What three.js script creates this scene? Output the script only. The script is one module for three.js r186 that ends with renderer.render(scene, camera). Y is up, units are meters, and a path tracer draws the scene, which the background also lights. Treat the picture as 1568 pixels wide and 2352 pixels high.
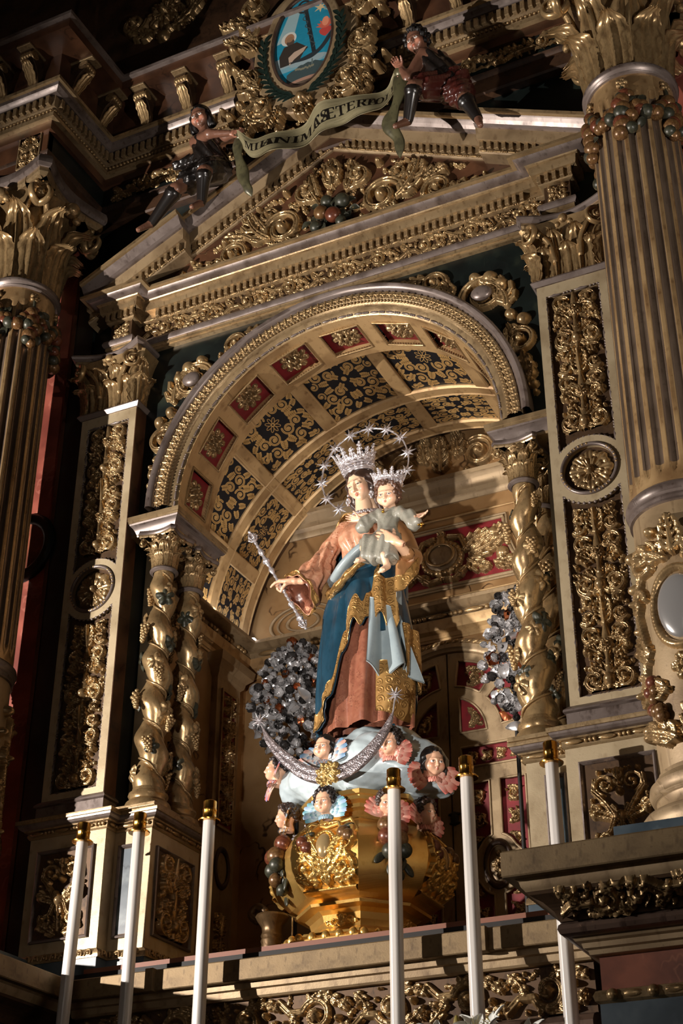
import * as THREE from 'three';
import { mergeGeometries, mergeVertices, toCreasedNormals } from 'three/addons/utils/BufferGeometryUtils.js';
import { RoundedBoxGeometry } from 'three/addons/geometries/RoundedBoxGeometry.js';
import { RectAreaLightUniformsLib } from 'three/addons/lights/RectAreaLightUniformsLib.js';
RectAreaLightUniformsLib.init();

// ---------------------------------------------------------------- camera, lights, exposure
const scene = new THREE.Scene();
scene.background = new THREE.Color(0x000000);
const renderer = new THREE.WebGLRenderer({ antialias: true });
renderer.toneMapping = THREE.LinearToneMapping;
renderer.toneMappingExposure = 1.0;
renderer.shadowMap.enabled = true;
const camera = new THREE.PerspectiveCamera(2 * Math.atan(1176 / 3487.4) * 180 / Math.PI, 1568 / 2352, 0.1, 60);
camera.position.set(3.555, 1.6, 7.0);
camera.rotation.order = 'YXZ';
camera.rotation.set(30.712 * Math.PI / 180, 26.148 * Math.PI / 180, 0.17 * Math.PI / 180);
camera.focus = 9.3;
camera.userData.fStop = 8;
scene.add(camera);

// the lamps: two stage spotlights in the nave, an added glowing fill panel behind the visitor, LED strips hidden on the niche cornice
const KEY = { pos: [-5.0, 4.3, 5.0], target: [-0.4, 6.4, -0.4], power: 300, color: 0xfff4ea };
const STATUE = { pos: [1.6, 2.0, 7.0], target: [-0.05, 5.75, -0.6], power: 160, color: 0xfff6ee };
const FILL = { pos: [6.3, 3.2, 4.2], target: [2.2, 6.9, 0.4], power: 85, color: 0xfff4ea };
const FILL_PANEL = { w: 2.4, h: 3.6, pos: [1.2, 5.2, 11.9], power: .45, color: 0xfff4ea };
const LED = { power: 60, color: 0xfff2e4 };
// ---------------------------------------------------------------- helpers
let SEED = 7;
const rnd = () => { SEED = (SEED * 1664525 + 1013904223) % 4294967296; return SEED / 4294967296; };
const rr = (a, b) => a + (b - a) * rnd();
const V = (x, y, z) => new THREE.Vector3(x, y, z);
const PI = Math.PI, TAU = 2 * PI;
const clamp = (x, a, b) => Math.max(a, Math.min(b, x));
const mix = (a, b, t) => a + (b - a) * t;
const sst = (a, b, x) => { const t = clamp((x - a) / (b - a), 0, 1); return t * t * (3 - 2 * t); };
const used = {};
function numbered(n) { const k = used[n] = (used[n] ?? -1) + 1; return k ? n + '_' + String(k).padStart(3, '0') : n; }
function tag(o, label, category, group) {
  o.userData.label = label; o.userData.category = category; if (group) o.userData.group = group; return o;
}
function thing(name, label, category, pos = [0, 0, 0], group) {
  const o = new THREE.Group(); o.name = numbered(name); o.position.set(...pos); scene.add(o); return tag(o, label, category, group);
}
function nrm(g) {
  if (!g.attributes.normal) g.computeVertexNormals();
  for (const k of Object.keys(g.attributes)) if (!['position', 'normal', 'uv', 'color'].includes(k)) g.deleteAttribute(k);
  if (!g.attributes.uv) boxUV(g);
  if (!g.index) { const n = g.attributes.position.count, ix = new Uint32Array(n); for (let i = 0; i < n; i++) ix[i] = i; g.setIndex(new THREE.BufferAttribute(ix, 1)); }
  return g;
}
function boxUV(g) {
  const p = g.attributes.position, n = g.attributes.normal, uv = new Float32Array(p.count * 2);
  for (let i = 0; i < p.count; i++) {
    const ax = Math.abs(n.getX(i)), ay = Math.abs(n.getY(i)), az = Math.abs(n.getZ(i));
    let a, b;
    if (az >= ax && az >= ay) { a = p.getX(i); b = p.getY(i); } else if (ax >= ay) { a = p.getZ(i) + .37; b = p.getY(i); } else { a = p.getX(i); b = p.getZ(i) + .71; }
    uv[2 * i] = a; uv[2 * i + 1] = b;
  }
  g.setAttribute('uv', new THREE.BufferAttribute(uv, 2)); return g;
}
function merge(gs) { gs = gs.filter(Boolean).map(g => nrm(g)); if (gs.length === 1) return gs[0]; const hasC = gs.every(g => g.attributes.color); if (!hasC) gs.forEach(g => g.deleteAttribute('color')); return mergeGeometries(gs); }
function obj(name, gs, mat, parent = scene, uvb = true) {
  const g = Array.isArray(gs) ? merge(gs) : nrm(gs);
  if (uvb) boxUV(g);
  const m = new THREE.Mesh(g, mat); m.castShadow = m.receiveShadow = true;
  m.name = parent === scene ? numbered(name) : name;
  if (parent !== scene) { const c = parent.userData.cnt ??= {}; const k = c[name] = (c[name] ?? -1) + 1; if (k) m.name = name + '_' + String(k).padStart(3, '0'); }
  parent.add(m); return m;
}
function inst(name, geo, mat, parent, pos, rot, scl) {
  const m = obj(name, geo, mat, parent, false); m.position.set(...pos); if (rot) m.rotation.set(...rot); if (scl) (typeof scl === 'number' ? m.scale.setScalar(scl) : m.scale.set(...scl)); return m;
}
function structure(name, gs, mat) { const m = obj(name, gs, mat); m.name = name; m.userData.kind = 'structure'; return m; }
const stuff = m => { m.userData.kind = 'stuff'; return m; };
function dup(root, pos, label, rotY) {
  const r = root.clone(); r.name = numbered(root.name.replace(/_\d+$/, '')); scene.add(r); if (pos) r.position.set(...pos); if (rotY !== undefined) r.rotation.y = rotY; if (label) r.userData = { ...root.userData, label }; return r;
}
const box = (x0, x1, y0, y1, z0, z1) => { const g = new THREE.BoxGeometry(x1 - x0, y1 - y0, z1 - z0); g.translate((x0 + x1) / 2, (y0 + y1) / 2, (z0 + z1) / 2); return g; };
const rbox = (x0, x1, y0, y1, z0, z1, r = .006) => { const g = new RoundedBoxGeometry(x1 - x0, y1 - y0, z1 - z0, 1, r); g.translate((x0 + x1) / 2, (y0 + y1) / 2, (z0 + z1) / 2); return g; };
const lathe = (pts, n = 48, a0 = 0, al = TAU) => { let g = new THREE.LatheGeometry(pts.map(p => new THREE.Vector2(Math.max(p[0], 1e-4), p[1])), n, a0, al); return nrm(toCreasedNormals(g, .7)); };
function gridGeo(nu, nv, f, closeU = false) {
  const P = new Float32Array((nu + 1) * (nv + 1) * 3), ix = [], uv = new Float32Array((nu + 1) * (nv + 1) * 2); let k = 0, q = 0;
  for (let j = 0; j <= nv; j++) for (let i = 0; i <= nu; i++) { const p = f(i / nu, j / nv); P[k++] = p.x; P[k++] = p.y; P[k++] = p.z; uv[q++] = i / nu; uv[q++] = j / nv; }
  for (let j = 0; j < nv; j++) for (let i = 0; i < nu; i++) { const a = j * (nu + 1) + i, b = a + 1, c = a + nu + 1, d = c + 1; ix.push(a, b, d, a, d, c); }
  const g = new THREE.BufferGeometry(); g.setAttribute('position', new THREE.BufferAttribute(P, 3)); g.setAttribute('uv', new THREE.BufferAttribute(uv, 2)); g.setIndex(ix); g.computeVertexNormals();
  if (closeU) { const n = g.attributes.normal; for (let j = 0; j <= nv; j++) { const a = j * (nu + 1), b = a + nu; const x = n.getX(a) + n.getX(b), y = n.getY(a) + n.getY(b), z = n.getZ(a) + n.getZ(b), l = Math.hypot(x, y, z) || 1; n.setXYZ(a, x / l, y / l, z / l); n.setXYZ(b, x / l, y / l, z / l); } }
  return g;
}
// a sheet with thickness th (along its normal), edges closed
function shell(nu, nv, f, th) {
  const a = gridGeo(nu, nv, f), p = a.attributes.position, n = a.attributes.normal, N = p.count, P = new Float32Array(N * 6), UV = new Float32Array(N * 4), uv = a.attributes.uv;
  for (let i = 0; i < N; i++) for (let c = 0; c < 3; c++) { const x = p.array[3 * i + c]; P[3 * i + c] = x; P[3 * (N + i) + c] = x - n.array[3 * i + c] * th; }
  UV.set(uv.array, 0); UV.set(uv.array, N * 2);
  const ix = Array.from(a.index.array), m = ix.length; for (let i = 0; i < m; i += 3) ix.push(ix[i] + N, ix[i + 2] + N, ix[i + 1] + N);
  const id = (i, j) => j * (nu + 1) + i, side = (a, b) => ix.push(a, a + N, b + N, a, b + N, b);
  for (let i = 0; i < nu; i++) { side(id(i + 1, 0), id(i, 0)); side(id(i, nv), id(i + 1, nv)); }
  for (let j = 0; j < nv; j++) { side(id(0, j), id(0, j + 1)); side(id(nu, j + 1), id(nu, j)); }
  const g = new THREE.BufferGeometry(); g.setAttribute('position', new THREE.BufferAttribute(P, 3)); g.setAttribute('uv', new THREE.BufferAttribute(UV, 2)); g.setIndex(ix); g.computeVertexNormals(); return g;
}
// moulding: closed profile [[out, y], ...] run along path [[x, z], ...]; outward is to the left of travel seen with z down
function mould(profile, path, closed = false, crease = .5) {
  const n = path.length, m = profile.length, offs = [];
  const nor = (a, b) => { const dx = b[0] - a[0], dz = b[1] - a[1], l = Math.hypot(dx, dz); return [-dz / l, dx / l].map((v, i) => i === 0 ? dz / l * -1 : v); };
  for (let i = 0; i < n; i++) {
    const n1 = i > 0 || closed ? nor(path[(i - 1 + n) % n], path[i]) : null, n2 = i < n - 1 || closed ? nor(path[i], path[(i + 1) % n]) : null;
    const a = n1 || n2, b = n2 || n1, k = 1 + a[0] * b[0] + a[1] * b[1]; offs.push([(a[0] + b[0]) / k, (a[1] + b[1]) / k]);
  }
  const P = [], ix = [], pt = (i, j) => { i %= n; j %= m; return [path[i][0] + offs[i][0] * profile[j][0], profile[j][1], path[i][1] + offs[i][1] * profile[j][0]]; };
  const segs = closed ? n : n - 1; let v = 0;
  for (let i = 0; i < segs; i++) for (let j = 0; j < m; j++) { P.push(...pt(i, j), ...pt(i + 1, j), ...pt(i + 1, j + 1), ...pt(i, j + 1)); ix.push(v, v + 1, v + 2, v, v + 2, v + 3); v += 4; }
  if (!closed) {
    const tri = THREE.ShapeUtils.triangulateShape(profile.map(p => new THREE.Vector2(p[0], p[1])), []);
    for (const e of [0, n - 1]) { const s = v; for (let j = 0; j < m; j++) { P.push(...pt(e, j)); v++; } for (const t of tri) e ? ix.push(s + t[0], s + t[2], s + t[1]) : ix.push(s + t[0], s + t[1], s + t[2]); }
  }
  const g = new THREE.BufferGeometry(); g.setAttribute('position', new THREE.BufferAttribute(new Float32Array(P), 3)); g.setIndex(ix);
  return nrm(toCreasedNormals(fixWind(g, profile), crease));
}
function fixWind(g, prof) { let a = 0; for (let i = 0; i < prof.length; i++) { const p = prof[i], q = prof[(i + 1) % prof.length]; a += p[0] * q[1] - q[0] * p[1]; } if (a < 0) { const ix = g.index.array; for (let i = 0; i < ix.length; i += 3) { const t = ix[i + 1]; ix[i + 1] = ix[i + 2]; ix[i + 2] = t; } } return g; }
// arch moulding: open profile [[r, z], ...] turned about the z axis at (cx, cy) between angles
function arch(profile, cx, cy, a0, a1, n = 64, crease = .6) {
  const g = gridGeo(n, profile.length - 1, (u, v) => { const p = profile[Math.round(v * (profile.length - 1))], a = mix(a0, a1, u); return V(cx + p[0] * Math.cos(a), cy + p[0] * Math.sin(a), p[1]); });
  g.deleteAttribute('uv'); g.deleteAttribute('normal'); return nrm(toCreasedNormals(g, crease));
}
// slanted (sheared) moulding: closed profile [[out, h]] between x0 and x1, y = base(x) + h, z = z0 + out
function rake(profile, x0, x1, yb, z0, crease = .5) {
  const g = mould(profile, x0 < x1 ? [[x0, z0], [x1, z0]] : [[x1, z0], [x0, z0]], false, crease), p = g.attributes.position;
  for (let i = 0; i < p.count; i++) p.setY(i, p.getY(i) + yb(p.getX(i)));
  g.deleteAttribute('normal'); g.computeVertexNormals(); g.deleteAttribute('uv'); return nrm(g);
}
const curve = (pts, n = 40) => new THREE.CatmullRomCurve3(pts.map(p => V(...p)), false, 'centripetal').getPoints(n);
// round or flattened tube of varying radius along points; rad(t) -> [r, flat]
function tube(pts, rad, seg = 8, up = V(0, 0, 1)) {
  const n = pts.length - 1, T = pts.map((p, i) => pts[Math.min(i + 1, n)].clone().sub(pts[Math.max(i - 1, 0)]).normalize());
  let b = up.clone(); const fr = T.map(t => { let s = new THREE.Vector3().crossVectors(t, b); if (s.lengthSq() < 1e-6) s = new THREE.Vector3().crossVectors(t, V(.3, 1, .2)); s.normalize(); b = new THREE.Vector3().crossVectors(s, t).normalize(); return [s, b.clone()]; });
  const g = gridGeo(seg, n, (u, v) => { const i = Math.round(v * n), q = rad(v), r = Array.isArray(q) ? q[0] : q, fl = Array.isArray(q) ? q[1] : 1, a = u * TAU; return pts[i].clone().addScaledVector(fr[i][0], Math.cos(a) * r).addScaledVector(fr[i][1], Math.sin(a) * r * fl); }, true);
  const caps = [0, n].map(i => { const q = rad(i / n), r = (Array.isArray(q) ? q[0] : q); if (r < .0012) return null; const s = new THREE.SphereGeometry(r, seg, 4); s.translate(pts[i].x, pts[i].y, pts[i].z); return s; });
  return merge([g, ...caps]);
}
const ball = (x, y, z, r, d = 1) => { const g = mergeVertices(new THREE.IcosahedronGeometry(r, d)); g.computeVertexNormals(); g.translate(x, y, z); return nrm(g); };
const ell = (x, y, z, a, b, c, n = 12) => { const g = new THREE.SphereGeometry(1, n, Math.ceil(n * .7)); g.scale(a, b, c); g.computeVertexNormals(); g.translate(x, y, z); return nrm(g); };
const xf = (g, { p = [0, 0, 0], r = [0, 0, 0], s = 1 } = {}) => { const m = new THREE.Matrix4().compose(V(...p), new THREE.Quaternion().setFromEuler(new THREE.Euler(...r)), typeof s === 'number' ? V(s, s, s) : V(...s)); const h = g.clone(); h.applyMatrix4(m); return h; };
const mirrorX = g => { const h = g.clone(); h.scale(-1, 1, 1); const ix = h.index.array; for (let i = 0; i < ix.length; i += 3) { const t = ix[i + 1]; ix[i + 1] = ix[i + 2]; ix[i + 2] = t; } h.attributes.normal && h.computeVertexNormals(); return h; };

// ---------------------------------------------------------------- carved relief: strokes pressed up from a ground, meshed as a height field
class Relief {
  constructor(w, h, res = .005) { this.w = w; this.h = h; this.nx = Math.ceil(w / res) + 1; this.ny = Math.ceil(h / res) + 1; this.dx = w / (this.nx - 1); this.dy = h / (this.ny - 1); this.H = new Float32Array(this.nx * this.ny); this.off = 0; }
  put(x, y, r, fn) {
    const cx = (x + this.w / 2) / this.dx, cy = y / this.dy, rx = r / this.dx, ry = r / this.dy;
    for (let j = Math.max(0, Math.ceil(cy - ry)); j <= Math.min(this.ny - 1, cy + ry); j++) for (let i = Math.max(0, Math.ceil(cx - rx)); i <= Math.min(this.nx - 1, cx + rx); i++) {
      const ex = (i - cx) * this.dx, ey = (j - cy) * this.dy, d2 = (ex * ex + ey * ey) / (r * r); if (d2 >= 1) continue;
      const h = fn(d2, ex, ey), k = j * this.nx + i; if (h > this.H[k]) this.H[k] = h;
    }
  }
  dome(x, y, r, h, base = 0) { this.put(x, y, r, d => base + h * Math.sqrt(1 - d)); return this; }
  // stroke along [[x,y],...]: r(t), h(t); groove = centre vein depth
  stroke(pts, r, h, { groove = 0, base = 0, pw = .5 } = {}) {
    const P = []; let L = 0; for (let i = 0; i < pts.length - 1; i++) { const a = pts[i], b = pts[i + 1], l = Math.hypot(b[0] - a[0], b[1] - a[1]), n = Math.max(1, Math.ceil(l / (this.dx * .8))); for (let k = 0; k < n; k++) P.push([mix(a[0], b[0], k / n), mix(a[1], b[1], k / n), (b[0] - a[0]) / (l || 1), (b[1] - a[1]) / (l || 1)]); L += l; }
    P.forEach((p, i) => { const t = i / Math.max(1, P.length - 1), R = Math.max(r(t), this.dx * 1.2), Hh = h(t); this.put(p[0], p[1], R, (d, ex, ey) => { const s = (ex * p[3] - ey * p[2]) / R; let v = Math.pow(1 - d, pw); if (groove) v *= 1 - groove * Math.exp(-s * s / .05); return base + Hh * v; }); });
    return this;
  }
  spiral(cx, cy, r0, a0, turns, w, h, { end = .16, groove = .35, boss = 1, base = 0 } = {}) {
    const n = Math.ceil(26 * Math.abs(turns)), P = []; for (let i = 0; i <= n; i++) { const t = i / n, a = a0 + turns * TAU * t, r = r0 * Math.pow(1 - t, .9) + r0 * end * t; P.push([cx + r * Math.cos(a), cy + r * Math.sin(a)]); }
    this.stroke(P, t => w * mix(1, .55, t), t => h * mix(.75, 1, t), { groove, base }); if (boss) this.dome(cx, cy, r0 * end * 1.5 * boss + w * .25, h * 1.35, base); return P[0];
  }
  // lobed acanthus leaf
  leaf(x, y, a, len, wid, h, { curl = 0, n = 5, base = 0 } = {}) {
    const P = []; for (let i = 0; i <= 14; i++) { const t = i / 14, b = a + curl * t; const q = P[P.length - 1] || [x, y]; P.push(i ? [q[0] + Math.cos(b) * len / 14, q[1] + Math.sin(b) * len / 14] : [x, y]); }
    for (let k = 0; k < n; k++) { const t = (k + .4) / n, i = Math.floor(t * 14), p = P[i], b = a + curl * t, ll = wid * Math.sin(PI * (.22 + .72 * t)) * (1 - .25 * t); for (const s of [-1, 1]) { const e = b + s * mix(1.15, .6, t); const q1 = [p[0] + Math.cos(e) * ll * .6, p[1] + Math.sin(e) * ll * .6], q2 = [p[0] + Math.cos(e - s * .35) * ll, p[1] + Math.sin(e - s * .35) * ll]; this.stroke([p, q1, q2], u => len / n * mix(.42, .3, u), u => h * mix(.5, .9, u), { groove: .3, base }); } }
    this.stroke(P, t => len * mix(.075, .035, t), t => h * mix(.8, 1.05, t), { groove: .4, base }); return this;
  }
  rosette(cx, cy, r, n, h, base = 0) {
    for (const [k, rad, hh, off] of [[n, 1, .6, 0], [n, .66, .85, .5]]) for (let i = 0; i < k; i++) { const a = (i + off) / k * TAU, c = Math.cos(a), s = Math.sin(a); this.stroke([[cx + c * r * .2, cy + s * r * .2], [cx + c * r * rad * .82, cy + s * r * rad * .82]], t => r * rad * mix(.12, 2.1 / k, t), t => h * hh * mix(.6, 1, t), { groove: .35, base }); }
    this.dome(cx, cy, r * .24, h * 1.2, base); return this;
  }
  berries(x, y, r, n, a, h) { for (let i = 0; i < n; i++) this.dome(x + Math.cos(a) * r * 1.7 * i, y + Math.sin(a) * r * 1.7 * i, r * (1 - i * .1), h * (1 - i * .08)); return this; }
  // small leaves and berries wherever the ground is still bare
  fill(n, s, h, seed = 5) { SEED = seed; const bare = (x, y, r) => { for (const [a, b] of [[0, 0], [r, 0], [-r, 0], [0, r], [0, -r]]) { const i = Math.round((x + a + this.w / 2) / this.dx), j = Math.round((y + b) / this.dy); if (i < 1 || j < 1 || i > this.nx - 2 || j > this.ny - 2 || this.H[j * this.nx + i] > 0) return false; } return true; };
    for (let i = 0; i < n; i++) { const x = rr(-.5, .5) * this.w, y = rr(0, 1) * this.h; if (!bare(x, y, s * .8)) continue; if (i % 3) this.leaf(x - s * .6, y - s * .3, rr(-.6, 2.2), s * 2, s * .8, h * rr(.6, .9), { curl: rr(-1, 1), n: 3 }); else this.dome(x, y, s * rr(.45, .7), h * rr(.7, 1)); } return this; }
  mirror() { const { nx, ny, H } = this; for (let j = 0; j < ny; j++) for (let i = 0; i < nx / 2; i++) { const a = j * nx + i, b = j * nx + nx - 1 - i, m = Math.max(H[a], H[b]); H[a] = H[b] = m; } return this; }
  geo(map = null, sink = .003, mask = null) {
    const { nx, ny, H, dx, dy } = this, id = new Int32Array(nx * ny).fill(-1), P = [], N = [], UV = [], ix = [];
    const ok = (i, j) => { const a = j * nx + i; return H[a] > 1e-4 || H[a + 1] > 1e-4 || H[a + nx] > 1e-4 || H[a + nx + 1] > 1e-4; };
    const vert = (i, j) => { const k = j * nx + i; if (id[k] >= 0) return id[k]; const x = i * dx - this.w / 2, y = j * dy, h = H[k] > 1e-4 ? H[k] : -sink; P.push(x, y, h); const hx = (H[j * nx + Math.min(nx - 1, i + 1)] - H[j * nx + Math.max(0, i - 1)]) / (2 * dx), hy = (H[Math.min(ny - 1, j + 1) * nx + i] - H[Math.max(0, j - 1) * nx + i]) / (2 * dy), l = Math.hypot(hx, hy, 1); N.push(-hx / l, -hy / l, 1 / l); UV.push(x, y); return id[k] = P.length / 3 - 1; };
    for (let j = 0; j < ny - 1; j++) for (let i = 0; i < nx - 1; i++) if (ok(i, j) && (!mask || mask((i + .5) * dx - this.w / 2, (j + .5) * dy))) { const a = vert(i, j), b = vert(i + 1, j), c = vert(i + 1, j + 1), d = vert(i, j + 1); if ((i + j) & 1) ix.push(a, b, c, a, c, d); else ix.push(a, b, d, b, c, d); }
    const g = new THREE.BufferGeometry(); g.setAttribute('position', new THREE.BufferAttribute(new Float32Array(P), 3)); g.setAttribute('normal', new THREE.BufferAttribute(new Float32Array(N), 3)); g.setAttribute('uv', new THREE.BufferAttribute(new Float32Array(UV), 2)); g.setIndex(ix);
    if (map) { const p = g.attributes.position; for (let i = 0; i < p.count; i++) { const q = map(p.getX(i), p.getY(i), p.getZ(i)); p.setXYZ(i, q.x, q.y, q.z); } g.computeVertexNormals(); }
    return g;
  }
}
// running acanthus scroll, w long, h high
function rinceau(w, h, depth, res, period = h * 1.5, seed = 1) {
  const R = new Relief(w, h, res); SEED = seed * 977 + 3; const n = Math.max(1, Math.round(w / period)), p = w / n;
  for (let i = 0; i < n; i++) {
    const up = i % 2 ? 1 : -1, cx = -w / 2 + (i + .5) * p, cy = h * .5, r = h * .36, s = up;
    R.spiral(cx, cy, r, s > 0 ? PI * .9 : -PI * .9, -s * 1.35, h * .1, depth * .8, { end: .2 });
    R.stroke([[cx - p * .52, cy + s * h * .36], [cx - p * .36, cy + s * h * .1], [cx - r * .98, cy + s * r * .3]], t => h * .1, t => depth * .7, { groove: .3 });
    R.leaf(cx + p * .1, cy + s * h * .42, s > 0 ? -.25 : .25, p * .42, h * .2, depth * .8, { curl: -s * .6, n: 4 }); R.leaf(cx - p * .48, cy - s * h * .38, s > 0 ? .5 : -.5, p * .34, h * .2, depth * .8, { curl: s * .8, n: 4 }); R.dome(cx + p * .3, cy - s * h * .1, h * .09, depth); R.dome(cx - p * .42, cy - s * h * .1, h * .07, depth * .9); R.dome(cx + p * .47, cy - s * h * .3, h * .07, depth * .9);
    R.leaf(cx + r * .2, cy - s * r * .85, s > 0 ? -.5 : .5, p * .5, h * .2, depth * .85, { curl: s * 1.3, n: 4 });
    R.leaf(cx - r * .6, cy + s * r * .85, s > 0 ? .9 : -.9, p * .36, h * .16, depth * .8, { curl: -s * 1.2, n: 3 });
    R.rosette(cx, cy, r * .42, 6, depth * .9, depth * .15);
    R.berries(cx + p * .42, cy + s * h * .3, h * .05, 3, -s * .9, depth * .8);
    R.berries(cx - p * .15, cy - s * h * .42, h * .04, 2, 0, depth * .7);
  }
  return R.fill(Math.round(w * 260), h * .11, depth * .8, seed + 50);
}
// upright candelabra relief, mirror-symmetric
function candelabra(w, h, depth, res, units, seed = 1, clip = null) {
  const R = new Relief(w, h, res); SEED = seed * 7919 + 11; const u = h / units;
  for (let k = 0; k < units; k++) {
    const y = k * u, W = w / 2, v = k % 3;
    R.stroke([[0, y], [0, y + u]], t => w * (.05 + .05 * Math.sin(PI * t)), t => depth * .7, {});
    if (v === 0) { R.spiral(W * .52, y + u * .33, Math.min(W * .4, u * .3), -PI * .6, 1.4, w * .055, depth * .95); R.leaf(W * .08, y + u * .45, 1.1, u * .5, W * .42, depth, { curl: -.9, n: 5 }); R.leaf(W * .1, y + u * .08, .15, W * .85, u * .16, depth * .8, { curl: .9, n: 4 }); R.dome(0, y + u * .3, w * .13, depth * 1.25); R.berries(W * .3, y + u * .86, w * .045, 3, -.5, depth); R.rosette(W * .52, y + u * .33, u * .1, 6, depth * .9, .1 * depth); }
    else if (v === 1) { R.rosette(0, y + u * .35, Math.min(w * .2, u * .22), 7, depth * 1.1, depth * .25); R.spiral(W * .56, y + u * .7, Math.min(W * .38, u * .26), PI * .8, -1.35, w * .055, depth * .9); R.leaf(W * .15, y + u * .55, .3, W * .8, u * .2, depth, { curl: -1.5, n: 5 }); R.leaf(W * .22, y + u * .1, .9, u * .45, W * .34, depth * .9, { curl: -.6, n: 4 }); R.dome(W * .74, y + u * .25, w * .075, depth); R.dome(W * .6, y + u * .16, w * .05, depth * .9); }
    else { R.leaf(0, y + u * .05, PI / 2, u * .8, W * .62, depth * 1.15, { n: 6 }); R.spiral(W * .6, y + u * .3, Math.min(W * .34, u * .22), -PI * .2, -1.4, w * .05, depth * .9); R.spiral(W * .58, y + u * .78, Math.min(W * .3, u * .18), PI * .3, 1.3, w * .05, depth * .9); R.berries(W * .3, y + u * .55, w * .05, 3, .5, depth); }
  }
  R.fill(Math.round(h * 260), w * .075, depth * .8, seed + 70); R.mirror(); if (clip) for (let j = 0; j < R.ny; j++) for (let i = 0; i < R.nx; i++) if (!clip(i * R.dx - w / 2, j * R.dy)) R.H[j * R.nx + i] = 0;
  return R;
}
// bead and reel run of length L along +x, radius r
function beadReel(L, r, long = true) {
  const gs = [], pitch = long ? r * 14 : r * 2.1; const n = Math.max(1, Math.round(L / pitch)), p = L / n;
  for (let i = 0; i < n; i++) { const x = i * p; if (!long) { gs.push(ball(x + p / 2, 0, 0, r, 1)); continue; } gs.push(ell(x + p * .32, 0, 0, p * .28, r, r, 8)); for (const q of [.68, .81, .94]) gs.push(ball(x + p * q, 0, 0, r * .95, 1)); }
  return merge(gs);
}
// ---------------------------------------------------------------- procedural materials
const HT = (() => { const t = new Float32Array(8192); for (let i = 0; i < 8192; i++) t[i] = rnd(); return t; })();
function hash(x, y, s) { let h = (Math.imul(x | 0, 374761393) + Math.imul(y | 0, 668265263) + Math.imul(s | 0, 2147483647 - 97531)) | 0; h = Math.imul(h ^ (h >>> 13), 1274126177); return HT[(h ^ (h >>> 16)) & 8191]; }
function vnoise(x, y, per, s) { const xi = Math.floor(x), yi = Math.floor(y), fx = x - xi, fy = y - yi, u = fx * fx * (3 - 2 * fx), v = fy * fy * (3 - 2 * fy), w = k => ((k % per) + per) % per; return mix(mix(hash(w(xi), w(yi), s), hash(w(xi + 1), w(yi), s), u), mix(hash(w(xi), w(yi + 1), s), hash(w(xi + 1), w(yi + 1), s), u), v); }
function fbm(x, y, per, oct, s) { let a = 0, w = .5, t = 0; for (let o = 0; o < oct; o++) { a += w * vnoise(x, y, per, s + o); t += w; w *= .5; x *= 2; y *= 2; per *= 2; } return a / t; }
function tex(n, fn, rep, srgb = true) {
  const d = new Uint8Array(n * n * 4); for (let j = 0; j < n; j++) for (let i = 0; i < n; i++) { const c = fn(i / n, j / n), k = (j * n + i) * 4; d[k] = clamp(c[0], 0, 255); d[k + 1] = clamp(c[1], 0, 255); d[k + 2] = clamp(c[2], 0, 255); d[k + 3] = 255; }
  const t = new THREE.DataTexture(d, n, n, THREE.RGBAFormat); t.wrapS = t.wrapT = THREE.RepeatWrapping; t.magFilter = THREE.LinearFilter; t.minFilter = THREE.LinearMipmapLinearFilter; t.generateMipmaps = true; t.repeat.set(rep, rep); if (srgb) t.colorSpace = THREE.SRGBColorSpace; t.needsUpdate = true; return t;
}
const lerpC = (a, b, t) => [mix(a[0], b[0], t), mix(a[1], b[1], t), mix(a[2], b[2], t)];
// worn gilding: blotches where the bole shows, small scuffs
function gildTex(base, dark, n = 512, rep = 1.1, s = 1, wear = .5) {
  return tex(n, (u, v) => { const a = fbm(u * 6, v * 6, 6, 5, s), b = fbm(u * 40, v * 24, 8, 3, s + 9), c = vnoise(u * 150, v * 60, 30, s + 20); let t = clamp((a - .45) * 2.2, 0, 1) * wear + clamp((b - .62) * 3, 0, 1) * wear * .8; if (c > .93) t += .35 * wear; return lerpC(base, dark, clamp(t, 0, 1)); }, rep);
}
const bumpTex = tex(256, (u, v) => { const a = fbm(u * 10, v * 10, 10, 4, 3) * 150 + vnoise(u * 90, v * 90, 90, 5) * 60; return [a, a, a]; }, 2.5, false);
const roughTex = tex(256, (u, v) => { const a = 120 + 135 * fbm(u * 9, v * 9, 9, 4, 31); return [a, a, a]; }, 1.7, false);
function marble(base, dark, vein, s, rep, sc = 5, vs = 1, light = null) {
  return tex(512, (u, v) => { const w = fbm(u * sc, v * sc, sc, 5, s), w2 = fbm(u * sc + 3, v * sc + 1, sc, 5, s + 13); let c = lerpC(base, dark, clamp((w - .3) * 1.8, 0, 1)); const r = Math.abs(fbm(u * sc, v * sc, sc, 4, s + 40) - .5); const m = Math.max(0, 1 - r * 40) * vs * sst(.45, .62, w2); c = lerpC(c, vein, clamp(m, 0, 1)); if (light) c = lerpC(c, light, clamp((w2 - .58) * 3, 0, .6)); return c; }, rep);
}
const STD = o => new THREE.MeshStandardMaterial(o);
const M = {};
const gildOld = gildTex([168, 144, 108], [98, 78, 54], 512, 1.1, 1, .8);
M.gold = STD({ map: gildOld, metalness: .55, roughness: .46, roughnessMap: roughTex, bumpMap: bumpTex, bumpScale: .0012, side: THREE.DoubleSide });
M.carve = STD({ map: gildTex([174, 146, 104], [96, 74, 48], 512, 1.6, 5, .6), metalness: .62, roughness: .4, roughnessMap: roughTex, bumpMap: bumpTex, bumpScale: .0006, side: THREE.DoubleSide });
M.flat = STD({ map: gildTex([160, 138, 106], [106, 86, 62], 512, .8, 11, .8), metalness: .35, roughness: .5, bumpMap: bumpTex, bumpScale: .0008, side: THREE.DoubleSide });
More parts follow.
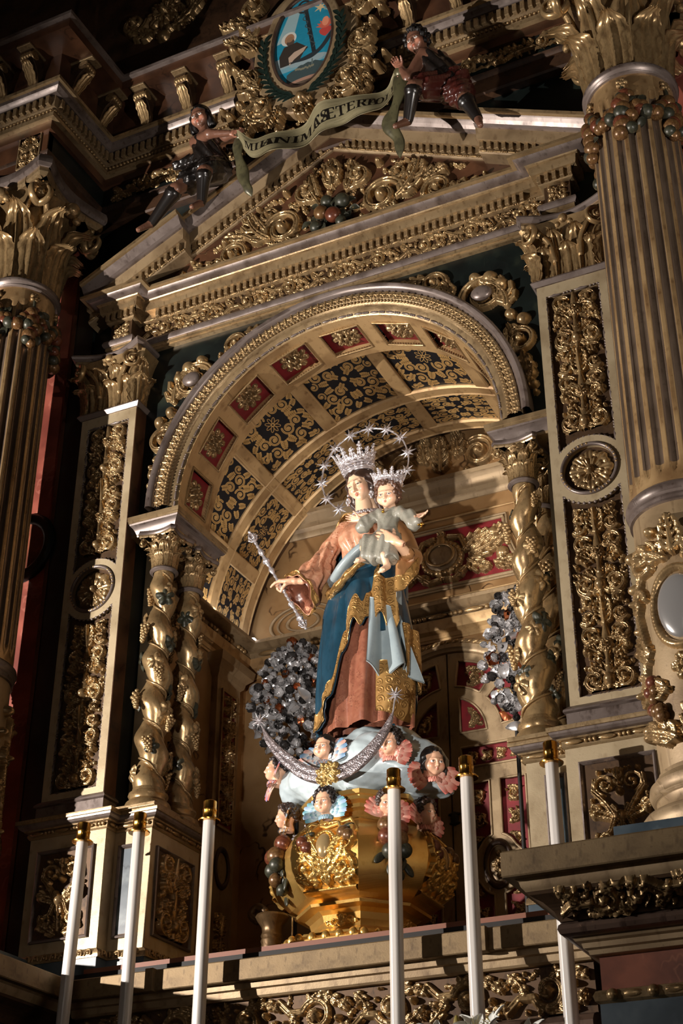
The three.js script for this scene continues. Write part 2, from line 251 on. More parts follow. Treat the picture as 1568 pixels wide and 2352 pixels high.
M.pale = STD({ map: gildTex([180, 163, 132], [136, 117, 88], 256, .8, 111, .8), metalness: .3, roughness: .5, bumpMap: bumpTex, bumpScale: .0008, side: THREE.DoubleSide });
M.vault = STD({ map: gildTex([186, 154, 108], [124, 94, 60], 512, .8, 17, .8), metalness: .35, roughness: .46, bumpMap: bumpTex, bumpScale: .0008, side: THREE.DoubleSide });
M.silver = STD({ map: gildTex([120, 108, 102], [66, 54, 48], 512, 1.4, 23, .9), metalness: .35, roughness: .5, roughnessMap: roughTex, side: THREE.DoubleSide });
M.ground = STD({ map: gildTex([82, 61, 41], [44, 32, 22], 256, 2, 29, .8), metalness: .5, roughness: .55, side: THREE.DoubleSide });
M.marbleGold = STD({ map: marble([170, 136, 94], [132, 98, 60], [54, 34, 18], 3, .9, 5, 1), metalness: .35, roughness: .42, side: THREE.DoubleSide });
M.marbleBrown = STD({ map: marble([96, 64, 44], [56, 36, 25], [30, 18, 12], 9, 1.2, 5, .6), metalness: .1, roughness: .35, side: THREE.DoubleSide });
M.marbleGrey = STD({ map: marble([120, 104, 80], [84, 74, 56], [52, 46, 36], 15, 1.1, 5, .6), metalness: .2, roughness: .5, side: THREE.DoubleSide });
M.green = STD({ map: marble([18, 26, 24], [8, 12, 12], [34, 42, 36], 21, 1.3, 6, .5, [40, 46, 36]), metalness: 0, roughness: .4, side: THREE.DoubleSide });
M.red = STD({ map: marble([140, 76, 62], [96, 46, 38], [170, 112, 96], 27, 1.1, 5, .5), metalness: 0, roughness: .42, side: THREE.DoubleSide });
M.redOrange = STD({ map: marble([128, 74, 54], [72, 38, 28], [150, 100, 72], 33, 1.6, 5, .5), metalness: 0, roughness: .35, side: THREE.DoubleSide });
M.blue = STD({ map: marble([82, 94, 102], [40, 54, 64], [26, 34, 42], 37, 1.3, 6, .7, [136, 144, 144]), metalness: 0, roughness: .35, side: THREE.DoubleSide });
M.crimson = STD({ map: tex(128, (u, v) => { const a = fbm(u * 8, v * 8, 8, 3, 4); return [96 + 30 * a, 12 + 6 * a, 18 + 8 * a]; }, 3), metalness: 0, roughness: .6, side: THREE.DoubleSide });
M.dark = STD({ color: 0x15100c, roughness: .7 });
M.darkwood = STD({ map: gildTex([70, 48, 32], [34, 22, 14], 256, 1.5, 41, .9), metalness: .1, roughness: .5, side: THREE.DoubleSide });
M.plaster = STD({ color: 0x8a7a66, roughness: .9 });
M.stone = STD({ color: 0x6a6258, roughness: .6 });
M.urn = new THREE.MeshPhysicalMaterial({ map: gildTex([232, 190, 110], [206, 154, 76], 256, 2, 43, .6), metalness: .8, roughness: .3, bumpMap: bumpTex, bumpScale: .0006, side: THREE.DoubleSide });
M.brass = STD({ color: 0xc09040, metalness: 1, roughness: .22 });
M.jewel = STD({ color: 0xd8d2d4, metalness: .72, roughness: .2, side: THREE.DoubleSide });
M.wax = new THREE.MeshPhysicalMaterial({ color: 0xcfcac4, roughness: .35, clearcoat: .4, clearcoatRoughness: .2 });
M.fruitRed = STD({ map: marble([110, 62, 42], [78, 40, 28], [128, 92, 56], 51, 6, 4, .6), roughness: .3, metalness: .15 });
M.fruitGold = STD({ map: marble([124, 94, 58], [88, 60, 36], [108, 60, 40], 53, 6, 4, .6), roughness: .3, metalness: .3 });
M.leafGreen = STD({ map: marble([62, 62, 48], [38, 40, 34], [110, 98, 64], 57, 5, 4, .6), roughness: .4, metalness: .15, side: THREE.DoubleSide });
M.led = STD({ color: 0xffffff, emissive: 0xe8eeff, emissiveIntensity: 30 });
M.lamp = STD({ color: 0xffffff, emissive: 0xffe2c0, emissiveIntensity: 12 });
M.black = STD({ color: 0x0c0b0a, roughness: .6 });
M.slab = STD({ map: gildTex([124, 104, 74], [80, 64, 44], 512, 1, 67, .9), metalness: .45, roughness: .6, bumpMap: bumpTex, bumpScale: .001, side: THREE.DoubleSide });
M.darkSilver = STD({ map: gildTex([110, 90, 78], [54, 40, 34], 256, 1.2, 71, .9), metalness: .6, roughness: .32, side: THREE.DoubleSide });
M.terracotta = STD({ color: 0x7c4a34, roughness: .6 });
M.hammered = STD({ map: gildTex([190, 178, 180], [120, 110, 112], 256, 6, 107, .8), metalness: .7, roughness: .3, bumpMap: bumpTex, bumpScale: .02, side: THREE.DoubleSide });
M.hemPlain = STD({ color: 0xb0925a, metalness: .65, roughness: .35, side: THREE.DoubleSide });
M.bossGold = STD({ color: 0xc4a878, metalness: .6, roughness: .18 });
M.bronze = STD({ map: gildTex([104, 82, 54], [58, 42, 28], 256, 2, 113, .8), metalness: .6, roughness: .4, side: THREE.DoubleSide });
M.laurel = STD({ color: 0x1c2a24, roughness: .4, metalness: .2, side: THREE.DoubleSide });
M.olive = STD({ map: gildTex([96, 92, 66], [48, 46, 34], 256, 2, 101, .9), metalness: .25, roughness: .36, side: THREE.DoubleSide });
M.angelDark = new THREE.MeshPhysicalMaterial({ color: 0x1a1614, roughness: .3, clearcoat: .6, clearcoatRoughness: .2, side: THREE.DoubleSide });
M.angelRed = new THREE.MeshPhysicalMaterial({ map: gildTex([74, 32, 26], [40, 17, 14], 256, 2, 103, .9), roughness: .3, clearcoat: .5, clearcoatRoughness: .2, side: THREE.DoubleSide });
// ---------------------------------------------------------------- the setting: the church around the altarpiece
structure('floor', box(-7, 7, -.2, 0, -3, 13), M.stone);
structure('ceiling', box(-7, 7, 14, 14.2, -3, 13), M.plaster);
structure('wall_left', box(-7.2, -7, 0, 14, -3, 13), M.plaster);
structure('wall_right', box(7, 7.2, 0, 14, -3, 13), M.plaster);
structure('wall_front', box(-7, 7, 0, 14, 12, 12.2), M.plaster);
{ // wall that carries the altarpiece, open where the niche is
  const s = new THREE.Shape([[-7, 0], [7, 0], [7, 14], [-7, 14]].map(p => new THREE.Vector2(...p)));
  const h = new THREE.Path(); h.moveTo(-1.44, 3.6); h.lineTo(1.44, 3.6); h.lineTo(1.44, 6.6); h.lineTo(1.2, 6.65); h.absarc(0, 6.65, 1.2, 0, PI, false); h.lineTo(-1.44, 6.6); h.lineTo(-1.44, 3.6); s.holes.push(h);
  const g = new THREE.ExtrudeGeometry(s, { depth: .3, bevelEnabled: false, curveSegments: 40 }); g.translate(0, 0, -.42);
  const w = structure('wall_back', nrm(g), M.green);
  for (const sx of [-1, 1]) { // marble facing beside the pilasters
    obj('marble_panel', box(Math.min(sx * 2.085, sx * 1.93), Math.max(sx * 2.085, sx * 1.93), 3.7, 9.2, -.12, -.09), M.green, w);
    obj('marble_panel', box(Math.min(sx * 3.6, sx * 2.115), Math.max(sx * 3.6, sx * 2.115), 3.7, 9.2, -.12, -.1), M.red, w);
    obj('marble_strip', box(Math.min(sx * 2.115, sx * 2.085), Math.max(sx * 2.115, sx * 2.085), 3.7, 9.2, -.12, -.085), M.marbleBrown, w);
    const r = obj('marble_ring', new THREE.TorusGeometry(.22, .045, 10, 40), M.green, w); r.position.set(sx * 2.32, 6.62, -.09);
    obj('marble_disc', nrm(new THREE.CylinderGeometry(.18, .18, .03, 40).rotateX(PI / 2)), M.redOrange, w).position.set(sx * 2.32, 6.62, -.09);
  }
}
// niche shell
structure('wall_niche_left', box(-1.75, -1.62, 3.5, 6.6, -2.05, -.42), M.marbleGold);
structure('wall_niche_right', box(1.62, 1.75, 3.5, 6.6, -2.05, -.42), M.marbleGold);
structure('wall_niche_back', box(-1.75, 1.75, 3.5, 8.1, -2.1, -1.95), M.marbleGold);
structure('floor_niche', box(-1.62, 1.62, 3.5, 3.66, -1.95, .02), M.darkwood);
structure('ceiling_niche', arch([[1.63, -.42], [1.63, -1.96], [1.72, -1.96], [1.72, -.42], [1.63, -.42]], 0, 6.35, -.1, PI + .1, 48), M.darkwood);
structure('wall_niche_front', (() => { const s = new THREE.Shape(); s.moveTo(1.7, 6.35); s.absarc(0, 6.35, 1.7, 0, PI, false); s.lineTo(-1.14, 6.35); s.lineTo(-1.14, 6.65); s.absarc(0, 6.65, 1.14, PI, 0, true); s.lineTo(1.14, 6.35); s.closePath(); const g = new THREE.ExtrudeGeometry(s, { depth: .04, bevelEnabled: false, curveSegments: 40 }); g.translate(0, 0, -.5); return nrm(g); })(), M.darkwood);

// barrel vault of painted panels
const damask = (() => {
  const mk = kind => { const c = document.createElement('canvas'); c.width = 512; c.height = 512; const x = c.getContext('2d');
    x.fillStyle = '#14161c'; x.fillRect(0, 0, 512, 512); for (let i = 0; i < 900; i++) { x.fillStyle = `rgba(${30 + 20 * hash(i, 1, 2)},${30 + 16 * hash(i, 2, 2)},${34},.35)`; x.fillRect(hash(i, 3, 1) * 512, hash(i, 4, 1) * 512, 3, 8); }
    x.lineCap = 'round'; x.lineJoin = 'round';
    const G = '#b8935a', D = '#3a2a18';
    const scroll = (cx, cy, r, a, t, w) => { for (const [col, ww] of [[G, w], [D, 1.6]]) { x.strokeStyle = col; x.lineWidth = ww; x.beginPath(); for (let i = 0; i <= 40; i++) { const u = i / 40, an = a + t * TAU * u, q = r * (1 - .8 * u); x.lineTo(cx + q * Math.cos(an), cy + q * Math.sin(an)); } x.stroke(); } x.fillStyle = G; x.beginPath(); x.arc(cx, cy, r * .2 + 3, 0, TAU); x.fill(); };
    const leaf = (px, py, a, l, w) => { x.save(); x.translate(px, py); x.rotate(a); x.fillStyle = G; for (let k = 0; k < 5; k++) { const t = (k + .4) / 5; for (const s of [-1, 1]) { x.beginPath(); x.ellipse(l * t, s * w * .5 * Math.sin(PI * (.25 + .65 * t)), l * .13, w * .34 * (1 - .5 * t), s * .6, 0, TAU); x.fill(); } } x.beginPath(); x.ellipse(l * .5, 0, l * .5, w * .28, 0, 0, TAU); x.fill(); x.strokeStyle = D; x.lineWidth = 1.8; x.beginPath(); x.moveTo(0, 0); x.lineTo(l * .9, 0); for (let k = 1; k < 5; k++) { x.moveTo(l * k / 5.5, 0); x.lineTo(l * (k / 5.5 + .09), w * .4); x.moveTo(l * k / 5.5, 0); x.lineTo(l * (k / 5.5 + .09), -w * .4); } x.stroke(); x.restore(); };
    for (const [sx, sy] of [[1, 1], [-1, 1], [1, -1], [-1, -1]]) { x.save(); x.translate(256, 256); x.scale(sx, sy);
      const q = (cx, cy, r, a, t, w) => scroll(cx, cy, r, a, t, w);
      if (kind) { q(64, 84, 44, -2.6, -1.5, 15); q(140, 70, 38, 2.6, 1.4, 14); q(196, 150, 36, 2.2, 1.3, 13); q(110, 170, 40, -1.2, -1.4, 14); q(190, 218, 24, 0, 1.2, 10); leaf(20, 130, 1.1, 64, 34); leaf(110, 20, .1, 70, 32); leaf(200, 70, .9, 50, 28); leaf(60, 196, .9, 56, 30); leaf(140, 214, .3, 44, 26); leaf(216, 110, 1.3, 40, 24); leaf(150, 124, .8, 50, 26); leaf(24, 216, .2, 50, 24); leaf(186, 30, .5, 48, 26); }
      else { q(74, 70, 40, 2.9, 1.5, 15); q(150, 92, 42, 2.4, -1.4, 15); q(84, 158, 40, -1.9, 1.4, 14); q(176, 186, 38, .8, -1.3, 14); q(204, 40, 28, 2, 1.2, 11); leaf(128, 150, .8, 60, 34); leaf(8, 110, 1.35, 60, 32); leaf(196, 104, .4, 48, 28); leaf(110, 210, .6, 52, 28); leaf(110, 24, .2, 60, 28); leaf(20, 196, .8, 50, 28); leaf(206, 220, .7, 36, 22); leaf(30, 24, .7, 50, 24); leaf(210, 150, 1.2, 40, 22); }
      x.restore(); }
    x.fillStyle = G; x.strokeStyle = G; x.lineWidth = 7; if (kind) { for (let i = 0; i < 8; i++) { const a = i / 8 * TAU; x.beginPath(); x.ellipse(256 + 30 * Math.cos(a), 256 + 30 * Math.sin(a), 22, 9, a, 0, TAU); x.lineWidth = 5; x.stroke(); } x.beginPath(); x.arc(256, 256, 12, 0, TAU); x.stroke(); } else { x.beginPath(); x.arc(256, 256, 18, 0, TAU); x.fill(); }
    const t = new THREE.CanvasTexture(c); t.colorSpace = THREE.SRGBColorSpace; t.magFilter = THREE.LinearFilter; return t; };
  return [0, 1].map(k => STD({ map: mk(k), metalness: .25, roughness: .5, side: THREE.DoubleSide }));
})();
{
  const t = thing('barrel_vault', 'painted barrel vault over the niche, dark panels with gold scroll leaf between gilded ribs', 'vault', [0, 6.35, 0]);
  const R = 1.60, rows = [[-.52, -1.27], [-1.39, -1.76]], A = PI / 180;
  const patch = (a0, a1, z0, z1, r) => gridGeo(14, 2, (u, v) => { const a = mix(a0, a1, u); return V(r * Math.cos(a), r * Math.sin(a), mix(z0, z1, v)); });
  rows.forEach(([z0, z1], r) => { for (let k = 0; k < 8; k++) { const c = 90 + (k - 3.5) * 22, m = obj('painted_panel', patch((c - 9.7) * A, (c + 9.7) * A, z0 + .015, z1 - .015, R), damask[(k + r) % 2], t, false); } });
  for (let k = 0; k < 9; k++) { const c = (90 + (k - 4) * 22) * A, w = .045; const g = arch([[R + .01, -.5], [R - .02, -.5], [R - .02, -1.8], [R + .01, -1.8]], 0, 0, c - w / R, c + w / R, 3); obj('rib', [g, ...[-1, 1].map(s => tube([V(Math.cos(c + s * w / R) * (R - .008), Math.sin(c + s * w / R) * (R - .008), -.5), V(Math.cos(c + s * w / R) * (R - .008), Math.sin(c + s * w / R) * (R - .008), -1.8)], () => .012, 6))], M.vault, t); }
  for (const [z0, z1] of [[-1.27, -1.39], [-1.74, -1.86]]) obj('rib', arch([[R + .02, z0], [R - .012, z0], [R - .026, z0 - .012], [R - .018, z0 - .022], [R - .018, z1 + .022], [R - .026, z1 + .012], [R - .012, z1], [R + .02, z1]], 0, 0, -.02, PI + .02, 60), M.vault, t);
}
// ---------------------------------------------------------------- arch: archivolt and coffered soffit
{
  const t = thing('arch', 'gilded round arch of the niche with leaf archivolt and a ring of rosette coffers', 'arch', [0, 6.65, 0]);
  obj('outer_moulding', arch([[1.32, -.13], [1.32, -.03], [1.305, -.015], [1.285, -.02], [1.27, -.035], [1.262, -.06], [1.26, -.13]], 0, 0, 0, PI, 80), M.silver, t);
  obj('archivolt', arch([[1.27, -.13], [1.262, -.05], [1.25, -.04], [1.205, -.05], [1.20, -.04], [1.172, -.06], [1.165, -.075], [1.135, -.085], [1.115, -.1], [1.11, -.14]], 0, 0, 0, PI, 80), M.gold, t);
  const leafG = (() => { const R = new Relief(.06, .058, .004); R.leaf(0, .002, PI / 2, .05, .024, .016, { n: 3 }); R.dome(-.022, .03, .009, .012).dome(.022, .03, .009, .012); return R.geo(); })();
  const gs = []; for (let i = 0; i < 78; i++) { const a = (i + .5) / 78 * PI; const h = leafG.clone(); h.translate(0, 1.202, -.046); h.rotateZ(a - PI / 2); gs.push(h); } stuff(obj('leaf_band', gs, M.carve, t));
  const b = []; for (let i = 0; i < 150; i++) { const a = (i + .5) / 150 * PI; b.push(ball(1.187 * Math.cos(a), 1.187 * Math.sin(a), -.043, .0095, 1)); } stuff(obj('bead_row', b, M.carve, t));
  const b2 = []; for (let i = 0; i < 30; i++) { const a = (i + .5) / 30 * PI, p = PI / 30; const q = ell(0, 0, 0, .034, .008, .008, 8); q.rotateZ(a + PI / 2 - p * .15); q.translate(1.128 * Math.cos(a - p * .15), 1.128 * Math.sin(a - p * .15), -.087); b2.push(q); for (const d of [.28, .4, .52]) b2.push(ball(1.128 * Math.cos(a + p * d), 1.128 * Math.sin(a + p * d), -.087, .0085, 1)); } stuff(obj('bead_and_reel', b2, M.silver, t));
  // coffers
  const N = 9, R = 1.11, z0 = -.11, z1 = -.5, A = PI / N, hw = A * .36;
  const inner = .035;
  for (let k = 0; k < N; k++) {
    const c = (k + .5) * A, c0 = c - hw, c1 = c + hw, za = z0 - .07, zb = z1 + .065;
    obj('coffer_ground', gridGeo(6, 2, (u, v) => { const a = mix(c0, c1, u); return V((R + inner) * Math.cos(a), (R + inner) * Math.sin(a), mix(za, zb, v)); }), M.crimson, t);
    const fr = []; const edge = (pts) => { const L = []; for (let i = 0; i < pts.length - 1; i++) { const n = Math.max(2, Math.round(pts[i].distanceTo(pts[i + 1]) / .02)); for (let j = 0; j < n; j++) L.push(ball(...pts[i].clone().lerp(pts[i + 1], (j + .5) / n).toArray(), .0085, 1)); } return L; };
    const P = (a, z, r) => V(r * Math.cos(a), r * Math.sin(a), z);
    fr.push(...edge([P(c0, za, R + .008), P(c1, za, R + .008), P(c1, zb, R + .008), P(c0, zb, R + .008), P(c0, za, R + .008)]));
    for (const [p, q] of [[P(c0, za, R), P(c1, za, R)], [P(c1, za, R), P(c1, zb, R)], [P(c1, zb, R), P(c0, zb, R)], [P(c0, zb, R), P(c0, za, R)]]) fr.push(tube([p, p.clone().lerp(q, .5), q], () => .008, 6));
    stuff(obj('coffer_frame', fr, M.carve, t));
    const ro = new Relief(.26, .26, .005); ro.rosette(0, .13, .105, 9, .035); for (let i = 0; i < 6; i++) ro.dome(.045 * Math.cos(i * TAU / 6), .13 + .045 * Math.sin(i * TAU / 6), .016, .045);
    const m = obj('rosette', ro.geo(), M.carve, t, false); m.geometry.translate(0, -.13, 0); m.position.set((R + inner) * Math.cos(c), (R + inner) * Math.sin(c), (za + zb) / 2); m.rotation.set(PI / 2, 0, 0, 'ZXY'); m.rotation.set(0, 0, 0); m.quaternion.setFromRotationMatrix(new THREE.Matrix4().makeBasis(V(-Math.sin(c), Math.cos(c), 0), V(0, 0, 1), V(-Math.cos(c), -Math.sin(c), 0))); // basis completed below
    const x = V(-Math.sin(c), Math.cos(c), 0), zz = V(-Math.cos(c), -Math.sin(c), 0), y = new THREE.Vector3().crossVectors(zz, x); m.quaternion.setFromRotationMatrix(new THREE.Matrix4().makeBasis(x, y, zz));
  }
  const so = []; const band = (a0, a1, za, zb) => arch([[R + inner + .01, za], [R, za], [R, zb], [R + inner + .01, zb]], 0, 0, a0, a1, Math.max(2, Math.round((a1 - a0) * 26)));
  so.push(band(0, PI, z0 + .01, z0 - .07), band(0, PI, z1 + .065, z1 - .01));
  for (let k = 0; k <= N; k++) { const c = k * A, d = A * .14; so.push(band(Math.max(0, c - d), Math.min(PI, c + d), z0 - .07, z1 + .065)); }
  obj('soffit', so, M.vault, t);
  // side cheeks that close the coffer edges
}
// spandrels
const spandrel = (() => {
  const R = new Relief(1.0, 1.3, .0055); // local: x -.5 .. .5, y 0..1.3 ; placed with its centre at x = -.93 and base y = 6.65
  const X = x => x + .93, Y = y => y - 6.65, d = .05;
  // positions measured on the left spandrel (mirrored for the right one)
  R.spiral(X(-1.05), Y(7.62), .16, -.5, 1.5, .03, d, { groove: .4 }); R.leaf(X(-1.2), Y(7.5), 1.7, .3, .12, d, { curl: -1.4, n: 5 }); R.leaf(X(-1.0), Y(7.42), -2.3, .3, .1, d, { curl: .9, n: 5 });
  R.dome(X(-1.1), Y(7.75), .05, d * 1.1).dome(X(-1.0), Y(7.78), .04, d).dome(X(-1.17), Y(7.68), .04, d);
  R.spiral(X(-.72), Y(7.83), .085, PI, -1.4, .022, d); R.leaf(X(-.85), Y(7.72), .9, .2, .07, d, { curl: -1, n: 4 }); R.leaf(X(-.66), Y(7.9), .1, .22, .05, d * .8, { curl: -.3, n: 4 });
  R.spiral(X(-1.27), Y(7.2), .095, 1.2, 1.4, .024, d); R.leaf(X(-1.2), Y(7.34), -2.0, .22, .08, d, { curl: .8, n: 4 }); R.dome(X(-1.3), Y(7.36), .045, d).dome(X(-1.22), Y(7.42), .04, d);
  R.leaf(X(-1.28), Y(7.1), -1.7, .26, .06, d * .9, { n: 4 }); R.dome(X(-1.33), Y(6.94), .035, d).dome(X(-1.34), Y(6.86), .028, d * .9).dome(X(-1.345), Y(6.8), .02, d * .8);
  R.berries(X(-1.34), Y(7.0), .022, 3, -1.5, d);
  return R.geo();
})();
for (const s of [-1, 1]) {
  const t = thing('spandrel_ornament', s < 0 ? 'gilded acanthus scroll carving in the spandrel left of the arch' : 'gilded acanthus scroll carving in the spandrel right of the arch', 'carving', [s * .93, 6.65, -.118]);
  obj('scrolls', s < 0 ? spandrel : mirrorX(spandrel), M.carve, t, false);
  const c = V(s < 0 ? -.12 : .12, .97, .045); obj('shell_boss', ell(c.x, c.y, c.z, .07, .055, .035, 16), M.silver, t);
}
// ---------------------------------------------------------------- entablature of the niche front
const dentilG = rbox(-.0135, .0135, -.031, .031, 0, .03, .003);
{
  const t = thing('entablature', 'gilded entablature over the arch with acanthus frieze, dentil row and broken-forward ends', 'entablature');
  const path = [[-1.70, -.3], [-1.70, 0], [-1.53, 0], [-1.53, -.1], [1.53, -.1], [1.53, 0], [1.70, 0], [1.70, -.3]], B = -.12;
  obj('architrave', mould([[B, 7.985], [.012, 7.985], [.012, 8.003], [.022, 8.006], [.022, 8.03], [B, 8.03]], path), M.gold, t);
  obj('silver_band', mould([[B, 8.03], [.03, 8.03], [.04, 8.045], [.042, 8.06], [.034, 8.08], [.012, 8.09], [B, 8.09]], path), M.silver, t);
  obj('frieze', mould([[B, 8.09], [0, 8.09], [0, 8.24], [B, 8.24]], path), M.ground, t);
  obj('bed_moulding', mould([[B, 8.236], [.012, 8.236], [.026, 8.242], [.03, 8.25], [.022, 8.258], [.018, 8.262], [.018, 8.318], [B, 8.318]], path), M.gold, t);
  obj('corona', mould([[B, 8.312], [.062, 8.312], [.066, 8.32], [.072, 8.374], [.084, 8.378], [.09, 8.386], [B, 8.386]], path), M.gold, t);
  obj('cyma', mould([[B, 8.386], [.09, 8.386], [.108, 8.388], [.128, 8.394], [.142, 8.404], [.15, 8.412], [B, 8.412]], path), M.silver, t);
  obj('cornice_edge', mould([[B, 8.41], [.16, 8.41], [.175, 8.412], [.176, 8.432], [B, 8.436]], path), M.gold, t);
  for (let i = 0; i < 55; i++) inst('dentil', dentilG, M.gold, t, [(i - 27) * .0505, 8.288, -.082]);
  for (const s of [-1, 1]) for (let i = 0; i < 5; i++) inst('dentil', dentilG, M.gold, t, [s * 1.615 + (i - 2) * .0505, 8.288, .018]);
  const fr = rinceau(2.98, .146, .032, .0042, .33, 3); obj('frieze_carving', fr.geo(), M.carve, t, false).position.set(0, 8.092, -.098);
  const br = new Relief(.15, .146, .004); br.rosette(0, .075, .055, 6, .03); for (const [a, b] of [[-.045, .03], [.045, .03], [-.045, .12], [.045, .12]]) br.dome(a, b, .02, .02);
  const bg = br.geo(); for (const s of [-1, 1]) inst('rosette', bg, M.carve, t, [s * 1.615, 8.092, .001]);
  stuff(obj('bead_row', beadReel(2.9, .008), M.carve, t)).position.set(-1.45, 8.248, -.072);
}
// ---------------------------------------------------------------- pediment
{
  const t = thing('pediment', 'gilded triangular pediment with raking dentil cornices and a tympanum of scrolls and painted fruit', 'pediment');
  const yb = off => x => off - .5 * Math.abs(x), P = [[-.14, -.27], [.014, -.27], [.026, -.262], [.03, -.25], [.018, -.24], [.018, -.18], [.06, -.185], [.07, -.09], [.09, -.085], [.108, -.07], [.128, -.05], [.15, -.034], [.172, -.03], [.176, 0], [-.14, 0]];
  const parts = [[.012, 7], [5, 10], [9, 12]];
  const mk = (lo, hi) => P.filter(() => true);
  for (const s of [-1, 1]) {
    // inner stretch stands back, outer stretch over the pilaster stands forward
    const yin = x => 9.555 - .5 * Math.abs(x), yout = x => 9.535 - .5 * Math.abs(x);
    const A = s < 0 ? [-1.12, 0] : [0, 1.12], C = s < 0 ? [-1.9, -1.12] : [1.12, 1.9];
    for (const [X, f, z] of [[A, yin, -.1], [C, yout, -.01]]) {
      obj('raking_cornice', rake([[-.14, -.27], [.014, -.27], [.026, -.262], [.03, -.25], [.018, -.242], [.018, -.178], [.06, -.182], [.07, -.09], [-.14, -.09]], X[0], X[1], f, z), M.flat, t);
      obj('raking_cyma', rake([[-.14, -.09], [.088, -.09], [.108, -.08], [.126, -.06], [.144, -.038], [.15, -.03], [-.14, -.03]], X[0], X[1], f, z), M.silver, t);
      obj('raking_edge', rake([[-.14, -.03], [.165, -.03], [.176, -.026], [.178, 0], [-.14, 0]], X[0], X[1], f, z), M.gold, t);
      const n = Math.floor((X[1] - X[0]) / .0505); for (let i = 0; i < n; i++) { const x = X[0] + (i + .5) * .0505; if (X === C && Math.abs(x) > 1.66) continue; if (X === A && Math.abs(x) > 1.1) continue; const m = inst('dentil', dentilG, M.gold, t, [x, f(x) - .21, z + .018]); m.rotation.z = -Math.sign(x) * .0; }
      const L = Math.hypot(X[1] - X[0], .5 * (X[1] - X[0])), b = beadReel(L, .008); b.rotateZ(-s * Math.atan(.5)); const m = stuff(obj('bead_row', b, M.carve, t)); m.position.set(X[0], f(X[0]) - .258, z + .03);
    }
  }
  const ty = new THREE.Shape([[-1.75, 8.42], [1.75, 8.42], [0, 9.3]].map(p => new THREE.Vector2(...p))); const tg = new THREE.ExtrudeGeometry(ty, { depth: .03, bevelEnabled: false }); tg.translate(0, 0, -.13); obj('tympanum', nrm(tg), M.marbleBrown, t);
  const R = new Relief(2.7, .82, .006), d = .07; // carving on the tympanum, x from the axis, y above the cornice
  for (const s of [-1, 1]) {
    R.spiral(s * .38, .26, .15, s > 0 ? 0 : PI, s * 1.5, .036, d); R.leaf(s * .5, .22, s > 0 ? .6 : PI - .6, .36, .13, d, { curl: s * .9, n: 5 });
    R.spiral(s * .78, .17, .1, s > 0 ? PI : 0, -s * 1.4, .028, d * .9); R.leaf(s * .84, .12, s > 0 ? .1 : PI - .1, .3, .08, d * .8, { curl: -s * .3, n: 4 }); R.leaf(s * .66, .3, s > 0 ? .5 : PI - .5, .2, .08, d * .8, { curl: -s * .5, n: 4 });
    R.spiral(s * .2, .52, .08, s > 0 ? -PI / 2 : -PI / 2, s * 1.4, .024, d); R.leaf(s * .12, .42, s > 0 ? 1.0 : PI - 1.0, .26, .09, d, { curl: s * .8, n: 4 }); R.spiral(s * .5, .42, .06, s > 0 ? 2.6 : .5, -s * 1.4, .02, d * .9);
    R.rosette(s * .94, .13, .06, 6, d * .8); R.rosette(s * .62, .1, .05, 6, d * .8); R.berries(s * 1.04, .06, .03, 5, s > 0 ? 0 : PI, d * .7);
    for (const [a, b, r] of [[.3, .07, .035], [.24, .12, .03], [.52, .05, .03], [.72, .04, .028], [.84, .3, .03], [.58, .52, .03], [.36, .58, .03], [1.15, .07, .03]]) R.dome(s * a, b, r, d);
    R.leaf(s * .3, .1, s > 0 ? .3 : PI - .3, .2, .07, d * .8, { n: 3 });
  }
  R.leaf(0, .5, PI / 2, .24, .12, d, { n: 5 }); R.dome(0, .62, .05, d * 1.2);
  R.fill(500, .035, d * .7, 9); for (let j = 0; j < R.ny; j++) for (let i = 0; i < R.nx; i++) { const x = Math.abs(i * R.dx - 1.35), y = j * R.dy; if (y > .83 - .5 * x - .03) R.H[j * R.nx + i] = 0; }
  obj('tympanum_carving', R.geo(), M.carve, t, false).position.set(0, 8.435, -.1);
  const fru = [[-.06, .25, .055, 1], [.03, .2, .058, 0], [.1, .3, .055, 2], [-.02, .34, .045, 2], [.09, .12, .04, 2], [-.1, .14, .045, 2]];
  SEED = 31; for (const [x, y, r, k] of fru) { const f = obj('fruit', ell(0, 0, 0, r, r, r * .9, 16), k === 2 ? M.leafGreen : k ? M.fruitGold : M.fruitRed, t); f.position.set(x, 8.435 + y, -.035); }
  const lf = []; for (let i = 0; i < 26; i++) { const a = rr(0, TAU), q = rr(.06, .17); const g = shell(4, 6, (u, v) => V((u - .5) * .05 * Math.sin(PI * (v * .9 + .05)), v * .08, .014 * Math.sin(PI * v) + .012 * Math.abs(u - .5)), .003); g.rotateZ(rr(0, TAU)); g.translate(.01 + q * Math.cos(a) * .9, 8.435 + .2 + q * Math.sin(a), -.075 + rr(0, .03)); lf.push(g); } stuff(obj('leaves', lf, M.leafGreen, t));
}
// ---------------------------------------------------------------- pilasters with Corinthian capitals
const candA = candelabra(.3, .98, .05, .0045, 5, 3), candB = candelabra(.3, 1.1, .05, .0045, 6, 8);
for (const [R, lo] of [[candA, 1], [candB, 0]]) for (let j = 0; j < R.ny; j++) for (let i = 0; i < R.nx; i++) { const x = i * R.dx - .15, y = j * R.dy, c = lo ? [0, 6.395 - 1 * 0 - 6.395 - .26] : [0, 1.17 + .145]; if (Math.hypot(x, y - c[1]) < .24) R.H[j * R.nx + i] = 0; }
const gCandA = candA.geo(), gCandB = candB.geo();
const pilRos = (() => { const r = new Relief(.34, .34, .0045); r.rosette(0, .17, .125, 8, .04); for (let i = 0; i < 8; i++) { const a = (i + .5) / 8 * TAU; r.dome(.1 * Math.cos(a), .17 + .1 * Math.sin(a), .022, .026); } const g = r.geo(); g.translate(0, -.17, 0); return g; })();
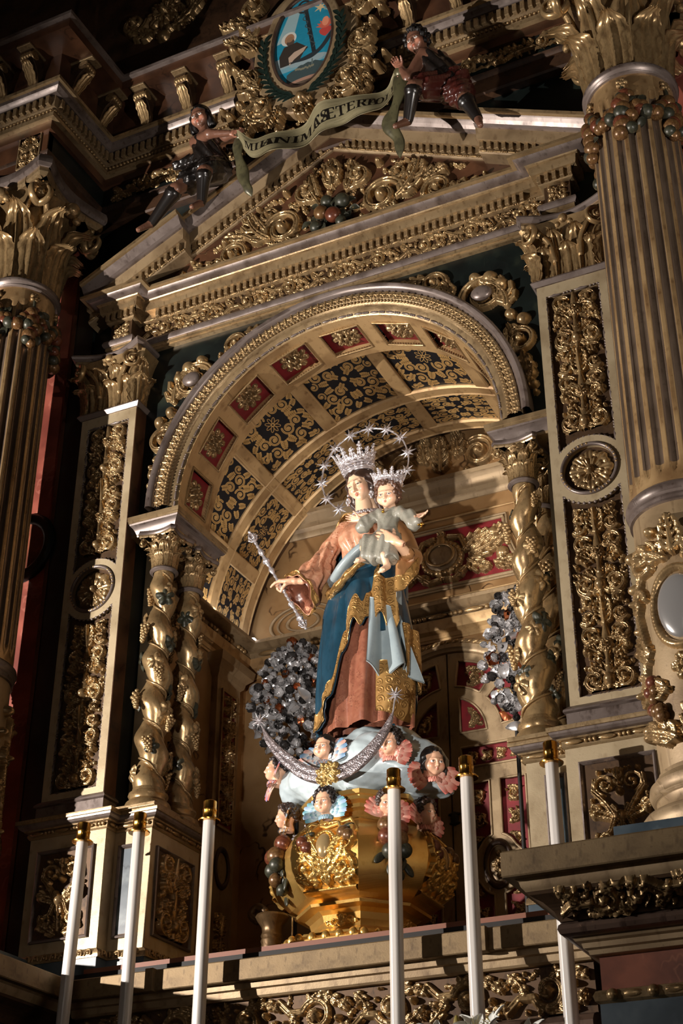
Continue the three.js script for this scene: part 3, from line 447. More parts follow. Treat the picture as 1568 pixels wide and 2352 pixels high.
// one acanthus leaf that climbs and curls outward: x across, y up, z out
function acanthus(h, w, curl = .35, th = .006, nu = 12, nv = 14) {
  return shell(nu, nv, (u, v) => {
    const s = (u - .5) * 2, k = v < .72 ? v / .72 : 1, e = v < .72 ? 0 : (v - .72) / .28, a = e * 2.3;
    const y = h * (.86 * k) + h * curl * .42 * Math.sin(a) * .6 , z = h * .12 * k * k + h * curl * .42 * (1 - Math.cos(a)) * .8;
    const wid = w * .5 * (.62 + .5 * Math.sin(PI * (v * .75 + .12))) * (1 - .55 * sst(.7, 1, v)), lob = 1 - .22 * Math.pow(Math.abs(Math.cos(v * PI * 4.2)), 3) * Math.abs(s);
    return V(s * wid * lob, y, z - .18 * wid * s * s + .012 * Math.cos(s * PI * 4) * (1 - Math.abs(s)) * (h / .3) + .02 * Math.max(0, .25 - Math.abs(s)) * (h / .3));
  }, th);
}
// flat scroll volute: band wound in the x-y plane
function volute(r, w, turns = 1.6, dir = 1, th = .35) { const P = []; for (let i = 0; i <= 46; i++) { const t = i / 46, a = PI / 2 - dir * turns * TAU * t, q = r * (1 - .82 * t); P.push(V(q * Math.cos(a) * 1, q * Math.sin(a), .4 * w * t)); } return merge([tube(P, t => [r * .2 * (1 - .45 * t), 1 / th * .55], 7, V(0, 0, 1)), ball(0, 0, w * .45, r * .24, 2)]); }
// abacus with four concave sides: closed plan loop, half width a at the horns, dip b, horn cut c
function abacusLoop(a, b, c, n = 10) { const P = []; for (let k = 0; k < 4; k++) for (let i = 0; i <= n; i++) { const t = i / n; let x = mix(-(a - c), a - c, t), z = a - b * Math.sin(PI * t); for (let q = 0; q < k; q++) [x, z] = [z, -x]; P.push([x, z]); } return P; }
{
  const left = thing('pilaster', 'gilded pilaster left of the niche, carved panels around a rosette, half in shadow', 'pilaster', [-1.65, 0, 0]);
  const t = left, hw = .22;
  const sh = new THREE.Shape([[-hw, 4.72], [hw, 4.72], [hw, 7.47], [-hw, 7.47]].map(p => new THREE.Vector2(...p)));
  const up = new THREE.Path(), cy = 6.12, cr = .215, px = .165; const aa = Math.asin(px / cr) , top = cy + cr * Math.cos(aa);
  up.moveTo(-px, 7.385); up.lineTo(-px, top); for (let i = 0; i <= 12; i++) { const b = PI / 2 + aa - 2 * aa * i / 12; up.lineTo(cr * Math.cos(b), cy + cr * Math.sin(b)); } up.lineTo(px, 7.385); up.closePath();
  const lo = new THREE.Path(), bot = cy - cr * Math.cos(aa); lo.moveTo(-px, 4.77); lo.lineTo(px, 4.77); lo.lineTo(px, bot); for (let i = 0; i <= 12; i++) { const b = -PI / 2 + aa - 2 * aa * i / 12; lo.lineTo(cr * Math.cos(b), cy + cr * Math.sin(b)); } lo.closePath();
  const ci = new THREE.Path(); ci.absarc(0, cy, .15, 0, TAU, false); sh.holes.push(up, lo, ci);
  const eg = new THREE.ExtrudeGeometry(sh, { depth: .03, bevelEnabled: false, curveSegments: 32 }); eg.translate(0, 0, -.03);
  obj('shaft', [nrm(eg), box(-hw, hw, 4.72, 7.47, -.12, -.032)], M.pale, t);
  obj('panel_ground', box(-hw + .03, hw - .03, 4.75, 7.41, -.033, -.028), M.ground, t);
  obj('side_facing', box(hw, hw + .004, 4.72, 7.47, -.12, -.002), M.marbleBrown, t);
  obj('carved_panel', gCandA, M.carve, t, false).position.set(0, 6.385, -.03);
  obj('carved_panel', gCandB, M.carve, t, false).position.set(0, 4.79, -.03);
  const ros = obj('rosette', pilRos, M.carve, t, false); ros.position.set(0, cy, -.028);
  obj('rosette_ring', [nrm(new THREE.TorusGeometry(.158, .012, 8, 48).translate(0, cy, .002))], M.silver, t);
  const rb = []; for (let i = 0; i < 40; i++) { const a = i / 40 * TAU; if (i % 10 < 6) rb.push(ball(.158 * Math.cos(a), cy + .158 * Math.sin(a), .008, .009, 1)); } stuff(obj('ring_beads', rb, M.carve, t));
  const fr = []; const run = (x0, y0, x1, y1) => { const L = Math.hypot(x1 - x0, y1 - y0), b = beadReel(L, .0095); b.rotateZ(Math.atan2(y1 - y0, x1 - x0)); b.translate(x0, y0, -.008); fr.push(b); };
  run(-px, 4.77, px, 4.77); run(-px, 4.77, -px, bot); run(px, 4.77, px, bot); run(-px, 7.385, px, 7.385); run(-px, top, -px, 7.385); run(px, top, px, 7.385);
  for (const q of [1, -1]) for (let i = 0; i < 12; i++) { const b = q * PI / 2 + aa - 2 * aa * (i + .5) / 12; fr.push(ell(cr * Math.cos(b), cy + cr * Math.sin(b), -.008, .012, .01, .01, 8)); }
  stuff(obj('beaded_frame', fr, M.silver, t));
  obj('base_moulding', mould([[-.1, 4.685], [.02, 4.685], [.032, 4.692], [.03, 4.704], [.014, 4.72], [.004, 4.728], [-.1, 4.728]], [[-hw, -.12], [-hw, 0], [hw, 0], [hw, -.12]]), M.silver, t);
  obj('base_block', box(-hw - .018, hw + .018, 4.6, 4.688, -.12, .018), M.silver, t);
  obj('necking', mould([[-.1, 7.465], [.01, 7.465], [.02, 7.478], [.03, 7.49], [.022, 7.505], [-.1, 7.505]], [[-hw, -.12], [-hw, 0], [hw, 0], [hw, -.12]]), M.silver, t);
  // capital
  const bell = gridGeo(20, 8, (u, v) => { const s = u * 3; const e = .0 + .07 * v * v * v; const a = [[-hw - e, -.12], [-hw - e, e], [hw + e, e], [hw + e, -.12]], i = Math.min(2, Math.floor(s)), q = s - i; return V(mix(a[i][0], a[i + 1][0], q), 7.5 + .4 * v, mix(a[i][1], a[i + 1][1], q)); }); bell.deleteAttribute('normal'); obj('capital_bell', nrm(toCreasedNormals(bell, .6)), M.carve, t);
  const L1 = acanthus(.2, .15, .5), L2 = acanthus(.3, .13, .42);
  for (const x of [-.15, 0, .15]) inst('acanthus_leaf', L1, M.carve, t, [x, 7.505, .004]);
  for (const x of [-.075, .075]) inst('acanthus_leaf', L2, M.carve, t, [x, 7.51, .01]);
  for (const s of [-1, 1]) { inst('acanthus_leaf', L1, M.carve, t, [s * hw, 7.505, 0], [0, s * PI / 4, 0]); inst('acanthus_leaf', L2, M.carve, t, [s * (hw + .005), 7.51, .004], [0, s * PI / 4, 0]); inst('acanthus_leaf', L1, M.carve, t, [s * (hw + .004), 7.505, -.07], [0, s * PI / 2, 0]); }
  const vo = volute(.07, .05); for (const s of [-1, 1]) { const m = inst('volute', s < 0 ? vo : mirrorX(vo), M.carve, t, [s * .215, 7.81, .085], [0, s * .6, 0]); const mm = inst('volute', s < 0 ? vo : mirrorX(vo), M.carve, t, [s * .06, 7.83, .03], [0, 0, 0], .62);
    obj('stem', tube(curve([[s * .08, 7.62, .02], [s * .1, 7.74, .04], [s * .17, 7.84, .07], [s * .2, 7.88, .085]], 16), u => .022 - .006 * u, 8), M.carve, t); }
  obj('fruit_knob', [ball(0, 7.9, .05, .035, 2), ball(-.04, 7.87, .045, .022, 1), ball(.04, 7.87, .045, .022, 1)], M.carve, t);
  const ap = []; { const w = .27, f = .13; for (let i = 0; i <= 14; i++) { const u = i / 14; ap.push([mix(-w, w, u), f - .085 * Math.sin(PI * u)]); } }
  const AP = [[-.29, -.12], [-.29, .07], ...ap, [.29, .07], [.29, -.12]];
  obj('abacus', mould([[-.07, 7.885], [-.03, 7.885], [-.022, 7.9], [-.026, 7.925], [-.07, 7.925]], AP, false, .35), M.gold, t);
  obj('abacus_torus', mould([[-.07, 7.925], [-.018, 7.925], [-.002, 7.935], [.004, 7.95], [-.002, 7.966], [-.016, 7.976], [-.07, 7.985]], AP, false, .35), M.silver, t);
  dup(left, [1.65, 0, 0], 'gilded pilaster right of the niche, carved panels around a rosette, evenly lit');
}
// ---------------------------------------------------------------- pedestals under pilasters and twisted columns
function framePanel(x0, x1, y0, y1, z, parent, relief, w = .016) { // silver frame on the face z, carved field inside; returns nothing
  obj('panel_frame', mould([[-.004, -.006], [.016, -.006], [.02, 0], [.012, .006], [0, .01], [-.004, .01]].map(p => [p[1] * 1.3, p[0]]), [[x0, -y0], [x0, -y1], [x1, -y1], [x1, -y0]], true).rotateX(PI / 2).translate(0, 0, z), M.silver, parent);
  obj('panel_ground', box(x0, x1, y0, y1, z - .004, z + .003), M.ground, parent);
  if (relief) { const m = obj('carved_panel', relief, M.carve, parent, false); m.position.set((x0 + x1) / 2, y0 + .015, z + .002); }
}
const pedRelief = (() => { const R = new Relief(.31, .47, .0045), d = .045; for (const s of [1]) { R.spiral(.07, .37, .055, -PI * .4, 1.4, .014, d); R.stroke([[.12, .4], [.13, .34], [.07, .27], [.03, .2], [.06, .13], [.11, .1]], t => .014, t => d * .9, { groove: .5 }); R.spiral(.09, .1, .045, .6, -1.3, .013, d); R.leaf(.02, .2, .7, .16, .07, d, { curl: -.8, n: 4 }); R.leaf(.03, .02, .5, .12, .05, d * .9, { n: 3 }); R.dome(.13, .22, .022, d).dome(.1, .44, .015, d * .8).dome(.14, .3, .014, d * .8).dome(.13, .05, .02, d); R.berries(.02, .44, .012, 3, .2, d * .8); } R.dome(0, .2, .035, d * 1.3).dome(0, .33, .022, d); R.leaf(0, .03, PI / 2, .16, .05, d, { n: 4 }); R.leaf(0, .36, PI / 2, .09, .04, d * .9, { n: 3 }); R.mirror(); return R; })();
const pedNarrow = candelabra(.34, .47, .045, .0045, 2, 4);
for (const s of [-1, 1]) {
  const t = thing('pedestal', s < 0 ? 'gilded pedestal block carrying the left pilaster and the left pair of twisted columns' : 'gilded pedestal block carrying the right pilaster and the right pair of twisted columns', 'pedestal');
  const fl = p => s < 0 ? p : p.map(q => [-q[0], q[1]]).reverse(), X = (a, b) => s < 0 ? [a, b] : [-b, -a];
  const P = fl([[-1.915, -.12], [-1.915, 0], [-1.385, 0], [-1.385, -.1], [-1.139, -.1], [-1.139, -.63]]), B = -.12;
  const bx = (a, b, ...r) => box(...X(a, b), ...r);
  obj('body', [bx(-1.915, -1.385, 3.8, 4.52, -.6, 0), bx(-1.43, -1.139, 3.8, 4.52, -.63, -.1)], M.pale, t);
  obj('cornice', mould([[B, 4.5], [.006, 4.5], [.012, 4.508], [.012, 4.512], [.012, 4.54], [.03, 4.542], [.034, 4.55], [B, 4.55]], P), M.gold, t);
  obj('cyma', mould([[B, 4.55], [.034, 4.55], [.05, 4.556], [.06, 4.568], [.062, 4.58], [B, 4.58]], P), M.silver, t);
  obj('top_slab', mould([[-.3, 4.58], [.07, 4.58], [.072, 4.584], [.072, 4.604], [-.3, 4.606]], P), M.gold, t);
  const br = []; for (let i = 0; i < P.length - 1; i++) { const [a, b] = [P[i], P[i + 1]], L = Math.hypot(b[0] - a[0], b[1] - a[1]), g = beadReel(L, .013), an = Math.atan2(-(b[1] - a[1]), b[0] - a[0]); g.translate(0, 0, .02); g.rotateY(an); g.translate(a[0], 4.527, a[1]); br.push(g); } stuff(obj('bead_and_reel', br, M.carve, t));
  const P2 = P; obj('base_moulding', mould([[B, 3.757], [.034, 3.757], [.036, 3.765], [.03, 3.79], [.012, 3.806], [.004, 3.815], [B, 3.815]], P2), M.gold, t);
  const bl = []; for (let i = 0; i < P.length - 1; i++) { const [a, b] = [P[i], P[i + 1]], L = Math.hypot(b[0] - a[0], b[1] - a[1]), n = Math.max(1, Math.round(L / .06)), an = Math.atan2(-(b[1] - a[1]), b[0] - a[0]); for (let k = 0; k < n; k++) { const g = merge([tube(curve([[-.022, -.014, 0], [-.01, .014, .008], [.012, .012, .01], [.018, -.012, .004]], 8), () => .0075, 6), ball(0, -.004, .006, .009, 1)]); g.rotateX(-.5); g.translate((k + .5) * L / n, 0, .028); g.rotateY(an); g.translate(a[0], 3.784, a[1]); bl.push(g); } } stuff(obj('leaf_moulding', bl, M.carve, t));
  obj('blue_plinth', [bx(-1.95, -1.36, 3.6, 3.757, -.4, .03), bx(-1.43, -1.115, 3.6, 3.757, -.64, -.07)], M.blue, t);
  const f = X(-1.84, -1.46); framePanel(f[0], f[1], 3.89, 4.41, 0, t, pedRelief.geo());
  const n = X(-1.345, -1.245); framePanel(n[0], n[1], 3.89, 4.41, -.1, t, null); obj('blue_inlay', box(n[0] + .012, n[1] - .012, 3.905, 4.395, -.1, -.096), M.blue, t);
  if (s < 0) { // carved inner side
    const side = new THREE.Group(); side.name = 'side_panel'; side.position.set(-1.139, 0, -.36); side.rotation.y = PI / 2; t.add(side); framePanel(-.2, .2, 3.9, 4.4, 0, side, pedNarrow.geo());
  } else { const side = new THREE.Group(); side.name = 'side_panel'; side.position.set(1.139, 0, -.36); side.rotation.y = -PI / 2; t.add(side); framePanel(-.2, .2, 3.9, 4.4, 0, side, null); }
}
// ---------------------------------------------------------------- Corinthian capital on a round neck, parts added to t with the neck at (0,y,0)
function roundCapital(t, y, rb, h, { leaf = .5, a = rb * 1.5, mat = M.carve, ab = M.silver, tilt = 0, lowRes = false } = {}) {
  const H = h * .82; obj('capital_bell', lathe([[rb * .98, 0], [rb * .98, H * .5], [rb * 1.08, H * .8], [rb * 1.3, H], [rb * .6, H + .01]], 32), mat, t).position.y = y;
  const nu = lowRes ? 8 : 12, nv = lowRes ? 9 : 14;
  const g1 = acanthus(H * .48, rb * .85, .5, .005, nu, nv), g2 = acanthus(H * .78, rb * .8, .42, .005, nu, nv);
  for (let i = 0; i < 8; i++) { const q = i / 8 * TAU + tilt; inst('acanthus_leaf', g1, mat, t, [Math.sin(q) * rb, y, Math.cos(q) * rb], [0, q, 0]); }
  for (let i = 0; i < 8; i++) { const q = (i + .5) / 8 * TAU + tilt; inst('acanthus_leaf', g2, mat, t, [Math.sin(q) * rb * .97, y + .004, Math.cos(q) * rb * .97], [0, q, 0]); }
  const v = volute(h * .115, h * .09), vm = mirrorX(v), st = [[0, 0, 0]];
  for (let k = 0; k < 4; k++) { const q = (k + .5) * PI / 2, R = a * 1.18; for (const s of [-1, 1]) { inst('volute', s < 0 ? v : vm, mat, t, [Math.sin(q) * R * .93 + s * Math.cos(q) * h * .035, y + H * .84, Math.cos(q) * R * .93 - s * Math.sin(q) * h * .035], [0, q + s * -.75, 0]); const p0 = q + s * .42, p1 = q + s * .3; obj('stem', tube(curve([[Math.sin(p0) * rb * 1.02, y + H * .45, Math.cos(p0) * rb * 1.02], [Math.sin(p1) * rb * 1.16, y + H * .72, Math.cos(p1) * rb * 1.16], [Math.sin(q + s * .1) * R * .85, y + H * .93, Math.cos(q + s * .1) * R * .85]], 10), u => h * .035 * (1 - .35 * u), 6), mat, t); }
    const f = k * PI / 2; obj('fleuron', [ball(Math.sin(f) * a * .9, y + H * .93, Math.cos(f) * a * .9, h * .065, 2), ball(Math.sin(f + .16) * a * .92, y + H * .85, Math.cos(f + .16) * a * .92, h * .035, 1), ball(Math.sin(f - .16) * a * .92, y + H * .85, Math.cos(f - .16) * a * .92, h * .035, 1)], mat, t); }
  const A = abacusLoop(a, a * .2, a * .14);
  obj('abacus', [mould([[-a * .5, y + H], [-a * .06, y + H], [-a * .03, y + H + h * .03], [-a * .03, y + H + h * .07], [-a * .5, y + H + h * .07]], A, true, .3)], M.gold, t);
  obj('abacus_moulding', mould([[-a * .5, y + H + h * .07], [0, y + H + h * .07], [a * .035, y + H + h * .1], [a * .035, y + H + h * .14], [a * .01, y + h], [-a * .5, y + h]], A, true, .3), ab, t);
}
// ---------------------------------------------------------------- twisted (Solomonic) columns with vines
const vineLeaf = (() => { const sh = (u, v) => { const a = mix(-PI * .92, PI * .92, u), lob = .62 + .38 * Math.pow(Math.abs(Math.cos(a * 2.5)), .8), r = v * .042 * lob; return V(r * Math.sin(a), r * Math.cos(a) * 1.1, .01 * Math.sin(v * PI * .9) + .004 * Math.cos(a * 5) * v - .012 * v * v); }; return shell(30, 5, sh, .004); })();
const grapes = (() => { const g = []; SEED = 5; for (let i = 0; i < 30; i++) { const y = -i / 30 * .075, w = .026 * (1 - i / 36), a = i * 2.4; g.push(ball(Math.cos(a) * w * .8, y, .012 + Math.sin(a) * w * .5, .0085, 1)); } return merge(g); })();
function solomonic(name, label, x, z, hand, seed) {
  const t = thing(name, label, 'column', [x, 0, z], 'twisted columns of the niche');
  const y0 = 4.74, y1 = 6.2, turns = 5.6, rad = v => mix(.105, .076, v * .75 + .25 * v * v), hel = v => .02 * Math.min(1, v * 12, (1 - v) * 12) * mix(1, .75, v), ph = v => hand * turns * TAU * v + .8;
  const surf = (a, v, out = 0) => { const e = hel(v), f = ph(v), env = Math.min(1, v * 14, (1 - v) * 14), d = Math.atan2(Math.sin(a - f), Math.cos(a - f)), bulge = .014 * Math.cos(d) - .014 * Math.exp(-Math.pow((Math.abs(d) - PI) / .3, 2)), R = rad(v) - .012 + env * bulge + out; return V(e * .4 * Math.cos(f) + R * Math.cos(a), mix(y0, y1, v), e * .4 * Math.sin(f) + R * Math.sin(a)); };
  obj('shaft', gridGeo(40, 220, (u, v) => surf(-u * TAU, v), true), M.carve, t, true);
  obj('base', lathe([[.09, 4.608], [.135, 4.608], [.138, 4.64], [.13, 4.66], [.118, 4.665], [.108, 4.68], [.112, 4.695], [.12, 4.705], [.116, 4.72], [.1, 4.73], [.096, 4.75]], 40), M.carve, t);
  obj('base_plinth', rbox(-.14, .14, 4.6, 4.625, -.14, .14, .004), M.gold, t);
  const vp = []; for (let i = 0; i <= 260; i++) { const v = .02 + .96 * i / 260; vp.push(surf(ph(v) + PI + .3 * Math.sin(v * 40), v, .008 + .003 * Math.sin(v * 60))); } obj('vine', tube(vp, () => .0075, 6, V(0, 1, 0)), M.carve, t);
  SEED = seed; const K = 26; for (let i = 0; i < K; i++) { const v = .05 + .9 * (i + .5) / K, a = ph(v) + (i % 2 ? .7 : -.7) + rr(-.4, .4) + (i % 3) * .3, p = surf(a, v, .004), q = surf(a, v, .05).sub(p).normalize(); const leaf = i % 3 !== 1; const m = inst(leaf ? 'vine_leaf' : 'grape_cluster', leaf ? vineLeaf : grapes, leaf ? (i % 2 ? M.leafGreen : M.carve) : M.carve, t, p.toArray(), null, leaf ? rr(1.1, 1.55) : rr(1.2, 1.6)); m.rotation.set(0, Math.atan2(q.x, q.z), rr(-.5, .5) + (leaf ? PI * (i % 2) : 0), 'YXZ'); }
  obj('necking', lathe([[.07, 6.19], [.084, 6.195], [.092, 6.205], [.084, 6.218], [.074, 6.222]], 32), M.silver, t);
  roundCapital(t, 6.22, .078, .25, { a: .135, ab: M.silver, lowRes: true });
  return t;
}
solomonic('twisted_column', 'front twisted column left of the niche, wound with vine leaves and grapes, lit from the front', -1.213, -.15, 1, 12);
solomonic('twisted_column', 'rear twisted column left of the niche, half hidden behind the front one of the pair', -1.213, -.47, 1, 34);
solomonic('twisted_column', 'front twisted column right of the niche, wound with vine leaves and grapes beside metal flowers', 1.213, -.15, -1, 56);
solomonic('twisted_column', 'rear twisted column right of the niche, hidden behind the front one of the pair', 1.213, -.47, -1, 78);
for (const s of [-1, 1]) {
  const t = thing('impost', s < 0 ? 'moulded impost block over the left pair of twisted columns' : 'moulded impost block over the right pair of twisted columns', 'impost');
  const P = s < 0 ? [[-1.43, -.06], [-1.1, -.06], [-1.1, -.58], [-1.43, -.58]] : [[1.43, -.58], [1.1, -.58], [1.1, -.06], [1.43, -.06]];
  obj('body', mould([[-.1, 6.465], [-.006, 6.465], [-.002, 6.47], [0, 6.48], [-.1, 6.48]], P), M.gold, t);
  obj('cyma', mould([[-.1, 6.48], [0, 6.48], [.01, 6.5], [.026, 6.52], [.042, 6.532], [.046, 6.542], [-.1, 6.542]], P), M.silver, t);
  obj('top_fillet', mould([[-.15, 6.542], [.05, 6.542], [.052, 6.556], [.056, 6.558], [.058, 6.588], [-.15, 6.588]], P), M.gold, t);
  obj('core', box(Math.min(s * 1.43, s * 1.12), Math.max(s * 1.43, s * 1.12), 6.47, 6.58, -.58, -.07), M.gold, t);
  obj('back_strip', box(Math.min(s * 1.43, s * 1.33), Math.max(s * 1.43, s * 1.33), 4.6, 6.48, -.4, -.26), M.marbleGrey, t);
}
// ---------------------------------------------------------------- great fluted columns on their own pedestals
function garland(t, y, r) {
  SEED = 99; const fr = [M.fruitGold, M.fruitRed, M.fruitGold, M.leafGreen], g = ell(0, 0, 0, 1, 1, 1, 12), n = 6; let c = 0; const lf = shell(4, 6, (u, v) => V((u - .5) * .05 * Math.sin(PI * (v * .85 + .08)), v * .085, .016 * Math.sin(PI * v) + .012 * Math.abs(u - .5)), .004);
  for (let k = 0; k < n; k++) { const a0 = k / n * TAU + .05; for (let i = 0; i < 9; i++) { const a = a0 + rr(-.2, .5), m = inst('leaf', lf, M.leafGreen, t, [Math.sin(a) * (r + .012), y - rr(.1, .3), Math.cos(a) * (r + .012)]); m.rotation.set(rr(-.2, .5), a, rr(0, 6), 'YXZ'); }
    const ros = obj('bow', [ball(0, 0, 0, .02, 1), ...[0, 1, 2, 3, 4].map(i => ball(.024 * Math.cos(i * 1.256), .024 * Math.sin(i * 1.256), 0, .017, 1))], M.carve, t); ros.position.set(Math.sin(a0) * (r + .01), y + .02, Math.cos(a0) * (r + .01)); ros.rotation.y = a0;
    obj('ribbon', tube(curve([[Math.sin(a0) * (r + .008), y + .01, Math.cos(a0) * (r + .008)], [Math.sin(a0) * (r + .016), y - .06, Math.cos(a0) * (r + .016)], [Math.sin(a0) * (r + .02), y - .14, Math.cos(a0) * (r + .02)]], 6), () => .012, 6), M.leafGreen, t);
    for (let i = 0; i < 9; i++) { const a = a0 + rr(-.14, .14), yy = y - .14 - i * .03 + rr(-.01, .01), R = rr(.034, .05); inst('fruit', g, fr[c++ % 4], t, [Math.sin(a) * (r + .03), yy, Math.cos(a) * (r + .03)], [rr(0, 3), 0, rr(0, 3)], R); }
    for (let i = 0; i < 15; i++) { const u = (i + .5) / 15, a = a0 + u * TAU / n, yy = y - .06 - .17 * Math.sin(PI * u) + rr(-.035, .035), R = rr(.03, .047); inst('fruit', g, fr[c++ % 4], t, [Math.sin(a) * (r + .018), yy, Math.cos(a) * (r + .018)], [rr(0, 3), 0, rr(0, 3)], R); }
  }
}
const drumRelief = (() => { const R = new Relief(.86, 1.24, .0065), d = .055, c = .86; // half of the drum
  for (let j = 0; j < 60; j++) { const a = j / 60 * TAU; R.dome(.135 * Math.cos(a), .72 + .2 * Math.sin(a), .022, .03); }
  R.spiral(.17, 1.02, .08, -PI * .7, 1.4, .022, d); R.leaf(.05, .98, .9, .22, .09, d, { curl: -1.1, n: 5 }); R.spiral(.25, .82, .07, PI, -1.3, .02, d); R.stroke([[.2, .95], [.26, .75], [.2, .55], [.27, .38]], t => .02, t => d * .8, { groove: .5 }); R.leaf(.2, .5, 1.2, .22, .08, d, { curl: -.7, n: 5 }); R.spiral(.28, .36, .075, 1.2, 1.4, .02, d); R.leaf(.1, .32, .2, .24, .08, d, { curl: .9, n: 5 }); R.leaf(.08, .08, .7, .24, .09, d, { curl: -.5, n: 4 });
  for (const [x, y, r] of [[.3, 1.1, .035], [.34, .95, .03], [.33, .6, .03], [.36, .22, .035], [.3, .16, .03], [.1, 1.14, .03], [.39, .75, .025], [.38, .5, .025]]) R.dome(x, y, r, d);
  R.leaf(0, 1.0, PI / 2, .2, .09, d * 1.1, { n: 5 }); R.rosette(0, .42, .07, 6, d); R.leaf(0, .05, PI / 2, .22, .08, d, { n: 4 }); R.mirror(); return R; })();
function bigColumn(label, x, z) {
  const t = thing('fluted_column', label, 'column', [x, 0, z], 'great fluted columns');
  const r0 = .262, r1 = .248, N = 22, fy0 = 5.58, fy1 = 8.16;
  const fluted = gridGeo(N * 12, 40, (u0, v) => { const q0 = u0 * N, f0 = q0 - Math.floor(q0), fm = f0 < 2 / 12 ? f0 * 12 / 2 * .19 : f0 > 10 / 12 ? .81 + (f0 - 10 / 12) * 6 * .19 : .19 + (f0 - 2 / 12) * 12 / 8 * .62, u = (Math.floor(q0) + fm) / N; let y; if (v < .15) y = mix(5.5, fy0 + .05, v / .15); else if (v > .85) y = mix(fy1 - .05, 8.3, (v - .85) / .15); else y = mix(fy0 + .05, fy1 - .05, (v - .15) / .7); const k = (u * N) % 1, e = Math.abs(k - .5) / .31, yy = y < fy0 + .05 ? (fy0 + .05 - y) / .05 : y > fy1 - .05 ? (y - fy1 + .05) / .05 : 0, q = 1 - e * e - yy * yy, dp = q > 0 ? .018 * Math.sqrt(q) : 0, R = mix(r0, r1, (y - 5.5) / 2.8) - dp, a = u * TAU; return V(R * Math.sin(a), y, R * Math.cos(a)); }, true);
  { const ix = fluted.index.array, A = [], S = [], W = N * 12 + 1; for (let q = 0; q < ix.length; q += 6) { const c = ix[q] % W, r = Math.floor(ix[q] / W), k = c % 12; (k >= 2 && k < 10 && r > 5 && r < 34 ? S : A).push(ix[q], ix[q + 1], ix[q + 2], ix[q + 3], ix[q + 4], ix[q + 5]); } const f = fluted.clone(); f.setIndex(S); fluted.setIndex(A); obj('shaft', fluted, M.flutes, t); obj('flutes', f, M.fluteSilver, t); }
  obj('necking', lathe([[.24, 8.29], [.262, 8.292], [.268, 8.3], [.262, 8.308], [.266, 8.312], [.28, 8.322], [.285, 8.338], [.28, 8.352], [.262, 8.362], [.24, 8.365]], 64), M.silver, t);
  garland(t, 8.2, r1);
  roundCapital(t, 8.36, .25, .92, { a: .4, tilt: .0 });
  obj('middle_ring', lathe([[.24, 5.4], [.275, 5.405], [.27, 5.42], [.278, 5.43], [.274, 5.445], [.284, 5.455], [.291, 5.475], [.288, 5.497], [.276, 5.51], [.262, 5.514], [.24, 5.515]], 64), M.silver, t);
  obj('drum', lathe([[.255, 4.06], [.262, 4.2], [.268, 4.5], [.262, 5.4], [.25, 5.42]], 64), M.flat, t);
  const wrap = (X, Y, h) => { const a = X / .268, R = .264 + h; return V(R * Math.sin(a), Y, R * Math.cos(a)); }; const dg = drumRelief.geo(wrap);
  for (let k = 0; k < 2; k++) inst('drum_carving', dg, M.carve, t, [0, 4.12, 0], [0, k * PI - .1, 0]);
  const ov = inst('silver_boss', ell(0, 0, 0, .105, .165, .035, 28), M.jewelSoft, t, [0, 4.84, .262]); ov.position.set(Math.sin(-.1) * .268, 4.84, Math.cos(-.1) * .268); ov.rotation.y = -.1;
  SEED = 77; const fg = ell(0, 0, 0, 1, 1, 1, 10); for (const q of [-.75, .6, 2.4, -2.5]) for (let i = 0; i < 9; i++) { const a = q + rr(-.16, .16), y = 4.42 + rr(-.1, .1); inst('fruit', fg, i % 3 ? M.fruitGold : M.fruitRed, t, [Math.sin(a) * .29, y, Math.cos(a) * .29], null, rr(.026, .038)); }
  obj('base', lathe([[.25, 4.1], [.27, 4.09], [.275, 4.07], [.29, 4.06], [.3, 4.04], [.315, 4.03], [.32, 4.0], [.31, 3.975], [.29, 3.96], [.285, 3.93], [.3, 3.9], [.35, 3.885], [.37, 3.86], [.375, 3.82], [.36, 3.785], [.2, 3.78]].reverse(), 64), M.flat, t);
  obj('blue_plinth', box(-.4, .4, 3.62, 3.785, -.4, .4), M.blue, t);
  return t;
}
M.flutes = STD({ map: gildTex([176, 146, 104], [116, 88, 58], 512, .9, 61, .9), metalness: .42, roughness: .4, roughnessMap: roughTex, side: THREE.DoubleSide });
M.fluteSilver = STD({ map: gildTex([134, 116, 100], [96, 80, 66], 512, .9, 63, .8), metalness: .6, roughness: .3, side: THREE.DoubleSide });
M.jewelSoft = STD({ color: 0xc4c2c0, metalness: .7, roughness: .16 });
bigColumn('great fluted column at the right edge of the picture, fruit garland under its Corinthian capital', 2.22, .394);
bigColumn('great fluted column at the left edge of the picture, fruit garland under its shaded capital', -2.22, .394);
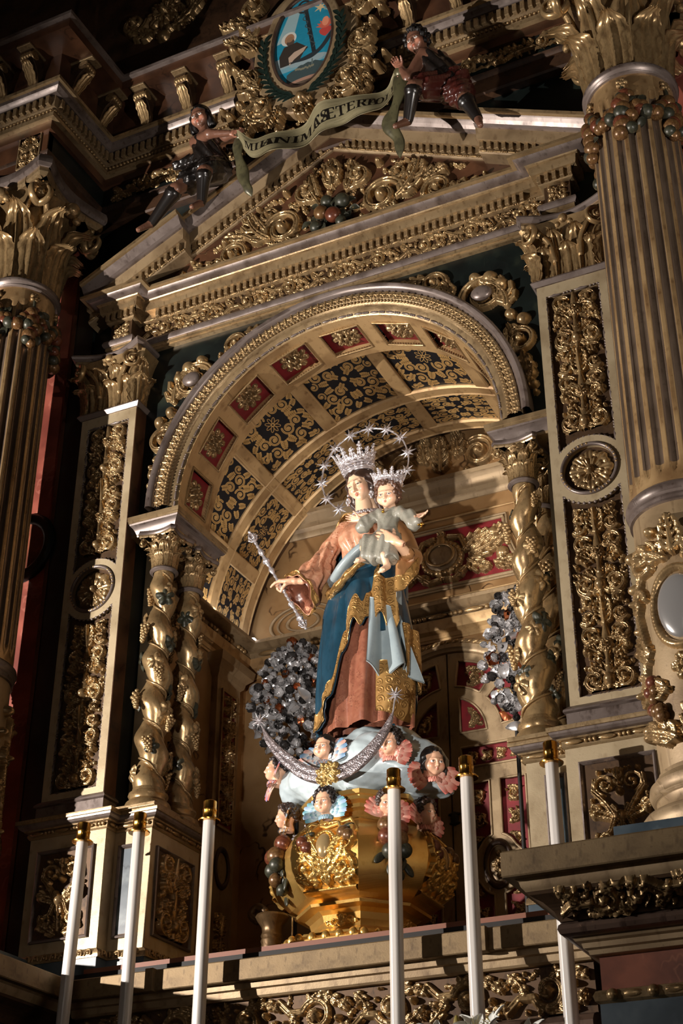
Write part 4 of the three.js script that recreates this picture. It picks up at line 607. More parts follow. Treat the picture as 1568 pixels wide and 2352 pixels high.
// projecting pedestals of the great columns
const slabRelief = (() => { const R = rinceau(1.55, .17, .045, .007, .4, 9); return R; })();
for (const s of [-1, 1]) {
  const t = thing('column_pedestal', s < 0 ? 'projecting pedestal of the left great column with moulded cornice, at the lower left edge' : 'large projecting pedestal of the right great column, carved cornice over red marble', 'pedestal');
  const P = s < 0 ? [[-3.3, 1.16], [-1.45, 1.16], [-1.45, .0]] : [[1.43, .0], [1.43, 1.16], [3.3, 1.16]], B = -.4;
  obj('top_slab', mould([[B, 3.51], [-.004, 3.51], [0, 3.516], [0, 3.615], [-.006, 3.622], [B, 3.622]], P), M.slab, t);
  obj('upper_fillets', mould([[B, 3.46], [-.075, 3.46], [-.07, 3.468], [-.06, 3.48], [-.055, 3.5], [-.04, 3.512], [B, 3.512]], P), M.flat, t);
  obj('cove', mould([[B, 3.35], [-.18, 3.35], [-.165, 3.39], [-.13, 3.425], [-.085, 3.448], [-.076, 3.462], [B, 3.462]], P), M.ground, t);
  obj('torus', mould([[B, 3.29], [-.2, 3.29], [-.178, 3.3], [-.17, 3.318], [-.174, 3.336], [-.19, 3.35], [B, 3.352]], P), M.darkSilver, t);
  obj('lower_fillets', mould([[B, 3.22], [-.29, 3.22], [-.27, 3.226], [-.265, 3.244], [-.25, 3.25], [-.245, 3.27], [-.225, 3.276], [-.215, 3.292], [B, 3.292]], P), M.flat, t);
  obj('dado', mould([[B, 2.6], [-.3, 2.6], [-.3, 3.222], [B, 3.222]], P), M.redOrange, t);
  obj('dado_moulding', mould([[B, 3.03], [-.29, 3.03], [-.275, 3.04], [-.268, 3.06], [-.278, 3.08], [-.29, 3.085], [B, 3.085]], P), M.gold, t);
  obj('lower_dado', mould([[B, 2.2], [-.29, 2.2], [-.29, 3.03], [B, 3.03]], P), M.blue, t);
  obj('core', s < 0 ? box(-3.2, -1.9, 0, 3.6, -.1, .75) : box(1.9, 3.2, 0, 3.6, -.1, .75), M.dark, t);
  const g = slabRelief.geo((x, y, h) => V(x, y, h)); g.rotateX(.95); const m = obj('carved_cove', g, M.carve, t, false); m.position.set(s < 0 ? -2.41 : 2.41, 3.36, .985);
  if (s > 0) { const b = []; for (let i = 0; i < 9; i++) b.push(ball(1.78 + i * .17, 3.06, .885, .026, 2), ell(1.78 + i * .17 + .085, 3.06, .88, .05, .018, .018, 10)); stuff(obj('bead_row', b, M.carve, t)); }
}

// ---------------------------------------------------------------- ledge (altar shelf) across the front of the niche
{
  const t = thing('altar_ledge', 'gilded altar ledge below the niche with carved frieze and dark rounded mouldings', 'ledge');
  obj('floor_board', box(-1.42, 1.42, 3.655, 3.688, -.12, .05), M.terracotta, t);
  const P = [[-1.47, .0], [1.45, .0]], B = -.3;
  obj('top_slab', mould([[B, 3.505], [.13, 3.505], [.134, 3.51], [.134, 3.61], [.128, 3.616], [B, 3.616]], P), M.slab, t);
  obj('recess', box(-1.47, 1.45, 3.61, 3.66, -.3, .06), M.dark, t);
  obj('slab_block', rbox(-.95, -.9, 3.5, 3.62, .1, .16, .004), M.slab, t); obj('slab_block', rbox(.92, .97, 3.5, 3.62, .1, .16, .004), M.slab, t);
  obj('fillet', mould([[B, 3.43], [.05, 3.43], [.06, 3.44], [.065, 3.47], [.085, 3.475], [.09, 3.507], [B, 3.507]], P), M.flat, t);
  obj('frieze', mould([[B, 3.2], [0, 3.2], [.01, 3.25], [.02, 3.43], [B, 3.43]], P), M.ground, t);
  const m = obj('frieze_carving', rinceau(2.86, .23, .055, .0055, .4, 14).geo(), M.carve, t, false); m.position.set(0, 3.2, .01);
  obj('dark_torus', mould([[B, 3.08], [.02, 3.08], [.07, 3.09], [.1, 3.12], [.1, 3.15], [.075, 3.18], [.03, 3.195], [.0, 3.2], [B, 3.2]], P), M.darkSilver, t);
  obj('lower_fillets', mould([[B, 2.95], [.02, 2.95], [.05, 2.96], [.055, 2.99], [.08, 3.0], [.085, 3.03], [.05, 3.04], [.045, 3.06], [.02, 3.08], [B, 3.08]], P), M.flat, t);
  obj('lower_wall', box(-1.47, 1.45, 1.0, 2.96, -.3, .02), M.redOrange, t);
}

{ const t = thing('altar_shelf', 'dark wooden shelf under the candles, below the bottom edge of the picture', 'shelf'); obj('board', box(-1.44, 1.42, 2.52, 2.6, .14, .62), M.darkwood, t); obj('support', box(-1.44, 1.42, 0, 2.52, .16, .58), M.darkwood, t); }
// ---------------------------------------------------------------- candles
const candleG = lathe([[.001, 0], [.036, 0], [.034, 1.0], [.033, 1.74], [.03, 1.745], [.001, 1.745]], 32);
const capG = [lathe([[.001, 1.735], [.058, 1.735], [.06, 1.742], [.05, 1.75], [.04, 1.752], [.037, 1.76], [.037, 1.79], [.039, 1.793], [.039, 1.799], [.036, 1.803], [.036, 1.845], [.03, 1.85], [.028, 1.835], [.001, 1.83]], 32)];
[[-1.40, 'first candle from the left, tall white with a brass cap'], [-1.0, 'second candle from the left, in front of the narrow blue panel'], [-.555, 'third candle from the left, between the left pedestal and the gold flower-basket stand'], [.547, 'tall white candle in front of the golden basket stand'], [.953, 'tall white candle in front of the red and gold door'], [1.40, 'rightmost white candle, passing behind the corner of the large right pedestal']].forEach(([x, l], i) => {
  const t = thing('candle', l, 'candle', [x, 2.6, .25]); obj('wax', candleG.clone(), M.wax, t, false); obj('brass_cap', capG[0].clone(), M.brass, t, false); t.rotation.z = [-.022, -.006, -.006, .002, .006, .006][i];
});
// ---------------------------------------------------------------- niche back wall: door, cornices, cartouche panel, lunette carving
function ringSector(cx, cy, r0, r1, a0, a1) { const s = new THREE.Shape(); s.absarc(cx, cy, r1, a0, a1, false); s.absarc(cx, cy, r0, a1, a0, true); s.closePath(); return s; }
const plate = (s, z, d) => { const g = new THREE.ExtrudeGeometry(s, { depth: d, bevelEnabled: false, curveSegments: 24 }); g.translate(0, 0, z); return nrm(g); };
const inset = (pts, d) => { const n = pts.length, P = []; for (let i = 0; i < n; i++) { const a = pts[(i - 1 + n) % n], b = pts[i], c = pts[(i + 1) % n]; const n1 = [-(b[1] - a[1]), b[0] - a[0]], n2 = [-(c[1] - b[1]), c[0] - b[0]], l1 = Math.hypot(...n1), l2 = Math.hypot(...n2); n1[0] /= l1; n1[1] /= l1; n2[0] /= l2; n2[1] /= l2; const k = 1 + n1[0] * n2[0] + n1[1] * n2[1]; P.push([b[0] + (n1[0] + n2[0]) / k * d, b[1] + (n1[1] + n2[1]) / k * d]); } return P; };
const clipRelief = (R, pts, ox, oy) => { const inside = (x, y) => { let c = false; for (let i = 0, j = pts.length - 1; i < pts.length; j = i++) { const [xi, yi] = pts[i], [xj, yj] = pts[j]; if ((yi > y) !== (yj > y) && x < (xj - xi) * (y - yi) / (yj - yi) + xi) c = !c; } return c; }; for (let j = 0; j < R.ny; j++) for (let i = 0; i < R.nx; i++) if (!inside(i * R.dx - R.w / 2 + ox, j * R.dy + oy)) R.H[j * R.nx + i] = 0; return R; };
function redPanel(t, pts, z, seed) { // crimson field sunk in the door with a moulded rim and a gilded carving
  if (THREE.ShapeUtils.area(pts.map(p => new THREE.Vector2(...p))) < 0) pts = pts.slice().reverse();
  const sh = new THREE.Shape(pts.map(p => new THREE.Vector2(...p))); obj('red_panel', plate(sh, z - .03, .004), M.crimson, t);
  const ins = inset(pts, .022); const xs = ins.map(p => p[0]), ys = ins.map(p => p[1]), x0 = Math.min(...xs), x1 = Math.max(...xs), y0 = Math.min(...ys), y1 = Math.max(...ys), w = x1 - x0, h = y1 - y0;
  const R = new Relief(w, h, .0048); SEED = seed; const n = Math.max(1, Math.round(h / w)), m = Math.max(1, Math.round(w / h)), d = .03, S = Math.min(w, h);
  for (let a = 0; a < m; a++) for (let b = 0; b < n; b++) { const cx = -w / 2 + (a + .5) * w / m, cy = (b + .5) * h / n, k = (a + b) % 2 ? 1 : -1; R.spiral(cx, cy, S * .3, rr(0, 6), k * 1.3, S * .06, d); R.leaf(cx - S * .3, cy - S * .3, .5 + rr(-.2, .2), S * .5, S * .2, d, { curl: k, n: 4 }); R.leaf(cx + S * .3, cy + S * .25, 3.6 + rr(-.2, .2), S * .5, S * .2, d, { curl: k, n: 4 }); R.leaf(cx - S * .3, cy + S * .35, -.6, S * .4, S * .16, d, { curl: -k, n: 3 }); for (let q = 0; q < 5; q++) R.dome(cx + rr(-.4, .4) * S, cy + rr(-.4, .4) * S, S * .06, d); R.rosette(cx, cy, S * .14, 6, d, .005); }
  clipRelief(R, ins, (x0 + x1) / 2, y0); obj('gilded_carving', R.geo(), M.carve, t, false).position.set((x0 + x1) / 2, y0, z - .026);
  obj('panel_moulding', tube([...pts, pts[0]].flatMap((p, i, A) => i < A.length - 1 ? [0, .33, .66].map(u => V(mix(p[0], A[i + 1][0], u), mix(p[1], A[i + 1][1], u), z)) : [V(p[0], p[1], z)]), () => .009, 6), M.flat, t);
}
{
  const zb = -1.95, zd = -1.9;
  for (const s of [-1, 1]) {
    const t = thing('door', s < 0 ? 'left leaf of the gilded double door, mostly hidden behind the statue' : 'right leaf of the gilded double door, crimson panels with gilded carving', 'door');
    const X = p => p.map(q => [q[0] * s, q[1]]); const cy = 5.5, arcP = (r0, r1, a0, a1, n = 8) => { const P = []; for (let i = 0; i <= n; i++) { const a = mix(a0, a1, i / n); P.push([r1 * Math.cos(a), cy + r1 * Math.sin(a)]); } for (let i = n; i >= 0; i--) { const a = mix(a0, a1, i / n); P.push([r0 * Math.cos(a), cy + r0 * Math.sin(a)]); } return P; };
    const quarter = () => { const P = [[.08, 5.53], [.27, 5.53]]; for (let i = 0; i <= 8; i++) { const a = mix(.05, 1.28, i / 8); P.push([.27 * Math.cos(a) + .0, 5.51 + .29 * Math.sin(a)]); } return P; };
    const oct = (x0, x1, y0, y1, cx, cyy, r, up) => { const P = up ? [[x0, y1], [x1, y1]] : [[x0, y0], [x1, y0]]; return P; };
    const vp = (x0, x1, inner, upq) => { const P = []; const ox = .305, oy = 4.605, rx = .15, ry = .2; const f = x => oy + (upq ? 1 : -1) * ry * Math.sqrt(Math.max(0, 1 - Math.pow((x - ox) / rx, 2))); if (upq) { P.push([x0, 5.17], [x1, 5.17]); const yE = [x1, x0].map(x => Math.abs(x - ox) < rx ? f(x) : oy + .02); P.push([x1, yE[0]]); for (let i = 1; i < 6; i++) { const x = mix(x1, x0, i / 6); if (Math.abs(x - ox) < rx) P.push([x, f(x)]); } P.push([x0, yE[1]]); } else { P.push([x0, 4.05], [x0, Math.abs(x0 - ox) < rx ? f(x0) : oy - .02]); for (let i = 1; i < 6; i++) { const x = mix(x0, x1, i / 6); if (Math.abs(x - ox) < rx) P.push([x, f(x)]); } P.push([x1, Math.abs(x1 - ox) < rx ? f(x1) : oy - .02], [x1, 4.05]); } return P; };
    const panels = [arcP(.38, .57, .92, 1.43), arcP(.38, .57, .14, .76), quarter(), [[.08, 5.28], [.53, 5.28], [.53, 5.425], [.08, 5.425]], vp(.09, .27, 0, 1), vp(.34, .52, 0, 1), vp(.09, .27, 0, 0), vp(.34, .52, 0, 0)].map(X);
    const lf = new THREE.Shape(); lf.moveTo(s * .006, 3.66); lf.lineTo(s * .62, 3.66); lf.lineTo(s * .62, 5.5); for (let i = 1; i <= 16; i++) { const a = i / 16 * PI / 2; lf.lineTo(s * Math.max(.006, .63 * Math.cos(a)), 5.5 + .63 * Math.sin(a)); } lf.closePath();
    for (const p of panels) { const h = new THREE.Path(p.map(q => new THREE.Vector2(...q))); lf.holes.push(h); }
    const ov = new THREE.Path(); ov.absellipse(s * .305, 4.605, .075, .12, 0, TAU, false); lf.holes.push(ov);
    obj('door_leaf', plate(lf, zd - .035, .035), M.flat, t);
    panels.forEach((p, i) => redPanel(t, p, zd, 40 + i));
    obj('oval_moulding', nrm(new THREE.TorusGeometry(.09, .014, 8, 40).scale(1, 1.6, 1).translate(s * .305, 4.605, zd + .004)), M.darkwood, t);
    obj('oval_field', ell(s * .305, 4.605, zd - .02, .075, .12, .012, 20), M.flat, t);
    const r = new Relief(.12, .2, .005); r.rosette(0, .1, .05, 6, .03); r.leaf(0, .13, PI / 2, .06, .03, .025, { n: 3 }); r.leaf(0, .07, -PI / 2, .06, .03, .025, { n: 3 }); obj('oval_carving', r.geo(), M.carve, t, false).position.set(s * .305, 4.505, zd - .012);
  }
  obj('door_lock', [ell(0, 0, 0, .028, .05, .02, 14), ell(0, .03, 0, .045, .014, .016, 12), ell(0, -.03, 0, .04, .014, .016, 12)], M.dark, scene.getObjectByName('door_001')).position.set(.02, 4.94, zd + .012);
  const d = thing('door_surround', 'arched gilded surround of the double door with a rope moulding', 'door frame');
  obj('arch_moulding', arch([[.74, -1.96], [.74, -1.9], [.725, -1.885], [.7, -1.88], [.69, -1.868], [.665, -1.868], [.655, -1.88], [.64, -1.885], [.632, -1.9], [.632, -1.96]], 0, 5.5, 0, PI, 48), M.flat, d);
  const rp = []; for (let i = 0; i < 44; i++) { const a = (i + .5) / 44 * PI, g = ell(0, 0, 0, .026, .012, .013, 8); g.rotateZ(a + PI / 2 + .6); g.translate(.712 * Math.cos(a), 5.5 + .712 * Math.sin(a), -1.88); rp.push(g); } stuff(obj('rope_moulding', rp, M.carve, d));
  for (const s of [-1, 1]) obj('jamb', box(Math.min(s * .632, s * .74), Math.max(s * .632, s * .74), 3.66, 5.5, -1.96, -1.88), M.flat, d);
  // cornice that runs round the niche (the LED strips lie on it)
  const c = thing('niche_cornice', 'moulded cornice with bead and reel running round the inside of the niche', 'cornice');
  const P = [[-1.62, -.52], [-1.62, -1.95], [1.62, -1.95], [1.62, -.52]].reverse(), pr = o => o;
  const PP = [[-1.62, -.5], [-1.62, -1.95], [1.62, -1.95], [1.62, -.5]];
  obj('upper_moulding', mould([[-.03, 6.455], [.07, 6.455], [.09, 6.46], [.13, 6.48], [.14, 6.485], [.142, 6.51], [-.03, 6.51]], PP), M.flat, c);
  obj('bead_bed', mould([[-.03, 6.4], [.05, 6.4], [.05, 6.456], [-.03, 6.456]], PP), M.flat, c);
  obj('lower_moulding', mould([[-.03, 6.26], [.012, 6.26], [.014, 6.275], [.02, 6.28], [.022, 6.31], [.05, 6.33], [.065, 6.37], [.07, 6.4], [-.03, 6.4]], PP), M.vault, c);
  const bl = beadReel(3.0, .02); bl.translate(-1.5, 6.428, -1.885); stuff(obj('bead_and_reel', bl, M.carve, c));
  const sb = []; for (const s of [-1, 1]) for (let i = 0; i < 6; i++) for (let k = -1; k < 2; k++) sb.push(ball(s * 1.56, 6.428, -.75 - i * .2 + k * .042, .02, 2)); stuff(obj('bead_triplets', sb, M.carve, c));
  // frieze over the cornice: marbled ground, red panel with cartouche
  const f = thing('cartouche_panel', 'crimson panel with a gilded oval cartouche and scrolls, behind the statue', 'panel');
  const rp2 = s => [[-.0, 0]]; const pan = (g) => { const P = []; const yb = 6.69 - g, yt = 7.14 + g, xb = .64 + g * 1.2, xt = .45 + g; P.push([-xb, yb], [xb, yb]); for (let i = 1; i < 8; i++) { const t = i / 8; P.push([mix(xb, xt, Math.pow(t, .55)) - .03 * Math.sin(PI * t), mix(yb, yt, t)]); } P.push([xt, yt], [-xt, yt]); for (let i = 7; i > 0; i--) { const t = i / 8; P.push([-mix(xb, xt, Math.pow(t, .55)) + .03 * Math.sin(PI * t), mix(yb, yt, t)]); } return P; };
  obj('red_ground', plate(new THREE.Shape(pan(0).map(p => new THREE.Vector2(...p))), zb - .004, .01), M.crimson, f);
  const rim = (g, r, m) => { const q = pan(g); obj('moulding', tube([...q, q[0]].flatMap((p, i, A) => i < A.length - 1 ? [0, .25, .5, .75].map(u => V(mix(p[0], A[i + 1][0], u), mix(p[1], A[i + 1][1], u), zb + .012)) : [V(...p, zb + .012)]), () => r, 8), m, f); }; rim(.008, .014, M.flat); rim(.03, .009, M.flat); rim(.1, .008, M.vault);
  const R = new Relief(1.14, .44, .005), dd = .05; for (const s of [-1, 1]) { const A = (a) => s > 0 ? a : PI - a; R.leaf(s * .17, .24, A(.9), .26, .1, dd, { curl: -s * .9, n: 5 }); R.leaf(s * .22, .2, A(.1), .28, .11, dd, { curl: s * .5, n: 5 }); R.leaf(s * .2, .16, A(-.8), .2, .09, dd, { curl: s * .5, n: 4 }); R.dome(s * .46, .16, .05, dd).dome(s * .52, .1, .035, dd).dome(s * .4, .34, .04, dd).dome(s * .43, .28, .03, dd); R.leaf(s * .36, .3, A(.7), .14, .06, dd, { n: 3 }); R.leaf(s * .4, .1, A(-.4), .16, .07, dd, { n: 4 }); R.spiral(s * .14, .06, .04, A(1), s * 1.2, .014, dd); R.stroke([[s * .06, .38], [s * .15, .36], [s * .19, .26]], t => .024, t => dd * .9, { groove: .3 }); R.stroke([[s * .02, .04], [s * .1, .03], [s * .18, .1]], t => .024, t => dd * .9, { groove: .3 }); }
  R.stroke([[0, .32], [0, .36]], t => .04, t => dd); for (let i = 0; i <= 24; i++) { const a = i / 24 * TAU; R.dome(.14 * Math.cos(a), .215 + .12 * Math.sin(a), .03, .036); } R.leaf(0, .36, PI / 2, .07, .05, dd, { n: 3 });
  obj('scrolls', R.geo(), M.carve, f, false).position.set(-.02, 6.695, zb + .006);
  obj('cartouche', [ell(-.02, 6.915, zb + .02, .135, .115, .04, 30)], M.flat, f); obj('cartouche_rim', nrm(new THREE.TorusGeometry(.1, .011, 8, 48).scale(1.05, .86, 1).translate(-.02, 6.92, zb + .056)), M.carve, f);
  for (const s of [-1, 1]) for (const [r, w] of [[.27, .014], [.21, .01], [.13, .014]]) obj('oval_moulding', nrm(new THREE.TorusGeometry(r, w, 8, 48).scale(1, .52, 1).translate(s * 1.15, 6.65, zb + .01)), M.flat, f);
  const l = thing('lunette', 'dark carved lunette of scrolls under the back of the vault', 'carving');
  obj('cornice', mould([[-.03, 7.36], [.012, 7.36], [.03, 7.38], [.035, 7.4], [.06, 7.42], [.065, 7.45], [.1, 7.5], [.12, 7.51], [.125, 7.54], [-.03, 7.55]], [[-1.3, zb], [1.3, zb]]), M.flat, l);
  const LR = new Relief(1.9, .5, .006); for (const s of [-1, 1]) { LR.spiral(s * .3, .19, .13, s > 0 ? 2 : 1.1, -s * 1.5, .034, .06); LR.leaf(s * .42, .12, s > 0 ? .5 : PI - .5, .24, .1, .06, { curl: s, n: 5 }); LR.spiral(s * .62, .12, .09, 0, s * 1.4, .026, .05); LR.leaf(s * .12, .2, s > 0 ? 1.2 : PI - 1.2, .24, .1, .06, { curl: s * .8, n: 5 }); LR.dome(s * .5, .26, .035, .05).dome(s * .2, .06, .03, .05).dome(s * .78, .06, .04, .05); } LR.leaf(0, .1, PI / 2, .3, .13, .07, { n: 6 }); obj('scrolls', LR.geo(), M.carve, l, false).position.set(0, 7.55, zb);
  // pilaster strips and crimson panels on the left wall of the niche
  const w = thing('wall_panel', 'narrow crimson panel with gilded fruit carving on the left wall inside the niche', 'panel', [-1.62, 0, -1.62]); w.rotation.y = PI / 2;
  obj('strip', [box(-.16, .16, 3.66, 6.2, -.02, .05)], M.flat, w); obj('strip_cap', mould([[-.04, 6.1], [.0, 6.1], [.02, 6.12], [.03, 6.16], [.07, 6.2], [.08, 6.26], [-.04, 6.26]], [[-.16, 0], [-.16, .05], [.16, .05], [.16, 0]]), M.flat, w);
  obj('red_ground', box(-.1, .1, 5.02, 6.02, .048, .056), M.crimson, w); obj('carving', candelabra(.15, .94, .04, .005, 6, 21).geo(), M.carve, w, false).position.set(0, 5.05, .056);
  obj('frame', mould([[-.006, -.006], [.01, -.006], [.01, .012], [-.006, .012]].map(p => [p[1], p[0]]), [[-.1, -5.02], [-.1, -6.02], [.1, -6.02], [.1, -5.02]], true).rotateX(PI / 2).translate(0, 0, .056), M.gold, w);
  obj('oval_moulding', nrm(new THREE.TorusGeometry(.085, .014, 8, 36).scale(1, 1.5, 1).translate(0, 4.75, .056)), M.darkwood, w); obj('lower_carving', candelabra(.14, .5, .035, .005, 3, 22).geo(), M.carve, w, false).position.set(0, 3.95, .052);
}
// ---------------------------------------------------------------- sculpture: signed distance fields meshed by surface nets
const smin = (a, b, k) => { const h = Math.max(k - Math.abs(a - b), 0) / k; return Math.min(a, b) - h * h * k * .25; };
const smax = (a, b, k) => -smin(-a, -b, k);
const cap = (p, a, b, ra, rb) => { const bx = b[0] - a[0], by = b[1] - a[1], bz = b[2] - a[2], px = p[0] - a[0], py = p[1] - a[1], pz = p[2] - a[2], t = clamp((px * bx + py * by + pz * bz) / (bx * bx + by * by + bz * bz + 1e-12), 0, 1); return Math.hypot(px - bx * t, py - by * t, pz - bz * t) - mix(ra, rb, t); };
const elp = (p, c, r) => { const x = (p[0] - c[0]) / r[0], y = (p[1] - c[1]) / r[1], z = (p[2] - c[2]) / r[2], k = Math.hypot(x, y, z); return (k - 1) * Math.min(r[0], r[1], r[2]) * (k < 1 ? 1 : .9); };
const sph = (p, c, r) => Math.hypot(p[0] - c[0], p[1] - c[1], p[2] - c[2]) - r;
function sdfMesh(f, lo, hi, c, col = null) {
  const n = [0, 1, 2].map(i => Math.ceil((hi[i] - lo[i]) / c) + 1), [nx, ny, nz] = n, F = new Float32Array(nx * ny * nz); let k = 0; const p = [0, 0, 0];
  const B = 5, lim = B * c * .87 * 2.0 + .006; // blocks far from the surface are filled with one value
  for (let bz = 0; bz < nz; bz += B) for (let by = 0; by < ny; by += B) for (let bx = 0; bx < nx; bx += B) {
    p[0] = lo[0] + (bx + B / 2) * c; p[1] = lo[1] + (by + B / 2) * c; p[2] = lo[2] + (bz + B / 2) * c; const m = f(p), far = Math.abs(m) > lim;
    for (let z = bz; z < Math.min(nz, bz + B); z++) for (let y = by; y < Math.min(ny, by + B); y++) for (let x = bx; x < Math.min(nx, bx + B); x++) { k = (z * ny + y) * nx + x; if (far) F[k] = m; else { p[0] = lo[0] + x * c; p[1] = lo[1] + y * c; p[2] = lo[2] + z * c; F[k] = f(p); } } }
  const id = new Int32Array(nx * ny * nz).fill(-1), P = [], ix = [], at = (x, y, z) => (z * ny + y) * nx + x, O = [0, 1, nx, nx + 1, nx * ny, nx * ny + 1, nx * ny + nx, nx * ny + nx + 1];
  const E = [[0, 1], [2, 3], [4, 5], [6, 7], [0, 2], [1, 3], [4, 6], [5, 7], [0, 4], [1, 5], [2, 6], [3, 7]], cx = i => [i & 1, (i >> 1) & 1, (i >> 2) & 1];
  for (let z = 0; z < nz - 1; z++) for (let y = 0; y < ny - 1; y++) for (let x = 0; x < nx - 1; x++) {
    const b = at(x, y, z); let m = 0; for (let i = 0; i < 8; i++) if (F[b + O[i]] < 0) m |= 1 << i; if (m === 0 || m === 255) continue;
    let sx = 0, sy = 0, sz = 0, q = 0; for (const [i, j] of E) { const a = F[b + O[i]], d = F[b + O[j]]; if ((a < 0) === (d < 0)) continue; const t = a / (a - d), A = cx(i), B = cx(j); sx += mix(A[0], B[0], t); sy += mix(A[1], B[1], t); sz += mix(A[2], B[2], t); q++; }
    id[b] = P.length / 3; P.push(lo[0] + (x + sx / q) * c, lo[1] + (y + sy / q) * c, lo[2] + (z + sz / q) * c);
  }
  const quad = (a, b, d, e, fl) => { if (a < 0 || b < 0 || d < 0 || e < 0) return; fl ? ix.push(a, b, d, a, d, e) : ix.push(a, d, b, a, e, d); };
  for (let z = 1; z < nz - 1; z++) for (let y = 1; y < ny - 1; y++) for (let x = 1; x < nx - 1; x++) { const b = at(x, y, z), s = F[b] < 0;
    if (s !== F[b + 1] < 0) quad(id[b], id[b - nx], id[b - nx - nx * ny], id[b - nx * ny], !s);
    if (s !== F[b + nx] < 0) quad(id[b], id[b - nx * ny], id[b - nx * ny - 1], id[b - 1], !s);
    if (s !== F[b + nx * ny] < 0) quad(id[b], id[b - 1], id[b - 1 - nx], id[b - nx], !s); }
  // orient outward
  const g = new THREE.BufferGeometry(); g.setAttribute('position', new THREE.BufferAttribute(new Float32Array(P), 3));
  if (ix.length) { let vol = 0; for (let i = 0; i < ix.length; i += 3) { const a = ix[i] * 3, b = ix[i + 1] * 3, d = ix[i + 2] * 3; vol += P[a] * (P[b + 1] * P[d + 2] - P[b + 2] * P[d + 1]) - P[a + 1] * (P[b] * P[d + 2] - P[b + 2] * P[d]) + P[a + 2] * (P[b] * P[d + 1] - P[b + 1] * P[d]); } if (vol < 0) for (let i = 0; i < ix.length; i += 3) { const t = ix[i]; ix[i] = ix[i + 1]; ix[i + 1] = t; } }
  g.setIndex(ix); g.computeVertexNormals();
  if (col) { const C = new Float32Array(P.length); for (let i = 0; i < P.length; i += 3) { const q = col([P[i], P[i + 1], P[i + 2]]); C[i] = q[0]; C[i + 1] = q[1]; C[i + 2] = q[2]; } g.setAttribute('color', new THREE.BufferAttribute(C, 3)); }
  return g;
}
const lin = h => { const c = new THREE.Color(h); return [c.r, c.g, c.b]; };
function paint(g, fn) { const p = g.attributes.position, n = g.attributes.normal, C = new Float32Array(p.count * 3); for (let i = 0; i < p.count; i++) { const q = typeof fn === 'function' ? fn([p.getX(i), p.getY(i), p.getZ(i)], [n.getX(i), n.getY(i), n.getZ(i)]) : fn; C.set(q, 3 * i); } g.setAttribute('color', new THREE.BufferAttribute(C, 3)); return g; }
const n3 = (x, y, z, s = 0) => (Math.sin(x * 1.3 + s) * Math.cos(y * 1.7 + s * 2) + Math.sin(y * 2.3 + z * 1.1 + s) * Math.cos(z * 1.9 - x + s) + Math.sin((x + y + z) * 3.1 + s) * .5) / 2.5;
M.skin = new THREE.MeshPhysicalMaterial({ vertexColors: true, roughness: .38, clearcoat: .5, clearcoatRoughness: .22 });
M.hair = new THREE.MeshPhysicalMaterial({ vertexColors: true, roughness: .45, clearcoat: .25, clearcoatRoughness: .3 });
const cSkin = lin('#e6bd9a'), cLip = lin('#b8654f'), cBlush = lin('#e0987c'), cBrow = lin('#5a3a26'), cHair = lin('#33221a'), cLash = lin('#3a241a');
